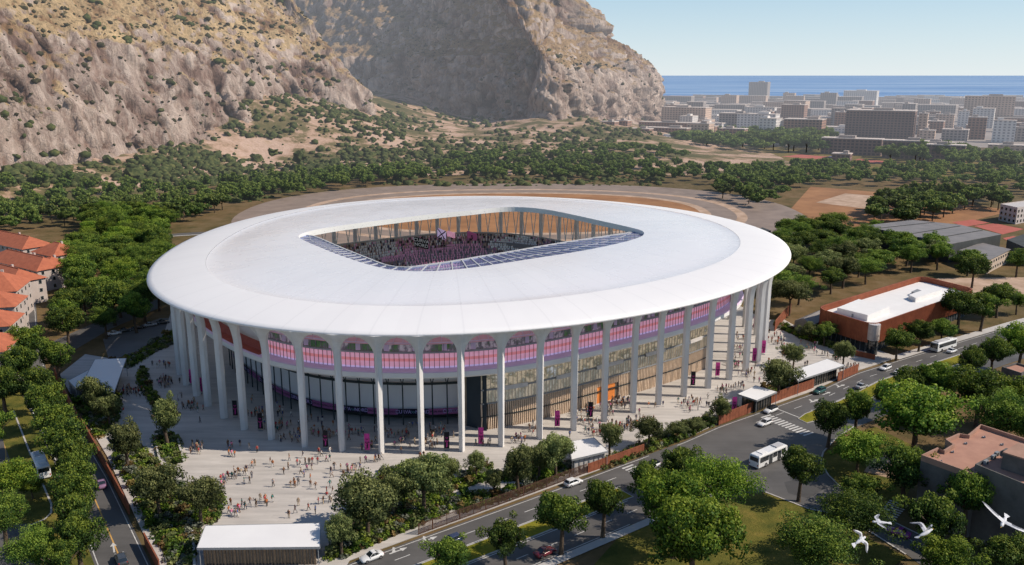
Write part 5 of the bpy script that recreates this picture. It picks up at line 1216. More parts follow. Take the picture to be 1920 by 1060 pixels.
# shrubs one can count in the beds
mk = [crown_mesh('shrub', PLM[i], 200 + i, 16, 60, .2, rag=.3) for i in (0, 1, 2, 3, 4)]; cols_ = ['olive', 'dark green', 'rust brown', 'grey green', 'bright green']
wh = ['the canopy house bed', 'the pointed bed', 'the fence side bed', 'the bed behind the timber kiosk', 'the front bed', 'the winding path bed', 'the small bed by the piers', 'the bed before the gate kiosk', 'the avenue bed', 'the curved hedge bed', 'the car park hedge', 'the banner bed', 'the pavilion bed', 'the far plaza edge', 'the copper building edge']
for bi_, b in enumerate(beds):
    pts_ = scatter(b, 3.0, 500, random.Random(bi_)); pts_.sort(); rk = random.Random(100 + bi_)
    for k, (x, y) in enumerate(pts_[:14]):
        i = rk.choice([0, 0, 1, 2, 3, 4]); s = rk.uniform(.9, 1.9); o = link(bpy.data.objects.new('shrub', mk[i])); o.location = (x, y, PZ - .1); o.scale = (s, s, s * rk.uniform(1.0, 1.6)); o.rotation_euler.z = rk.uniform(0, 6)
        tag(o, f'{cols_[i]} rounded shrub, {nth(k + 1)} from the road side in {wh[bi_]}', 'shrub', 'shrubs in the plaza beds')
# ================================================================== people on the plaza
PM = {n: M(n + '_cloth', c, tuple(x * .75 for x in c), 3, .85) for n, c in {'white': (.72, .70, .67), 'black': (.018, .018, .02), 'red': (.45, .03, .04), 'pink': (.70, .22, .38), 'grey': (.22, .22, .23), 'blue': (.06, .12, .32),
      'teal': (.03, .20, .19), 'brown': (.16, .085, .05), 'beige': (.48, .38, .26), 'navy': (.02, .03, .08), 'orange': (.55, .17, .05)}.items()}
PMD = {n: PM[k] for n, k in {'black': 'black', 'navy': 'navy', 'grey': 'grey', 'beige': 'beige', 'white': 'white', 'brown': 'brown'}.items()}
SK_ = [M('light_skin', (.56, .35, .25), kind='Object', scale=3), M('tan_skin', (.38, .22, .14), kind='Object', scale=3), M('brown_skin', (.18, .10, .06), kind='Object', scale=3)]
HAIRM = [M('dark_hair', (.02, .014, .01)), M('brown_hair', (.07, .04, .02)), M('fair_hair', (.25, .16, .08))]; SHOE = M('dark_shoes', (.03, .028, .026))
def person_mesh(pose, seed):
    """one continuous body grown over a posed skeleton; clothing is told apart by material"""
    J = {'pel': (0, 0, .92), 'spi': (0, 0, 1.12), 'che': (0, 0, 1.32), 'nek': (0, .0, 1.48), 'hed': (0, .02, 1.58), 'top': (0, .01, 1.70)}; s = 1 if pose != 'standing' else 0
    st = {'striding': .30, 'strolling': .17, 'standing': .03, 'turning': .08, 'waving': .05}[pose]
    for sg, n in ((-1, 'l'), (1, 'r')):
        f = st * sg
        J['hip' + n] = (.10 * sg, 0, .90); J['kne' + n] = (.11 * sg, f * .55 + .04, .49); J['ank' + n] = (.11 * sg, f - (.06 if f < 0 else 0), .09); J['toe' + n] = (.12 * sg, f + .13, .045)
        J['sho' + n] = (.19 * sg, 0, 1.42); J['elb' + n] = (.25 * sg, -f * .55 - .02, 1.14); J['wri' + n] = (.25 * sg, -f * .9 + .08, .90); J['han' + n] = (.245 * sg, -f * .95 + .11, .80)
    if pose == 'waving': J['elbr'] = (.38, .05, 1.48); J['wrir'] = (.40, .10, 1.74); J['hanr'] = (.41, .11, 1.84)
    if pose == 'turning': J['elbl'] = (-.30, .08, 1.18); J['wril'] = (-.14, .25, 1.16); J['hanl'] = (-.06, .29, 1.17)
    R = {'pel': (.155, .12), 'spi': (.14, .105), 'che': (.17, .12), 'nek': (.058, .06), 'hed': (.088, .10), 'top': (.06, .07), 'hip': (.095, .10), 'kne': (.065, .068), 'ank': (.05, .055), 'toe': (.042, .035), 'sho': (.075, .075), 'elb': (.05, .05), 'wri': (.036, .038), 'han': (.035, .045)}
    names = list(J); idx = {n: i for i, n in enumerate(names)}
    E = [('pel', 'spi'), ('spi', 'che'), ('che', 'nek'), ('nek', 'hed'), ('hed', 'top')]
    for n in 'lr': E += [('pel', 'hip' + n), ('hip' + n, 'kne' + n), ('kne' + n, 'ank' + n), ('ank' + n, 'toe' + n), ('che', 'sho' + n), ('sho' + n, 'elb' + n), ('elb' + n, 'wri' + n), ('wri' + n, 'han' + n)]
    me = bpy.data.meshes.new('person'); me.from_pydata([J[n] for n in names], [(idx[a], idx[b]) for a, b in E], [])
    ob = bpy.data.objects.new('person', me); COL.objects.link(ob); md = ob.modifiers.new('s', 'SKIN'); md.use_smooth_shade = True
    for n in names:
        v = me.skin_vertices[0].data[idx[n]]; v.radius = R[n if n in R else n[:3]]; v.use_root = n == 'pel'
    ob.modifiers.new('d', 'SUBSURF').levels = 1; bpy.context.view_layer.update()
    out = bpy.data.meshes.new_from_object(ob.evaluated_get(bpy.context.evaluated_depsgraph_get())); bpy.data.objects.remove(ob); out.name = 'person'
    for m in (PM['white'], PM['navy'], SK_[0], HAIRM[0], SHOE): out.materials.append(m)
    arm = [Vector(J[n]) for n in ('elbl', 'wril', 'hanl', 'elbr', 'wrir', 'hanr')]
    for p in out.polygons:
        c = p.center; d = min((c - a).length for a in arm)
        if c.z < .12: k = 4
        elif c.z < .95 and d > .14: k = 1
        elif d < .17: k = 2
        elif c.z > 1.60 or (c.z > 1.53 and c.y < .0): k = 3
        elif c.z > 1.455: k = 2
        else: k = 0
        p.material_index = k
    return out
POSES = ['striding', 'strolling', 'standing', 'turning', 'waving']; PMESH = {p: person_mesh(p, 1) for p in POSES}
prnd = random.Random(41)
ZONES = [ # name, polygon in the photo, how many, clustered
 ('on the paving behind the timber kiosk', [(430, 975), (400, 905), (460, 865), (600, 872), (650, 900), (600, 975)], 63),
 ('where the stadium shadow ends', [(350, 870), (355, 832), (470, 838), (640, 868), (690, 885), (600, 905), (470, 880)], 49),
 ('at the foot of the front columns', [(480, 838), (560, 800), (720, 812), (870, 808), (925, 835), (840, 862), (720, 880), (600, 862)], 87),
 ('between the shaded columns and drum', [(440, 800), (470, 748), (560, 772), (700, 796), (860, 800), (860, 808), (640, 820), (500, 822)], 87),
 ('by the curved hedge', [(285, 735), (270, 690), (330, 665), (360, 740), (410, 790), (350, 820), (330, 770)], 58),
 ('beside the white canopy house', [(222, 770), (238, 705), (262, 700), (280, 745), (300, 775), (215, 818)], 26),
 ('in front of the slatted facade', [(930, 828), (1000, 795), (1100, 765), (1180, 752), (1200, 775), (1060, 815), (950, 840)], 58),
 ('before the gate kiosk', [(1040, 830), (1110, 800), (1170, 790), (1200, 800), (1150, 822), (1090, 818)], 49),
 ('on the paving facing the avenue', [(1150, 800), (1240, 750), (1330, 735), (1360, 742), (1330, 765), (1240, 790), (1180, 808)], 49),
 ('between columns and pavilions', [(1340, 735), (1400, 695), (1450, 690), (1440, 715), (1370, 745)], 37),
 ('on the far plaza by the magenta banners', [(1360, 700), (1370, 610), (1420, 600), (1460, 640), (1450, 690), (1390, 700)], 66),
 ('near the copper building', [(1450, 690), (1450, 625), (1520, 640), (1600, 665), (1580, 680), (1520, 690)], 58),
 ('under the long white pavilion', [(1488, 722), (1510, 708), (1580, 690), (1600, 688), (1612, 690), (1560, 715), (1500, 726)], 31),
 ('in the orange entrance', [(1140, 768), (1148, 752), (1178, 748), (1185, 760)], 23)]
CROWD = []; PEOPLE = []; used_lab = set()
kiosk_keep = [zpoly([(369, 985), (601, 981), (604, 1050), (369, 1050)], 0)]
for zn, poly, cnt in ZONES:
    w = zpoly(poly, PZ); xs_ = [p[0] for p in w]; ys_ = [p[1] for p in w]; got = []; tries = 0; ctr = []
    while len(got) < cnt and tries < 20000:
        tries += 1
        if ctr and prnd.random() < .62: c = prnd.choice(ctr); x, y = c[0] + prnd.gauss(0, 1.0), c[1] + prnd.gauss(0, .9)
        else: x, y = prnd.uniform(min(xs_), max(xs_)), prnd.uniform(min(ys_), max(ys_)); 
        if not inside((x, y), w) or any((x - q[0]) ** 2 + (y - q[1]) ** 2 < .42 for q in got): continue
        if any(inside((x, y), b) for b in beds): continue
        tt = math.atan2(y - CY, x - CX); rad = math.hypot(x - CX, y - CY)
        if any(abs(rad - Rc(t)) < 1.6 and (ring_pt(t) - Vector((x, y, 0))).length < 2.1 for t in CT): continue
        got.append((x, y)); ctr.append((x, y)); 
        if len(ctr) > 9: ctr.pop(0)
    PEOPLE += [(zn, x, y) for x, y in got]
PEOPLE.sort(key=lambda q: q[2])
for k, (zn, x, y) in enumerate(PEOPLE):
    for _ in range(200):
        po = prnd.choices(POSES, [5, 5, 5, 2, 1])[0]; tp = prnd.choice(list(PM)); bt = prnd.choice(list(PMD)); lb_ = (zn, po, tp, bt)
        if lb_ not in used_lab: break
    if k >= 300: CROWD.append((x, y, po, tp, bt)); continue
    used_lab.add(lb_)
    o = link(bpy.data.objects.new('person', PMESH[po])); o.location = (x, y, PZ); o.rotation_euler.z = prnd.uniform(0, 2 * PI); s = prnd.uniform(.95, 1.08); o.scale = (s * 1.08, s * 1.08, s)
    for sl_i, m in ((0, PM[tp]), (1, PMD[bt]), (2, prnd.choice(SK_)), (3, prnd.choice(HAIRM))): o.material_slots[sl_i].link = 'OBJECT'; o.material_slots[sl_i].material = m
    tag(o, f'{po} person in {tp} top and {bt} trousers {zn}', 'person', 'people on the stadium plaza')
Vs, Fs, Mi, off = [], [], [], 0
if CROWD:
    mats = list(PM.values()) + SK_ + HAIRM + [SHOE]; ix = {n: i for i, n in enumerate(PM)}; data = {}
    for p, me in PMESH.items():
        V = np.empty(len(me.vertices) * 3, np.float32); me.vertices.foreach_get('co', V); data[p] = (V.reshape(-1, 3), [tuple(q.vertices) for q in me.polygons], [q.material_index for q in me.polygons])
    mb = MB()
    for x, y, po, tp, bt in CROWD:
        V, F, mi = data[po]; a = prnd.uniform(0, 6.28); c, s = math.cos(a), math.sin(a); W = np.stack([V[:, 0] * c - V[:, 1] * s + x, V[:, 0] * s + V[:, 1] * c + y, V[:, 2] + PZ], 1)
        b = len(mb.v); mb.v.extend(map(tuple, W)); mb.f.extend(tuple(b + i for i in f) for f in F); sk = len(PM) + prnd.randrange(3); hr = len(PM) + 3 + prnd.randrange(3)
        mp = {0: ix[tp], 1: ix[bt], 2: sk, 3: hr, 4: len(mats) - 1}; mb.m.extend(mp[i] for i in mi)
    o = mb.build('crowd', mats, None, True); tag(o, 'throng of small figures on the far side of the plaza', 'crowd', None, 'stuff')
# ================================================================== gulls in front
GULL = M('white_plumage', (.66, .66, .67), (.50, .51, .54), 4, .6, kind='Object'); GTIP = M('grey_wing', (.20, .21, .24), (.12, .125, .14), 4, .6, kind='Object'); BEAK = M('yellow_beak', (.70, .40, .05), kind='Object')
def gull(p, hd, roll, dih, span, label, pitch=0.0, asym=0.0):
    t = thing('gull', label, 'bird', p, 0, 'gulls flying in front of the scene'); t.rotation_euler = (pitch, roll, hd)
    mb = MB(); rings = []; n = 10
    for y, r, z in ((-.24, .006, .01), (-.20, .03, .005), (-.10, .055, 0), (.02, .068, 0), (.12, .058, .005), (.18, .04, .012), (.22, .043, .018), (.26, .035, .018), (.285, .012, .012)):
        rings.append([(r * math.cos(2 * PI * i / n), y, z + r * .9 * math.sin(2 * PI * i / n)) for i in range(n)])
    mb.loft(rings, cap=True)
    mb.add([(-.03, -.20, .004), (.03, -.20, .004), (.085, -.36, .0), (0, -.375, .0), (-.085, -.36, 0)], [(0, 1, 2, 3, 4)])
    for sg in (-1, 1):
        st = []; d = dih + asym * sg
        for k in range(9):
            u = k / 8; x = span / 2 * (u if u < .45 else .45 + (u - .45) * .95); a = d * (1 if u < .45 else .35) ; z = .04 + math.sin(d) * span / 2 * min(u, .45) + math.sin(d * .25 - .12) * span / 2 * max(0, u - .45)
            x *= math.cos(d * .6); ch = .155 * (1 - .25 * u) * (1 if u < .8 else (1 - (u - .8) / .2 * .85)); sw = .06 * (u / .45 if u < .45 else 1) - max(0, u - .45) * .34
            st.append(((sg * x, .06 + sw + ch * .42, z), (sg * x, .06 + sw, z + .016 * (1 - u)), (sg * x, .06 + sw - ch * .58, z - .004)))
        b = [q for s_ in st for q in s_]
        for k in range(8):
            for j in range(2): mb.add([b[k * 3 + j], b[k * 3 + j + 1], b[k * 3 + j + 4], b[k * 3 + j + 3]], [(0, 1, 2, 3) if sg < 0 else (3, 2, 1, 0)], 1 if k >= 7 or (j == 1 and k > 1) else 0)
    mb.build('body', [GULL, GTIP], t, True); m2 = MB(); m2.tube((0, .28, .012), (0, .335, .002), .012, .003, 6); m2.build('beak', BEAK, t)
gull(Pd(1651, 980, 30), 1.45, -.1, .18, .92, 'gull gliding with level wings just over the side road crossing')
gull(Pd(1612, 1014, 28), -.75, .9, .30, .85, 'lowest gull, banking with one wing pointing down', .3)
gull(Pd(1735, 1000, 26), -1.3, -.3, .95, 1.15, 'gull beating its raised wings over the round tree', .25, .1)
gull(Pd(1882, 978, 24), 2.5, -.42, .32, 1.5, 'largest gull with long outstretched wings in front of the dark wall', -.2)
# ================================================================== cars and buses
def paint(name, c, rough=.25):
    m, N, L = newmat(name); b = bsdf(N, L, ramp(N, L, nz(N, L, 2, 3, .5, coords(N, L, 'Object')), [(.3, tuple(x * .9 for x in c)), (.7, c)]), rough, .0, .5); b.inputs['Coat Weight'].default_value = .6; return finish(m, N, L, b.outputs[0])
LAMPW = M('headlamp_lens', (.75, .75, .72), rough=.1, kind='Object'); LAMPR = M('tail_lamp_lens', (.45, .02, .02), rough=.15, kind='Object')
def wheel_mb(x, y, r, w):
    m = MB(); m.tube((x, y - w / 2, r), (x, y + w / 2, r), r, r, 14); h = MB(); h.tube((x, y - w / 2 - .015, r), (x, y + w / 2 + .015, r), r * .62, r * .62, 10); return m, h
def car(x, y, hd, pm, label, kind='hatch', roof=None, L_=4.2, z=.03, group='cars on the roads'):
    t = thing('car', label, 'car', (x, y, z), hd, group); W = .88; hl = L_ / 2; suv = 1.12 if kind == 'suv' else 1.0
    # body shell lofted front to back: section = (x, half width, sill z, waist z)
    S = [(-hl, .60, .42, .72), (-hl + .08, .74, .28, .86 * suv), (-hl + .5, .86, .20, .92 * suv), (-hl + 1.3, W, .18, .92 * suv), (0, W, .18, .90 * suv), (hl - 1.35, W, .18, .88 * suv), (hl - .55, .86, .20, .76 * suv), (hl - .12, .76, .26, .64 * suv), (hl, .58, .36, .54)]
    mb = MB(); rings = []
    for sx, w_, z0, z1 in S: rings.append([(sx, -w_ * .92, z0), (sx, -w_, z0 + (z1 - z0) * .45), (sx, -w_ * .95, z1 - .05), (sx, -w_ * .82, z1), (sx, w_ * .82, z1), (sx, w_ * .95, z1 - .05), (sx, w_, z0 + (z1 - z0) * .45), (sx, w_ * .92, z0)])
    mb.loft(rings, cap=True); body = mb.build('body', pm, t, True, fix=True)
    b0, b1, r0, r1 = {'hatch': (-hl + .25, hl - 1.15, -hl + .62, hl - 2.0), 'suv': (-hl + .18, hl - 1.2, -hl + .5, hl - 1.95), 'sedan': (-hl + .75, hl - 1.3, -hl + 1.45, hl - 2.1)}[kind]; zt = 1.44 * (1.08 if suv > 1 else 1)
    zb = .86 * suv; mb = MB(); mb.loft([[(b0, -.76, zb), (b1, -.76, zb - .03), (b1, .76, zb - .03), (b0, .76, zb)], [(r0, -.60, zt - .05), (r1, -.60, zt - .05), (r1, .60, zt - .05), (r0, .60, zt - .05)]], cap=True); mb.build('window', GLASSD, t, fix=True)
    mb = MB(); mb.loft([[(r0 - .06, -.63, zt - .06), (r1 + .05, -.63, zt - .06), (r1 + .05, .63, zt - .06), (r0 - .06, .63, zt - .06)], [(r0 + .04, -.55, zt), (r1 - .05, -.55, zt), (r1 - .05, .55, zt), (r0 + .04, .55, zt)]], cap=True); rf = mb.build('roof', roof or pm, t, fix=True)
    mb = MB()
    for sy in (-1, 1):
        for (ax, az), (bx, bz) in (((b1, zb), (r1, zt - .04)), ((b0, zb), (r0, zt - .04)), (((b0 + b1) / 2, zb), ((r0 + r1) / 2, zt - .04))): mb.bar((ax, sy * .765, az), (bx, sy * .612, bz), .05, .07)
    mb.build('pillar', roof or pm, t)
    for sx in (-hl + .78, hl - .82):
        for sy in (-.78, .78): m, h = wheel_mb(sx, sy, .32, .2); wo_ = m.build('wheel', TYRE, t); h.build('rim', RIM, wo_)
    for sy in (-1, 1):
        mb = MB(); mb.box((hl - .17, sy * .62, .60 * suv), (.16, .22, .11)); mb.build('headlight', LAMPW, t); mb = MB(); mb.box((-hl + .07, sy * .64, .76 * suv), (.10, .16, .16)); mb.build('tail_light', LAMPR, t)
        mb = MB(); mb.box((b1 - .25, sy * .92, .95 * suv), (.12, .14, .10)); mb.build('mirror', pm, t)
    return t
CARW, CARK, CARG = paint('white_car_paint', (.78, .78, .77)), paint('black_car_paint', (.015, .015, .017)), paint('silver_car_paint', (.36, .37, .38))
GRN, NAV, PRP, PNK, GOLD, MAR, DRK = paint('green_car_paint', (.02, .09, .08)), paint('navy_car_paint', (.02, .04, .10)), paint('purple_car_paint', (.24, .05, .22)), paint('mauve_car_paint', (.26, .15, .24)), paint('gold_car_paint', (.42, .30, .14)), paint('maroon_car_paint', (.15, .02, .03)), paint('graphite_car_paint', (.05, .055, .06))
for px, py, hd, pm, kd, rf, lb_ in [
 (697, 1049, AH + PI, CARW, 'sedan', None, 'white sedan at the bottom edge of the avenue by the turn arrow'), (846, 1020, AH + PI, NAV, 'suv', None, 'dark blue car half hidden by the tree on the avenue'),
 (1075, 909, AH, CARW, 'hatch', None, 'white hatchback alone in the kerb lane below the picket fence'), (1222, 877, AH + PI, CARW, 'hatch', CARK, 'white car with black roof behind the small crossing'),
 (1434, 797, AH + PI, CARW, 'hatch', None, 'white hatchback leaving the long crossing'), (1445, 773, AH + PI, CARW, 'suv', CARK, 'white and black car stopped on the long crossing by the rusty wall'),
 (1536, 737, AH + PI, GRN, 'suv', None, 'dark green car in the kerb lane behind the rusty wall'), (1615, 728, AH, CARG, 'sedan', None, 'silver car in the lane beside the median trees'),
 (1660, 693, AH + PI, CARW, 'hatch', None, 'white car at the kerb past the end of the long pavilion'), (1686, 701, AH, CARW, 'sedan', None, 'white saloon next to the median trees below the far bus'),
 (1784, 661, AH, CARW, 'sedan', None, 'white car just behind the far bus'), (1684, 1003, -.72 + PI, PRP, 'sedan', None, 'purple car on the side road behind the gulls'),
 (1022, 1040, AH, MAR, 'sedan', None, 'dark maroon car under the forked street tree'), (1138, 955, AH, MAR, 'hatch', None, 'maroon car hidden behind the slim street tree'),
 (1894, 617, AH - .08, CARW, 'sedan', None, 'distant white car at the far end of the avenue')]:
    p = P(px, py, 0); car(p.x, p.y, hd, pm, lb_, kd, rf)
H2 = lambda py: math.atan2(-1, .70)
for px, py, pm, kd, lb_, hd in [(97, 729, PNK, 'hatch', 'mauve car at the far end of the fenced road', 2.2), (155, 842, GOLD, 'suv', 'gold car in the middle of the fenced road', 2.18), (190, 912, PNK, 'sedan', 'mauve saloon nearer along the fenced road', 2.18), (228, 1054, DRK, 'suv', 'graphite car at the bottom edge of the fenced road', 2.15), (62, 642, DRK, 'sedan', 'graphite car parked by the red roofed houses', .9), (38, 585, CARW, 'sedan', 'white car parked at the foot of the red roofed houses', .9)]:
    p = P(px, py, 0); car(p.x, p.y, hd, pm, lb_, kd)
for k, (px, py) in enumerate([(215, 628), (236, 622), (258, 617), (282, 612), (306, 607)]):
    p = P(px, py, 0); car(p.x, p.y, .55, [CARW, DRK, CARK, CARG, DRK][k], f'{["white", "graphite", "black", "silver", "second graphite"][k]} car parked along the shaded car park edge', 'sedan', group='cars in the car park')
def bus(x, y, hd, label, base=CARW, L_=11.0):
    t = thing('bus', label, 'bus', (x, y, .03), hd, 'city buses'); hl = L_ / 2; W = 1.25
    mb = MB(); mb.loft([[(-hl, -W, .32), (hl - .1, -W, .32), (hl - .1, W, .32), (-hl, W, .32)], [(-hl, -W, 1.35), (hl, -W, 1.35), (hl, W, 1.35), (-hl, W, 1.35)], [(-hl + .05, -W * .98, 2.75), (hl - .12, -W * .98, 2.75), (hl - .12, W * .98, 2.75), (-hl + .05, W * .98, 2.75)], [(-hl + .2, -W * .86, 2.95), (hl - .3, -W * .86, 2.95), (hl - .3, W * .86, 2.95), (-hl + .2, W * .86, 2.95)]], cap=True)
    mb.build('body', base, t, fix=True, bevel=.05)
    for sy in (-1, 1):
        n = 6; w_ = (L_ - 1.2) / n
        for k in range(n):
            x0 = -hl + .45 + k * w_; mb = MB()
            if sy < 0 and k in (2, 4): mb.box((x0 + w_ / 2, sy * 1.262, 1.42), (w_ - .28, .03, 2.15)); mb.build('door', GLASSD, t)
            else: mb.box((x0 + w_ / 2, sy * 1.258, 1.98), (w_ - .05, .03, 1.15)); mb.build('window', GLASSD, t)
    mb = MB(); mb.box((hl - .02, 0, 1.95), (.05, 2.2, 1.35)); mb.build('windscreen', GLASSD, t); mb = MB(); mb.box((-hl + .0, 0, 2.1), (.05, 2.0, .9)); mb.build('rear_window', GLASSD, t)
    mb = MB(); mb.box((hl - 2.2, 0, 3.06), (2.4, 1.5, .24)); mb.build('roof_unit', M('grey_roof_unit', (.5, .5, .52), kind='Object'), t); mb = MB(); mb.box((-hl + 2.6, 0, 3.02), (1.8, 1.6, .16)); mb.build('roof_unit', WHITE, t)
    for sx in (-hl + 2.6, hl - 2.5):
        for sy in (-1.14, 1.14): m, h = wheel_mb(sx, sy, .48, .28); wo_ = m.build('wheel', TYRE, t); h.build('rim', RIM, wo_)
    for sy in (-1, 1):
        mb = MB(); mb.box((hl + .0, sy * .95, .75), (.06, .36, .18)); mb.build('headlight', LAMPW, t); mb = MB(); mb.box((-hl, sy * 1.05, .9), (.06, .2, .34)); mb.build('tail_light', LAMPR, t)
    return t
p = P(1440, 866, 0); bus(p.x, p.y, AH + .02, 'white bus with dark windows turning in the open junction', L_=10.2)
p = P(1768, 655, 0); bus(p.x, p.y, AH + PI - .05, 'white bus in the kerb lane before the copper building', L_=10.5)
p = P(78, 884, 0); bus(p.x, p.y, 2.2, 'white bus under the median trees beside the dry lawn', L_=9.5)
# ================================================================== kiosks, walls, fences, banners
def kiosk(roofpx, z, label, name='kiosk', wall='timber', inset=.9, overhang_mat=WHITE):
    q = [P(a, b, z) for a, b in roofpx]; c = sum(q, Vector()) / 4
    t = thing(name, label, 'kiosk', (c.x, c.y, PZ)); R = [(p.x - c.x, p.y - c.y) for p in q]
    a = sum(R[i][0] * R[(i + 1) % 4][1] - R[(i + 1) % 4][0] * R[i][1] for i in range(4)); R = R if a > 0 else R[::-1]; zz = z - PZ
    mb = MB(); mb.prism(R, zz - .32, zz); mb.build('roof', overhang_mat, t, bevel=.03)
    mb = MB(); n = 4
    for i in range(4):
        p0, p1 = Vector(R[i]), Vector(R[(i + 1) % 4]); d = (p1 - p0).normalized(); mb.bar((p0.x, p0.y, zz - .16), (p1.x, p1.y, zz - .16), .10, .40)
    mb.build('roof_trim', GREYS, t)
    I = []
    for i in range(4):
        p0, p1, p2 = Vector(R[i - 1]), Vector(R[i]), Vector(R[(i + 1) % 4]); u = ((p0 - p1).normalized() + (p2 - p1).normalized()); I.append(tuple(p1 + u * inset))
    mb = MB(); mb.prism(I, 0, zz - .33); core = mb.build('wall', M('kiosk_glazing', (.07, .06, .05), (.03, .028, .025), .8, .12, 0, .7) if wall != 'concrete' else CONC, t)
    mb = MB()
    for i in range(4):
        p0, p1 = Vector(I[i]), Vector(I[(i + 1) % 4]); L_ = (p1 - p0).length; k = max(3, int(L_ / (.55 if wall == 'timber' else 1.1))); d = (p1 - p0) / L_; nn = Vector((d.y, -d.x)) * .07
        for j in range(k + 1):
            p_ = p0 + d * (L_ * j / k) + nn; hgt = zz - .35; mb.box((p_.x, p_.y, hgt / 2), (.16 if (j * 7 + i) % 3 else .34, .08, hgt), math.atan2(d.y, d.x))
    mb.build('slat_screen', WOOD if wall == 'timber' else (DARKM if wall == 'glass' else GREYS), t)
    for x_, y_ in R:
        p_ = Vector((x_, y_)) * .965; mb = MB(); mb.tube((p_.x, p_.y, 0), (p_.x, p_.y, zz - .3), .07, .07, 6); mb.build('post', GREYS, t)
    return t
kiosk([(385, 986), (601, 981), (600, 1026), (369, 1028)], 4.0, 'long white roofed timber kiosk at the near end of the plaza', inset=1.0)
kiosk([(178, 674), (237, 672), (214, 736), (152, 722)], 5.2, 'large white canopy house by the rusty fence on the shaded plaza', wall='glass', inset=2.0)
kiosk([(128, 714), (166, 694), (176, 706), (142, 728)], 3.6, 'small white annex beside the large canopy house', wall='concrete', inset=.5)
kiosk([(1067, 828), (1114, 821), (1140, 846), (1072, 862)], 3.8, 'white roofed gate kiosk with grey walls beside the picket fence', wall='concrete', inset=.7)
kiosk([(1383, 739), (1417, 723), (1457, 735), (1419, 751)], 3.8, 'small square white roofed pavilion behind the rusty wall', wall='glass', inset=1.0)
kiosk([(1480, 698), (1551, 673), (1584, 685), (1496, 714)], 4.2, 'long white roofed pavilion between two rusty walls', wall='glass', inset=1.6)
def wall_run(px, h, mat, label, name, thick=.18, kind='solid', zb=.1, cat='wall'):
    pts = [P2(*q) for q in px]; o_ = pts[0]; t = thing(name, label, cat, (*o_, zb)); mb = MB(); pts = [(p[0] - o_[0], p[1] - o_[1]) for p in pts]
    if kind == 'solid':
        for a, b in zip(pts[:-1], pts[1:]): mb.bar((*a, h / 2), (*b, h / 2), thick, h)
        mb.build('panel', mat, t); cp_ = MB()
        for a, b in zip(pts[:-1], pts[1:]): cp_.bar((*a, h + .03), (*b, h + .03), thick + .08, .06)
        cp_.build('coping', mat, t); rb = MB()
        for x, y, hd in along(pts, 1.2, .5): rb.box((x, y, h / 2), (.06, thick + .06, h - .02), hd)
        rb.build('rib', mat, t)
    else:
        for x, y, hd in along(pts, .26): mb.box((x, y, h / 2), (.11, .05, h), hd)
        mb.build('picket', mat, t); r = MB()
        for a, b in zip(pts[:-1], pts[1:]):
            for z in (.25, h - .2): r.bar((*a, z), (*b, z), .05, .08)
        r.build('rail', mat, t)
        for x, y, hd in along(pts, 3.0): p_ = MB(); p_.box((x, y, h / 2 + .05), (.12, .12, h + .1), hd); p_.build('post', mat, t)
    return t
wall_run([(785, 1004), (880, 969), (1000, 925), (1100, 888)], 2.2, RUSTD, 'dark brown picket fence along the avenue pavement', 'picket_fence', kind='picket', cat='fence')
wall_run([(1102, 888), (1207, 850)], 2.0, RUST, 'low rusty solid wall ending at the small crossing', 'rusty_wall')
wall_run([(1347, 798), (1400, 777), (1460, 752), (1525, 728)], 2.5, RUST, 'long rusty steel wall facing the long crossing', 'rusty_wall')
wall_run([(1570, 716), (1608, 699)], 2.4, RUST, 'short rusty steel wall past the long pavilion', 'rusty_wall')
wall_run([(1603, 668), (1640, 676)], 1.6, RUST, 'low rusty wall at the copper building corner', 'rusty_wall')
wall_run([(104, 706), (124, 748), (146, 791)], 2.3, RUST, 'rusty ribbed fence at the far end of the fenced road', 'rusty_fence', cat='fence')
wall_run([(153, 799), (200, 885), (243, 966)], 2.3, RUST, 'rusty ribbed fence along the middle of the road', 'rusty_fence', cat='fence')
wall_run([(272, 1022), (300, 1075)], 2.3, RUST, 'rusty ribbed fence at the bottom edge of the road', 'rusty_fence', cat='fence')
wall_run([(1452, 622), (1470, 600), (1482, 588)], 3.4, RUST, 'tilted rusty screen behind the last columns', 'rusty_screen')
for k, pxs in enumerate([[(205, 822), (290, 925)], [(345, 868), (330, 815)], [(300, 868), (290, 822)], [(365, 1065), (362, 1000)]]):
    wall_run(pxs, .5, CONC, ['low pale kerb wall beside the fence side bed', 'low pale kerb wall at the tip of the pointed bed', 'low pale kerb wall on the road side of the pointed bed', 'low pale kerb wall by the timber kiosk'][k], 'kerb_wall', .35)
# banners on posts
def banner(px, py, body, mark, label, h=4.4, wd=1.15):
    p = P(px, py, PZ); t = thing('banner', label, 'banner', p, 0, 'upright banners on the plaza'); mb = MB(); mb.tube((-wd / 2 - .05, 0, 0), (-wd / 2 - .05, 0, h + .2), .05, .05, 6); mb.build('pole', GREYS, t)
    mb = MB(); n = 6; mb.loft([[(-wd / 2, .03 * math.sin(k), .5 + (h - .5) * k / n) for k in range(n + 1)], [(wd / 2, .06 * math.sin(k + 1), .5 + (h - .5) * k / n) for k in range(n + 1)]], closed=False); c = mb.build('cloth', body, t)
    mb = MB()
    def put(u, z): return (u, -.12, z)
    emblem(mb, 0, h * .52, .62, put); emblem(mb, .02, h * .70, .42, put); mb.add([put(-.14, h * .18), put(.12, h * .22), put(.2, h * .45), put(-.08, h * .42)], [(0, 1, 2, 3)]); mb.build('mark', mark, c)
    mb = MB(); mb.box((0, 0, .06), (1.0, .5, .12)); mb.build('base', GREYS, t)
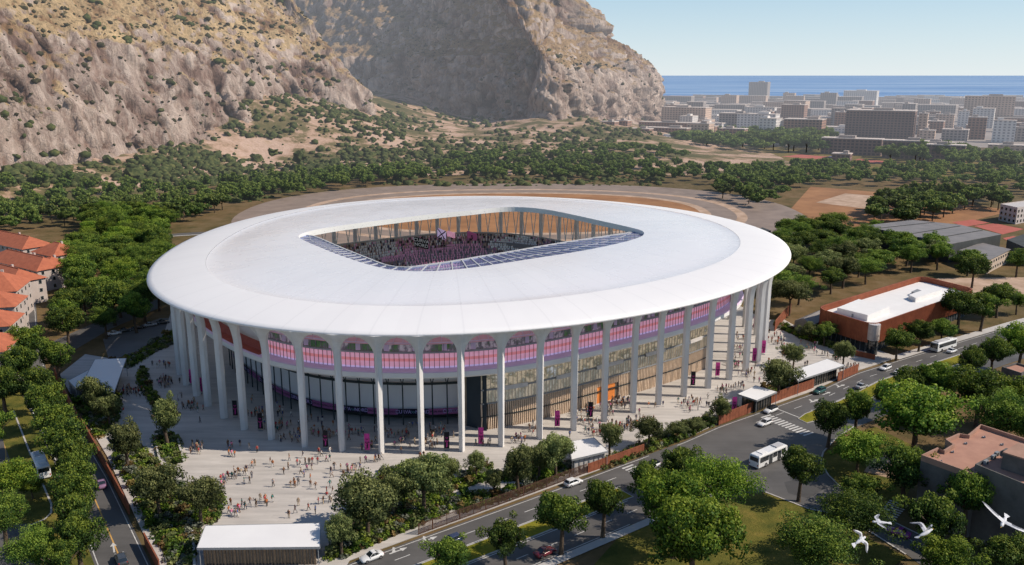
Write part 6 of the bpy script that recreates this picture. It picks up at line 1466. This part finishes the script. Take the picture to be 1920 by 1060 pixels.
for px, py, dk, lb_ in [(442, 783, 1, 'black banner with pink mark in the shade, by the fifth column gap'), (489, 808, 1, 'black banner with pink mark beside the tree side columns'), (611, 842, 1, 'black banner with pink mark between two front columns'), (689, 848, 0, 'bright pink banner between two front columns'), (838, 845, 1, 'black banner with pink mark nearest the dark core'), (902, 836, 0, 'pink banner at the corner of the dark core'),
  (356, 722, 0, 'pink banner half hidden by the farthest shaded column'), (376, 738, 0, 'pink banner beside the second shaded column'), (1045, 803, 2, 'dark pink banner before the slatted facade'), (1107, 786, 1, 'black banner with pink mark before the orange entrance'), (1299, 726, 1, 'black banner with pink mark near the facade end'), (1345, 708, 0, 'pink banner at the end of the slatted facade'),
  (1376, 776, 0, 'pink banner beside the small tree and rusty wall'), (1414, 680, 0, 'pink banner between the last two columns'), (1431, 665, 0, 'pink banner right beside the last column'), (1398, 606, 0, 'farthest pink banner seen between columns'), (1416, 618, 0, 'pink banner on a planted base behind the columns')]:
    banner(px, py, BLACKF if dk == 1 else MAGENTA, MAGENTA if dk == 1 else BLACKF, lb_)
# ================================================================== copper clad building
def rounded(poly, r, n=6):
    out = []; m = len(poly)
    for i in range(m):
        p0, p1, p2 = Vector(poly[i - 1]), Vector(poly[i]), Vector(poly[(i + 1) % m]); a = p1 + (p0 - p1).normalized() * r; b = p1 + (p2 - p1).normalized() * r
        for k in range(n + 1): u = k / n; q = a * (1 - u) ** 2 + p1 * 2 * u * (1 - u) + b * u * u; out.append((q.x, q.y))
    return out
ZB = 9.6; cq = [P2(1530, 577, ZB), P2(1638, 609, ZB), P2(1830, 542, ZB), P2(1728, 517, ZB)]
cc = Vector((sum(p[0] for p in cq) / 4, sum(p[1] for p in cq) / 4)); CB = thing('copper_building', 'copper clad low building with rounded corners and a white flat roof', 'building', (cc.x, cc.y, 0))
loc = [(p[0] - cc.x, p[1] - cc.y) for p in cq]; rim = rounded(loc, 4.5)
def inset_poly(poly, d):
    a = sum(poly[i][0] * poly[(i + 1) % len(poly)][1] - poly[(i + 1) % len(poly)][0] * poly[i][1] for i in range(len(poly))); s = 1 if a > 0 else -1; out = []; n = len(poly)
    for i in range(n):
        t_ = (Vector(poly[(i + 1) % n]) - Vector(poly[i - 1])).normalized(); out.append((poly[i][0] - t_.y * d * s, poly[i][1] + t_.x * d * s))
    return out
COP = M('copper_cladding', (.40, .13, .065), (.28, .085, .045), .5, .55, .2, bmp=.1); RFW = M('white_flat_roof', (.78, .77, .75), (.72, .71, .69), .3, .7)
ri = inset_poly(rim, .35); mb = MB(); mb.loft([[(x, y, 3.4) for x, y in rim], [(x, y, ZB) for x, y in rim], [(x, y, ZB) for x, y in ri], [(x, y, 7.6) for x, y in ri]]); cw = mb.build('wall', COP, CB, fix=True)
mb = MB(); cl = rim + [rim[0]]
for x, y, hd in along(cl, .62): mb.box((x, y, (3.4 + ZB) / 2), (.14, .26, ZB - 3.3), hd)
mb.build('rib', COP, cw)
mb = MB()
for x, y, hd in along(ri + [ri[0]], .62): mb.box((x, y, (7.6 + ZB) / 2), (.10, .14, ZB - 7.7), hd)
mb.build('parapet_rib', COP, cw)
mb = MB(); mb.prism(inset_poly(rim, .5), 7.0, 7.7); mb.build('roof', RFW, CB)
mb = MB(); mb.prism(inset_poly(rim, 1.4), 0, 3.45); mb.build('ground_glazing', M('lobby_glass', (.05, .06, .07), (.025, .03, .035), .5, .06, 0, .8), CB)
mb = MB()
for x, y, hd in along(inset_poly(rim, 1.3) + [inset_poly(rim, 1.3)[0]], 1.8): mb.box((x, y, 1.7), (.12, .12, 3.4), hd)
mb.build('glazing_post', GREYS, CB)
fr = Vector(loc[1]); dirc = (Vector((0, 0)) - fr).normalized(); gc = fr - dirc * -1.55
mb = MB(); mb.loft([[(gc.x + 1.7 * math.cos(a), gc.y + 1.7 * math.sin(a), z) for a in [2 * PI * k / 16 for k in range(16)]] for z in (4.6, 9.45)], cap=True); mb.build('corner_panel', M('pale_corner_glass', (.62, .54, .49), (.42, .36, .33), .8, .15), CB)
mb = MB(); mb.loft([[(gc.x + 1.5 * math.cos(a), gc.y + 1.5 * math.sin(a), z) for a in [2 * PI * k / 16 for k in range(16)]] for z in (.1, 4.6)], cap=True); mb.build('corner_glass', GLASSD, CB)
def lbox(px4, z0, z1, mat, name, parent, org):
    q = [P2(a, b, z1) for a, b in px4]; mb = MB(); mb.prism([(p[0] - org[0], p[1] - org[1]) for p in q], z0, z1); return mb.build(name, mat, parent)
pl_ = lbox([(1570, 577), (1610, 561), (1668, 575), (1627, 591)], 7.7, 9.7, RFW, 'plant_room', CB, cc); mb = MB(); w_ = P(1599, 592, 8.3); mb.box((w_.x - cc.x, w_.y - cc.y, 8.4), (1.0, .5, 1.0), .9); mb.build('vent', GREYS, pl_)
lbox([(1704, 553), (1752, 537), (1766, 543), (1717, 559)], 7.7, 9.2, RFW, 'plant_room', CB, cc)
lbox([(1709, 547), (1720, 542), (1728, 545), (1716, 550)], 7.7, 9.0, GREYS, 'plant_room', CB, cc)
# grey shed beside it, and the halls behind
def block(px4, z, label, name, wallm, roofm, z0=0, cat='building', windows=None, par=.5, group=None, wz=None, over=0):
    q = [P2(a, b, z) for a, b in px4]; c = (sum(p[0] for p in q) / len(q), sum(p[1] for p in q) / len(q)); t = thing(name, label, cat, (*c, 0), 0, group); R = [(p[0] - c[0], p[1] - c[1]) for p in q]
    a = sum(R[i][0] * R[(i + 1) % len(R)][1] - R[(i + 1) % len(R)][0] * R[i][1] for i in range(len(R))); R = R if a > 0 else R[::-1]
    mb = MB(); mb.prism(R, z0, z - .02); wl_ = mb.build('wall', wallm, t)
    mb = MB(); mb.prism(inset_poly(R, -over) if over else R, z - .015, z + .12); rf = mb.build('roof', roofm, t)
    if par:
        mb = MB(); I = inset_poly(R, .4); mb.loft([[(x, y, z - .3) for x, y in inset_poly(R, -.04)], [(x, y, z + par) for x, y in inset_poly(R, -.04)], [(x, y, z + par) for x, y in I], [(x, y, z + .1) for x, y in I]]); mb.build('parapet', wallm, t, fix=True)
    if windows:
        nfl, step, ww, wh = windows
        for i in range(len(R)):
            p0, p1 = Vector(R[i]), Vector(R[(i + 1) % len(R)]); L_ = (p1 - p0).length; d = (p1 - p0) / L_; nn = Vector((d.y, -d.x))
            if (Vector(c) + (p0 + p1) / 2).normalized().dot(nn) > .35: continue
            k = int(L_ / step); 
            if k < 1: continue
            for f in range(nfl):
                zc = (f + .55) * (z - .4) / nfl
                for j in range(k):
                    pc = p0 + d * (L_ * (j + .5) / k); mb = MB(); mb.box((pc.x + nn.x * .03, pc.y + nn.y * .03, zc), (ww + .24, .10, wh + .24), math.atan2(d.y, d.x)); wo_ = mb.build('window', CONC, t)
                    mb = MB(); mb.box((pc.x + nn.x * .06, pc.y + nn.y * .06, zc), (ww, .10, wh), math.atan2(d.y, d.x)); mb.build('pane', GLASSD, wo_)
    return t
GREYR = M('grey_metal_roof', (.24, .22, .21), (.17, .16, .155), .18, .6); DKW = M('dark_hall_wall', (.07, .075, .075), (.045, .05, .05), .2, .8); BEI = M('beige_render', (.52, .42, .33), (.42, .33, .26), .3, .85); PALE = M('pale_render', (.56, .50, .47), (.45, .40, .38), .3, .85)
hall = block([(1617, 424), (1712, 413), (1800, 422), (1877, 440), (1782, 458), (1700, 441)], 8.5, 'big sports hall with dark walls and grey folded roof', 'sports_hall', DKW, GREYR, par=0)
mb = MB(); hc = hall.location
for a, b in (((1650, 428), (1752, 417)), ((1700, 440), (1800, 424)), ((1742, 449), (1842, 432))): p0, p1 = P(*a, 8.7), P(*b, 8.7); mb.bar((p0.x - hc.x, p0.y - hc.y, 8.72), (p1.x - hc.x, p1.y - hc.y, 8.72), .5, .25)
mb.build('roof_seam', DKW, hall)
block([(1801, 470), (1842, 456), (1893, 468), (1853, 488)], 6.0, 'low hall with beige walls and grey roof beside the sports hall', 'low_hall', BEI, GREYR, windows=(2, 3.2, 1.4, 1.1), par=0, over=.6)
block([(1888, 450), (1925, 438), (1950, 452), (1925, 466)], 8, 'dark curved shed at the picture edge by the clay courts', 'dark_shed', DKW, DKW, par=0)
block([(1876, 384), (1928, 377), (1950, 384), (1908, 391)], 9.0, 'small pale three storey block beyond the clay courts', 'pale_block', PALE, M('pale_flat_roof', (.55, .52, .5)), windows=(3, 3.4, 1.4, 1.5))
sh = block([(1490, 602), (1530, 585), (1560, 592), (1522, 612)], 3.6, 'grey gabled shed at the end of the copper building', 'grey_shed', M('shed_wall', (.20, .19, .17)), GREYR, par=0)
mb = MB(); q = [Vector(P2(a, b, 3.6)) - Vector((sh.location.x, sh.location.y)) for a, b in [(1490, 602), (1530, 585), (1560, 592), (1522, 612)]]; m0, m1 = (q[0] + q[3]) / 2, (q[1] + q[2]) / 2
mb.add([(*q[0], 3.75), (*q[1], 3.75), (*q[2], 3.75), (*q[3], 3.75), (*m0, 5.4), (*m1, 5.4)], [(0, 1, 5, 4), (2, 3, 4, 5), (3, 0, 4), (1, 2, 5)]); mb.build('gable', GREYR, sh, fix=True)
block([(1405, 433), (1430, 427), (1446, 433), (1424, 441)], 4, 'small dark hut between stadium and racetrack', 'dark_hut', DKW, DKW, par=0)
# ================================================================== brown flat roofed building at the near corner
ZR = 12.0; BRW = M('weathered_grey_render', (.15, .14, .13), (.085, .08, .075), .35, .9, bmp=.2); TERR_ = M('terracotta_roof_screed', (.44, .24, .17), (.34, .18, .13), .35, .9); TERP = M('terracotta_parapet', (.40, .24, .18), (.30, .18, .13), .4, .9)
fp = [(1727, 860), (1757, 846), (1768, 851), (1786, 840), (1772, 830), (1797, 819), (1814, 822), (1838, 802), (1945, 837), (1945, 860), (1823, 895)]
q = [P2(a, b, ZR) for a, b in fp]; c = (sum(p[0] for p in q) / len(q), sum(p[1] for p in q) / len(q)); BB = thing('brown_building', 'brown flat roofed block with stepped parapet and dark stained walls', 'building', (*c, 0)); R = [(p[0] - c[0], p[1] - c[1]) for p in q]
a = sum(R[i][0] * R[(i + 1) % len(R)][1] - R[(i + 1) % len(R)][0] * R[i][1] for i in range(len(R))); R = R if a > 0 else R[::-1]
mb = MB(); mb.prism(R, 0, ZR - .02); mb.build('wall', BRW, BB); bm_ = poly_sheet('roof', R, ZR + .01, TERR_, BB, None); bm_.parent = BB
I = inset_poly(R, .35); mb = MB(); mb.loft([[(x, y, ZR - .4) for x, y in inset_poly(R, -.03)], [(x, y, ZR + .75) for x, y in inset_poly(R, -.03)], [(x, y, ZR + .75) for x, y in I], [(x, y, ZR) for x, y in I]]); mb.build('parapet', TERP, BB, fix=True)
for px, py in [(1846, 822), (1812, 834), (1787, 850), (1765, 868), (1796, 883), (1880, 836)]:
    v = P(px, py, ZR); mb = MB(); mb.tube((v.x - c[0], v.y - c[1], ZR), (v.x - c[0], v.y - c[1], ZR + .55), .1, .1, 6); mb.box((v.x - c[0], v.y - c[1] + .3, ZR + .12), (.5, .4, .22)); mb.build('roof_vent', GREYS, BB)
ZT = 13.4; q2 = [P2(a, b, ZT) for a, b in [(1828, 876), (1886, 846), (1960, 868), (1960, 930)]]; c2_ = (sum(p[0] for p in q2) / 4, sum(p[1] for p in q2) / 4)
BT_ = block([(1828, 876), (1886, 846), (1960, 868), (1960, 930)], ZT, 'taller dark walled wing with terracotta parapet at the picture edge', 'brown_wing', BRW, TERR_, par=.6)
tz = 16.5; lo = BT_.location
mb = MB(); q3 = [P2(a, b, tz) for a, b in [(1880, 850), (1910, 832), (1975, 850), (1960, 875)]]; mb.prism([(p[0] - lo.x, p[1] - lo.y) for p in q3], ZT, tz); hd_ = mb.build('stair_head', BRW, BT_); mb = MB(); mb.prism([((p[0] - lo.x), (p[1] - lo.y)) for p in q3], tz + .003, tz + .25); mb.build('stair_roof', TERP, hd_)
v = P(1878, 852, ZT + 1); dsh = thing('satellite_dish', 'grey satellite dish on the roof of the dark walled wing', 'satellite dish', (v.x, v.y, ZT + .1)); mb = MB(); mb.tube((0, 0, 0), (0, 0, 1.1), .06, .06, 6); mb.build('mast', GREYS, dsh)
mb = MB(); rings = [[(r * math.cos(2 * PI * k / 16), -.15 - d_, 1.2 + r * math.sin(2 * PI * k / 16)) for k in range(16)] for r, d_ in ((.05, 0), (.35, .06), (.62, .2))]; mb.loft(rings); mb.build('bowl', GREYS, dsh, True)
for k, (px, py) in enumerate([(1862, 862), (1868, 856), (1848, 872)]):
    v = P(px, py, ZT); o = thing('roof_unit', ['grey air conditioner nearest the satellite dish', 'second grey air conditioner by the dish', 'small grey air conditioner at the parapet corner'][k], 'air conditioner', (v.x, v.y, ZT + .12), .6); mb = MB(); mb.box((0, 0, .4), (1.0, .5, .75)); mb.build('casing', GREYS, o); mb = MB(); mb.tube((0, -.26, .4), (0, -.3, .4), .28, .28, 12); mb.build('fan', DARKM, o)
for px, py in [(1757, 930), (1790, 942)]:
    v = P(px, py, 7.0)
block([(1878, 692), (1905, 684), (1940, 694), (1915, 704)], 7.0, 'small terracotta flat roof showing through the trees', 'brown_house', BRW, TERR_, par=.6)
# ================================================================== red roofed houses
ROOFR = M('red_roof_tiles', (.46, .145, .075), (.33, .10, .055), .6, .85, bmp=.2); HOUSEW = M('cream_house_wall', (.50, .43, .39), (.40, .34, .31), .3, .9)
def house(cx_, cy_, L_, W_, h, rz, label, nf=3, wing=None):
    t = thing('red_roofed_house', label, 'house', (cx_, cy_, 0), rz, 'red roofed houses'); mb = MB(); mb.box((0, 0, h / 2), (L_, W_, h)); mb.build('wall', HOUSEW, t)
    e = .7; r = W_ * .30; x0, y0 = L_ / 2 + e, W_ / 2 + e; k = max(.2, L_ / 2 - W_ / 2)
    mb = MB(); mb.add([(-x0, -y0, h - .05), (x0, -y0, h - .05), (x0, y0, h - .05), (-x0, y0, h - .05), (-k, 0, h + r), (k, 0, h + r)], [(0, 1, 5, 4), (1, 2, 5), (2, 3, 4, 5), (3, 0, 4), (3, 2, 1, 0)]); rf = mb.build('roof', ROOFR, t, fix=True)
    mb = MB(); mb.bar((-k, 0, h + r + .05), (k, 0, h + r + .05), .3, .15); mb.build('ridge', ROOFR, rf)
    for sd in range(4):
        ln = L_ if sd % 2 == 0 else W_; n = max(1, int(ln / 3.6)); dx = (1, 0) if sd % 2 == 0 else (0, 1); off = (0, -W_ / 2) if sd == 0 else (L_ / 2, 0) if sd == 1 else (0, W_ / 2) if sd == 2 else (-L_ / 2, 0)
        wn_ = Vector((off[0], off[1])).normalized(); wn_ = Vector((wn_.x * math.cos(rz) - wn_.y * math.sin(rz), wn_.x * math.sin(rz) + wn_.y * math.cos(rz)))
        if Vector((cx_, cy_)).normalized().dot(wn_) > .2: continue
        for f in range(nf):
            for j in range(n):
                u = (j + .5) / n * ln - ln / 2; pos = (off[0] + dx[0] * u, off[1] + dx[1] * u, (f + .55) * h / nf); s = (1.3, .12, 1.6) if sd % 2 == 0 else (.12, 1.3, 1.6); mb = MB(); mb.box(pos, s); w_ = mb.build('window', CONC, t)
                s2 = (1.0, .2, 1.3) if sd % 2 == 0 else (.2, 1.0, 1.3); mb = MB(); mb.box(pos, s2); mb.build('pane', GLASSD, w_)
    mb = MB(); mb.box((k * .3, W_ * .12, h + r * .9), (.9, .7, 1.4)); mb.build('chimney', HOUSEW, rf); return t
HZ = 9.5; hr_ = -.60
def hp(px, py, z=HZ): v = P(px, py, z + 2); return v.x, v.y
for px, py, L_, W_, h, rz, lb_ in [(20, 444, 46, 13, 9, hr_, 'longest red roofed terrace at the back against the wood'), (108, 463, 17, 13, 9, hr_, 'square hipped red roof at the wood end of the back terrace'), (48, 482, 40, 12, 8.5, hr_, 'second red roofed terrace from the back'), (96, 487, 12, 11, 7.5, hr_, 'small hipped red roof before the second terrace'),
   (8, 505, 34, 12, 9, hr_, 'third red roofed terrace from the back'), (2, 526, 13, 17, 11, .25, 'tall red roofed block with blind side wall facing the wood'), (-10, 556, 14, 13, 11, .25, 'red roofed block in the middle of the stepped row'), (-22, 590, 14, 13, 11, .25, 'red roofed block second from the camera'), (-38, 634, 15, 14, 11, .25, 'red roofed block nearest the camera at the picture edge')]:
    x, y = hp(px, py, h); house(x, y, L_, W_, h, rz, lb_)
# ================================================================== the city by the sea
def facade_mat(name, wall, dark, sx, sz, ww=.62, wh=.6):
    m, N, L = newmat(name); tc = N.new('ShaderNodeTexCoord'); sp = N.new('ShaderNodeSeparateXYZ'); L.new(tc.outputs['UV'], sp.inputs[0])
    def cell(o, s, w_):
        f = mth(N, L, 'FRACT', mth(N, L, 'DIVIDE', o, s)); return mth(N, L, 'LESS_THAN', mth(N, L, 'ABSOLUTE', mth(N, L, 'SUBTRACT', f, .5)), w_ / 2)
    k = mth(N, L, 'MULTIPLY', cell(sp.outputs[0], sx, ww), cell(sp.outputs[1], sz, wh)); oi = N.new('ShaderNodeObjectInfo')
    f = nz(N, L, .04, 3, .6, coords(N, L, 'World')); w2 = ramp(N, L, f, [(.3, tuple(x * .82 for x in wall)), (.7, wall)])
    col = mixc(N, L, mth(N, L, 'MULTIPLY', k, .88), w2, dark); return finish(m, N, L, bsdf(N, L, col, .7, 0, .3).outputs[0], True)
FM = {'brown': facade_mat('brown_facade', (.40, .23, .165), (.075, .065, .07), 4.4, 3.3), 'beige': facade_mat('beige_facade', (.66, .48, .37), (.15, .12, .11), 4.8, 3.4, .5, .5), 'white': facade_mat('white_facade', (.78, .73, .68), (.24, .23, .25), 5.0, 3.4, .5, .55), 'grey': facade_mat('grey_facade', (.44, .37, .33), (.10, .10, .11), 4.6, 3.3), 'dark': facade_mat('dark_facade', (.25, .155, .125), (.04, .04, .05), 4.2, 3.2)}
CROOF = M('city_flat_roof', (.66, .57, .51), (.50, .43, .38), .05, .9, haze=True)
NB = 0
def city_block(x, y, w_, d_, h, rz, col, label, name='apartment_block', pent=True, group='city blocks by the sea'):
    global NB
    t = thing(name, label, 'building', (x, y, 0), rz, group); hw, hd = w_ / 2, d_ / 2; me = bpy.data.meshes.new('wall'); V = [(-hw, -hd), (hw, -hd), (hw, hd), (-hw, hd)]
    me.from_pydata([(a, b, 0) for a, b in V] + [(a, b, h) for a, b in V], [], [(0, 1, 5, 4), (1, 2, 6, 5), (2, 3, 7, 6), (3, 0, 4, 7)]); uv = me.uv_layers.new(name='UVMap'); li = 0
    for ln in (w_, d_, w_, d_):
        for u, v in ((0, 0), (ln, 0), (ln, h), (0, h)): uv.data[li].uv = (u, v); li += 1
    me.materials.append(FM[col]); link(bpy.data.objects.new('wall', me), t)
    mb = MB(); mb.box((0, 0, h + .4), (w_ + .8, d_ + .8, .8)); rf = mb.build('roof', CROOF, t)
    if pent: mb = MB(); rr_ = random.Random(int(x * 7 + y)); mb.box((rr_.uniform(-.25, .25) * w_, rr_.uniform(-.2, .2) * d_, h + 2.1), (w_ * .28, d_ * .4, 2.6)); mb.build('penthouse', FM['grey'] if col != 'white' else FM['white'], t)
    return t
CITY = []
def cb(px0, px1, top, base, col, label, dr=.7, rz=-.52, name='apartment_block'):
    v0, v1 = P(px0, base), P(px1, base); w_ = v1.x - v0.x; m = mpp((px0 + px1) / 2, base); h = (base - top) * m * 1.01; d_ = max(14, w_ * dr); c_x = (v0.x + v1.x) / 2; c_y = v0.y + d_ / 2
    city_block(c_x, c_y, w_ * .96, d_, h, rz, col, label, name); CITY.append((c_x, c_y, w_ / 2 + 4, d_ / 2 + 4))
for q in [(1598, 1722, 210, 262, 'dark', 'huge dark brown slab block, broadest tower in the city', .45, -.50, 'slab_tower'), (1724, 1740, 215, 263, 'beige', 'narrow pale block imitating the sunlit end of the dark slab', .9), (1813, 1900, 183, 238, 'beige', 'huge beige slab tower at the city end', .3, -.50, 'slab_tower'), (1407, 1443, 156, 196, 'grey', 'tall dark tower standing out against the sea', .6), (1588, 1649, 172, 202, 'white', 'pale broad block with bright side against the sea', .5),  # narrow beige block added as the dark slab's sunlit side
  (1547, 1658, 262, 291, 'dark', 'long dark five storey block before the huge dark slab', .30), (1662, 1742, 266, 298, 'dark', 'long dark low block beside the tree trio', .35), (1744, 1812, 274, 304, 'dark', 'long dark low block past the tree trio', .4), (1478, 1550, 226, 264, 'brown', 'brown block with lit end behind the meadow trees', .6), (1127, 1158, 230, 264, 'brown', 'brown apartment slab at the foot of the sea cliff', .5), (1158, 1182, 228, 262, 'brown', 'taller brown slab at the foot of the sea cliff', .5), (1180, 1224, 243, 268, 'brown', 'low brown block by the sea cliff', .4), (1222, 1262, 258, 274, 'white', 'low white block beside the meadow trees', .4), (1302, 1346, 238, 262, 'brown', 'reddish block behind the meadow trees', .5), (1352, 1402, 243, 266, 'brown', 'red brown block with lit end in the front row', .5),
  (1818, 1850, 222, 262, 'brown', 'dark brown tower in front of the beige slab', .5), (1866, 1905, 228, 268, 'white', 'white tower in front of the beige slab', .5), (1757, 1790, 216, 244, 'beige', 'pinkish tower behind the long dark blocks', .5), (1799, 1818, 210, 240, 'white', 'thin white tower beside the beige slab', .6), (1728, 1756, 246, 266, 'beige', 'low pinkish block at the side of the dark slab', .6), (1700, 1790, 268, 282, 'beige', 'pale low block in front of the pinkish tower', .3), (1860, 1925, 274, 296, 'beige', 'pale low block at the city end', .4), (1568, 1592, 212, 246, 'brown', 'brown tower just before the huge dark slab', .7), (1540, 1570, 176, 206, 'grey', 'grey block against the sea near the pale broad block', .5), (1470, 1492, 176, 200, 'beige', 'small beige tower against the sea', .6), (1355, 1385, 180, 205, 'beige', 'beige block just before the tallest sea tower', .6), (1890, 1935, 240, 266, 'grey', 'grey block at the picture edge', .5), (1566, 1600, 290, 303, 'dark', 'small dark block beside the clay court', .5)]: cb(*q)
rc = random.Random(17); rows_ = [(263, 14, 'front'), (249, 22, 'second'), (238, 26, 'third'), (228, 30, 'fourth'), (219, 34, 'fifth'), (211, 36, 'sixth'), (204, 36, 'seventh'), (198, 36, 'eighth'), (193, 36, 'ninth'), (189.5, 30, 'tenth')]
for base, n, rn in rows_:
    cnt = 0; x0 = 1232 if base > 215 else 1226; xs_ = sorted(rc.uniform(x0, 1960) for _ in range(n))
    for px in xs_:
        v = P(px, base + rc.uniform(-2.0, 2.0)); m = mpp(px, base); w_ = rc.choice([22, 30, 40, 55, 75]) * (1.0 if base > 220 else 1.5); d_ = rc.uniform(14, 30); h = rc.choice([9, 12, 15, 15, 18, 24, 30]) * (.9 if base > 240 else 1.0)
        if base < 200: h = min(h, 17)
        if any(abs(v.x - q[0]) < q[2] + w_ / 2 - 6 and abs(v.y - q[1]) < q[3] + d_ / 2 for q in CITY): continue
        if px < 1240 and base > 200: continue
        CITY.append((v.x, v.y, w_ / 2, d_ / 2)); cnt += 1; col = rc.choice(['brown', 'beige', 'grey', 'white', 'beige', 'grey', 'brown'])
        city_block(v.x, v.y, w_, d_, h, -.55 + rc.choice([0, 0, 0, .12, -.1]), col, f'{col} {"high" if h > 20 else "low" if h < 13 else "mid height"} block, {nth(cnt)} from the sea cliff in the {rn} row', pent=base > 225)
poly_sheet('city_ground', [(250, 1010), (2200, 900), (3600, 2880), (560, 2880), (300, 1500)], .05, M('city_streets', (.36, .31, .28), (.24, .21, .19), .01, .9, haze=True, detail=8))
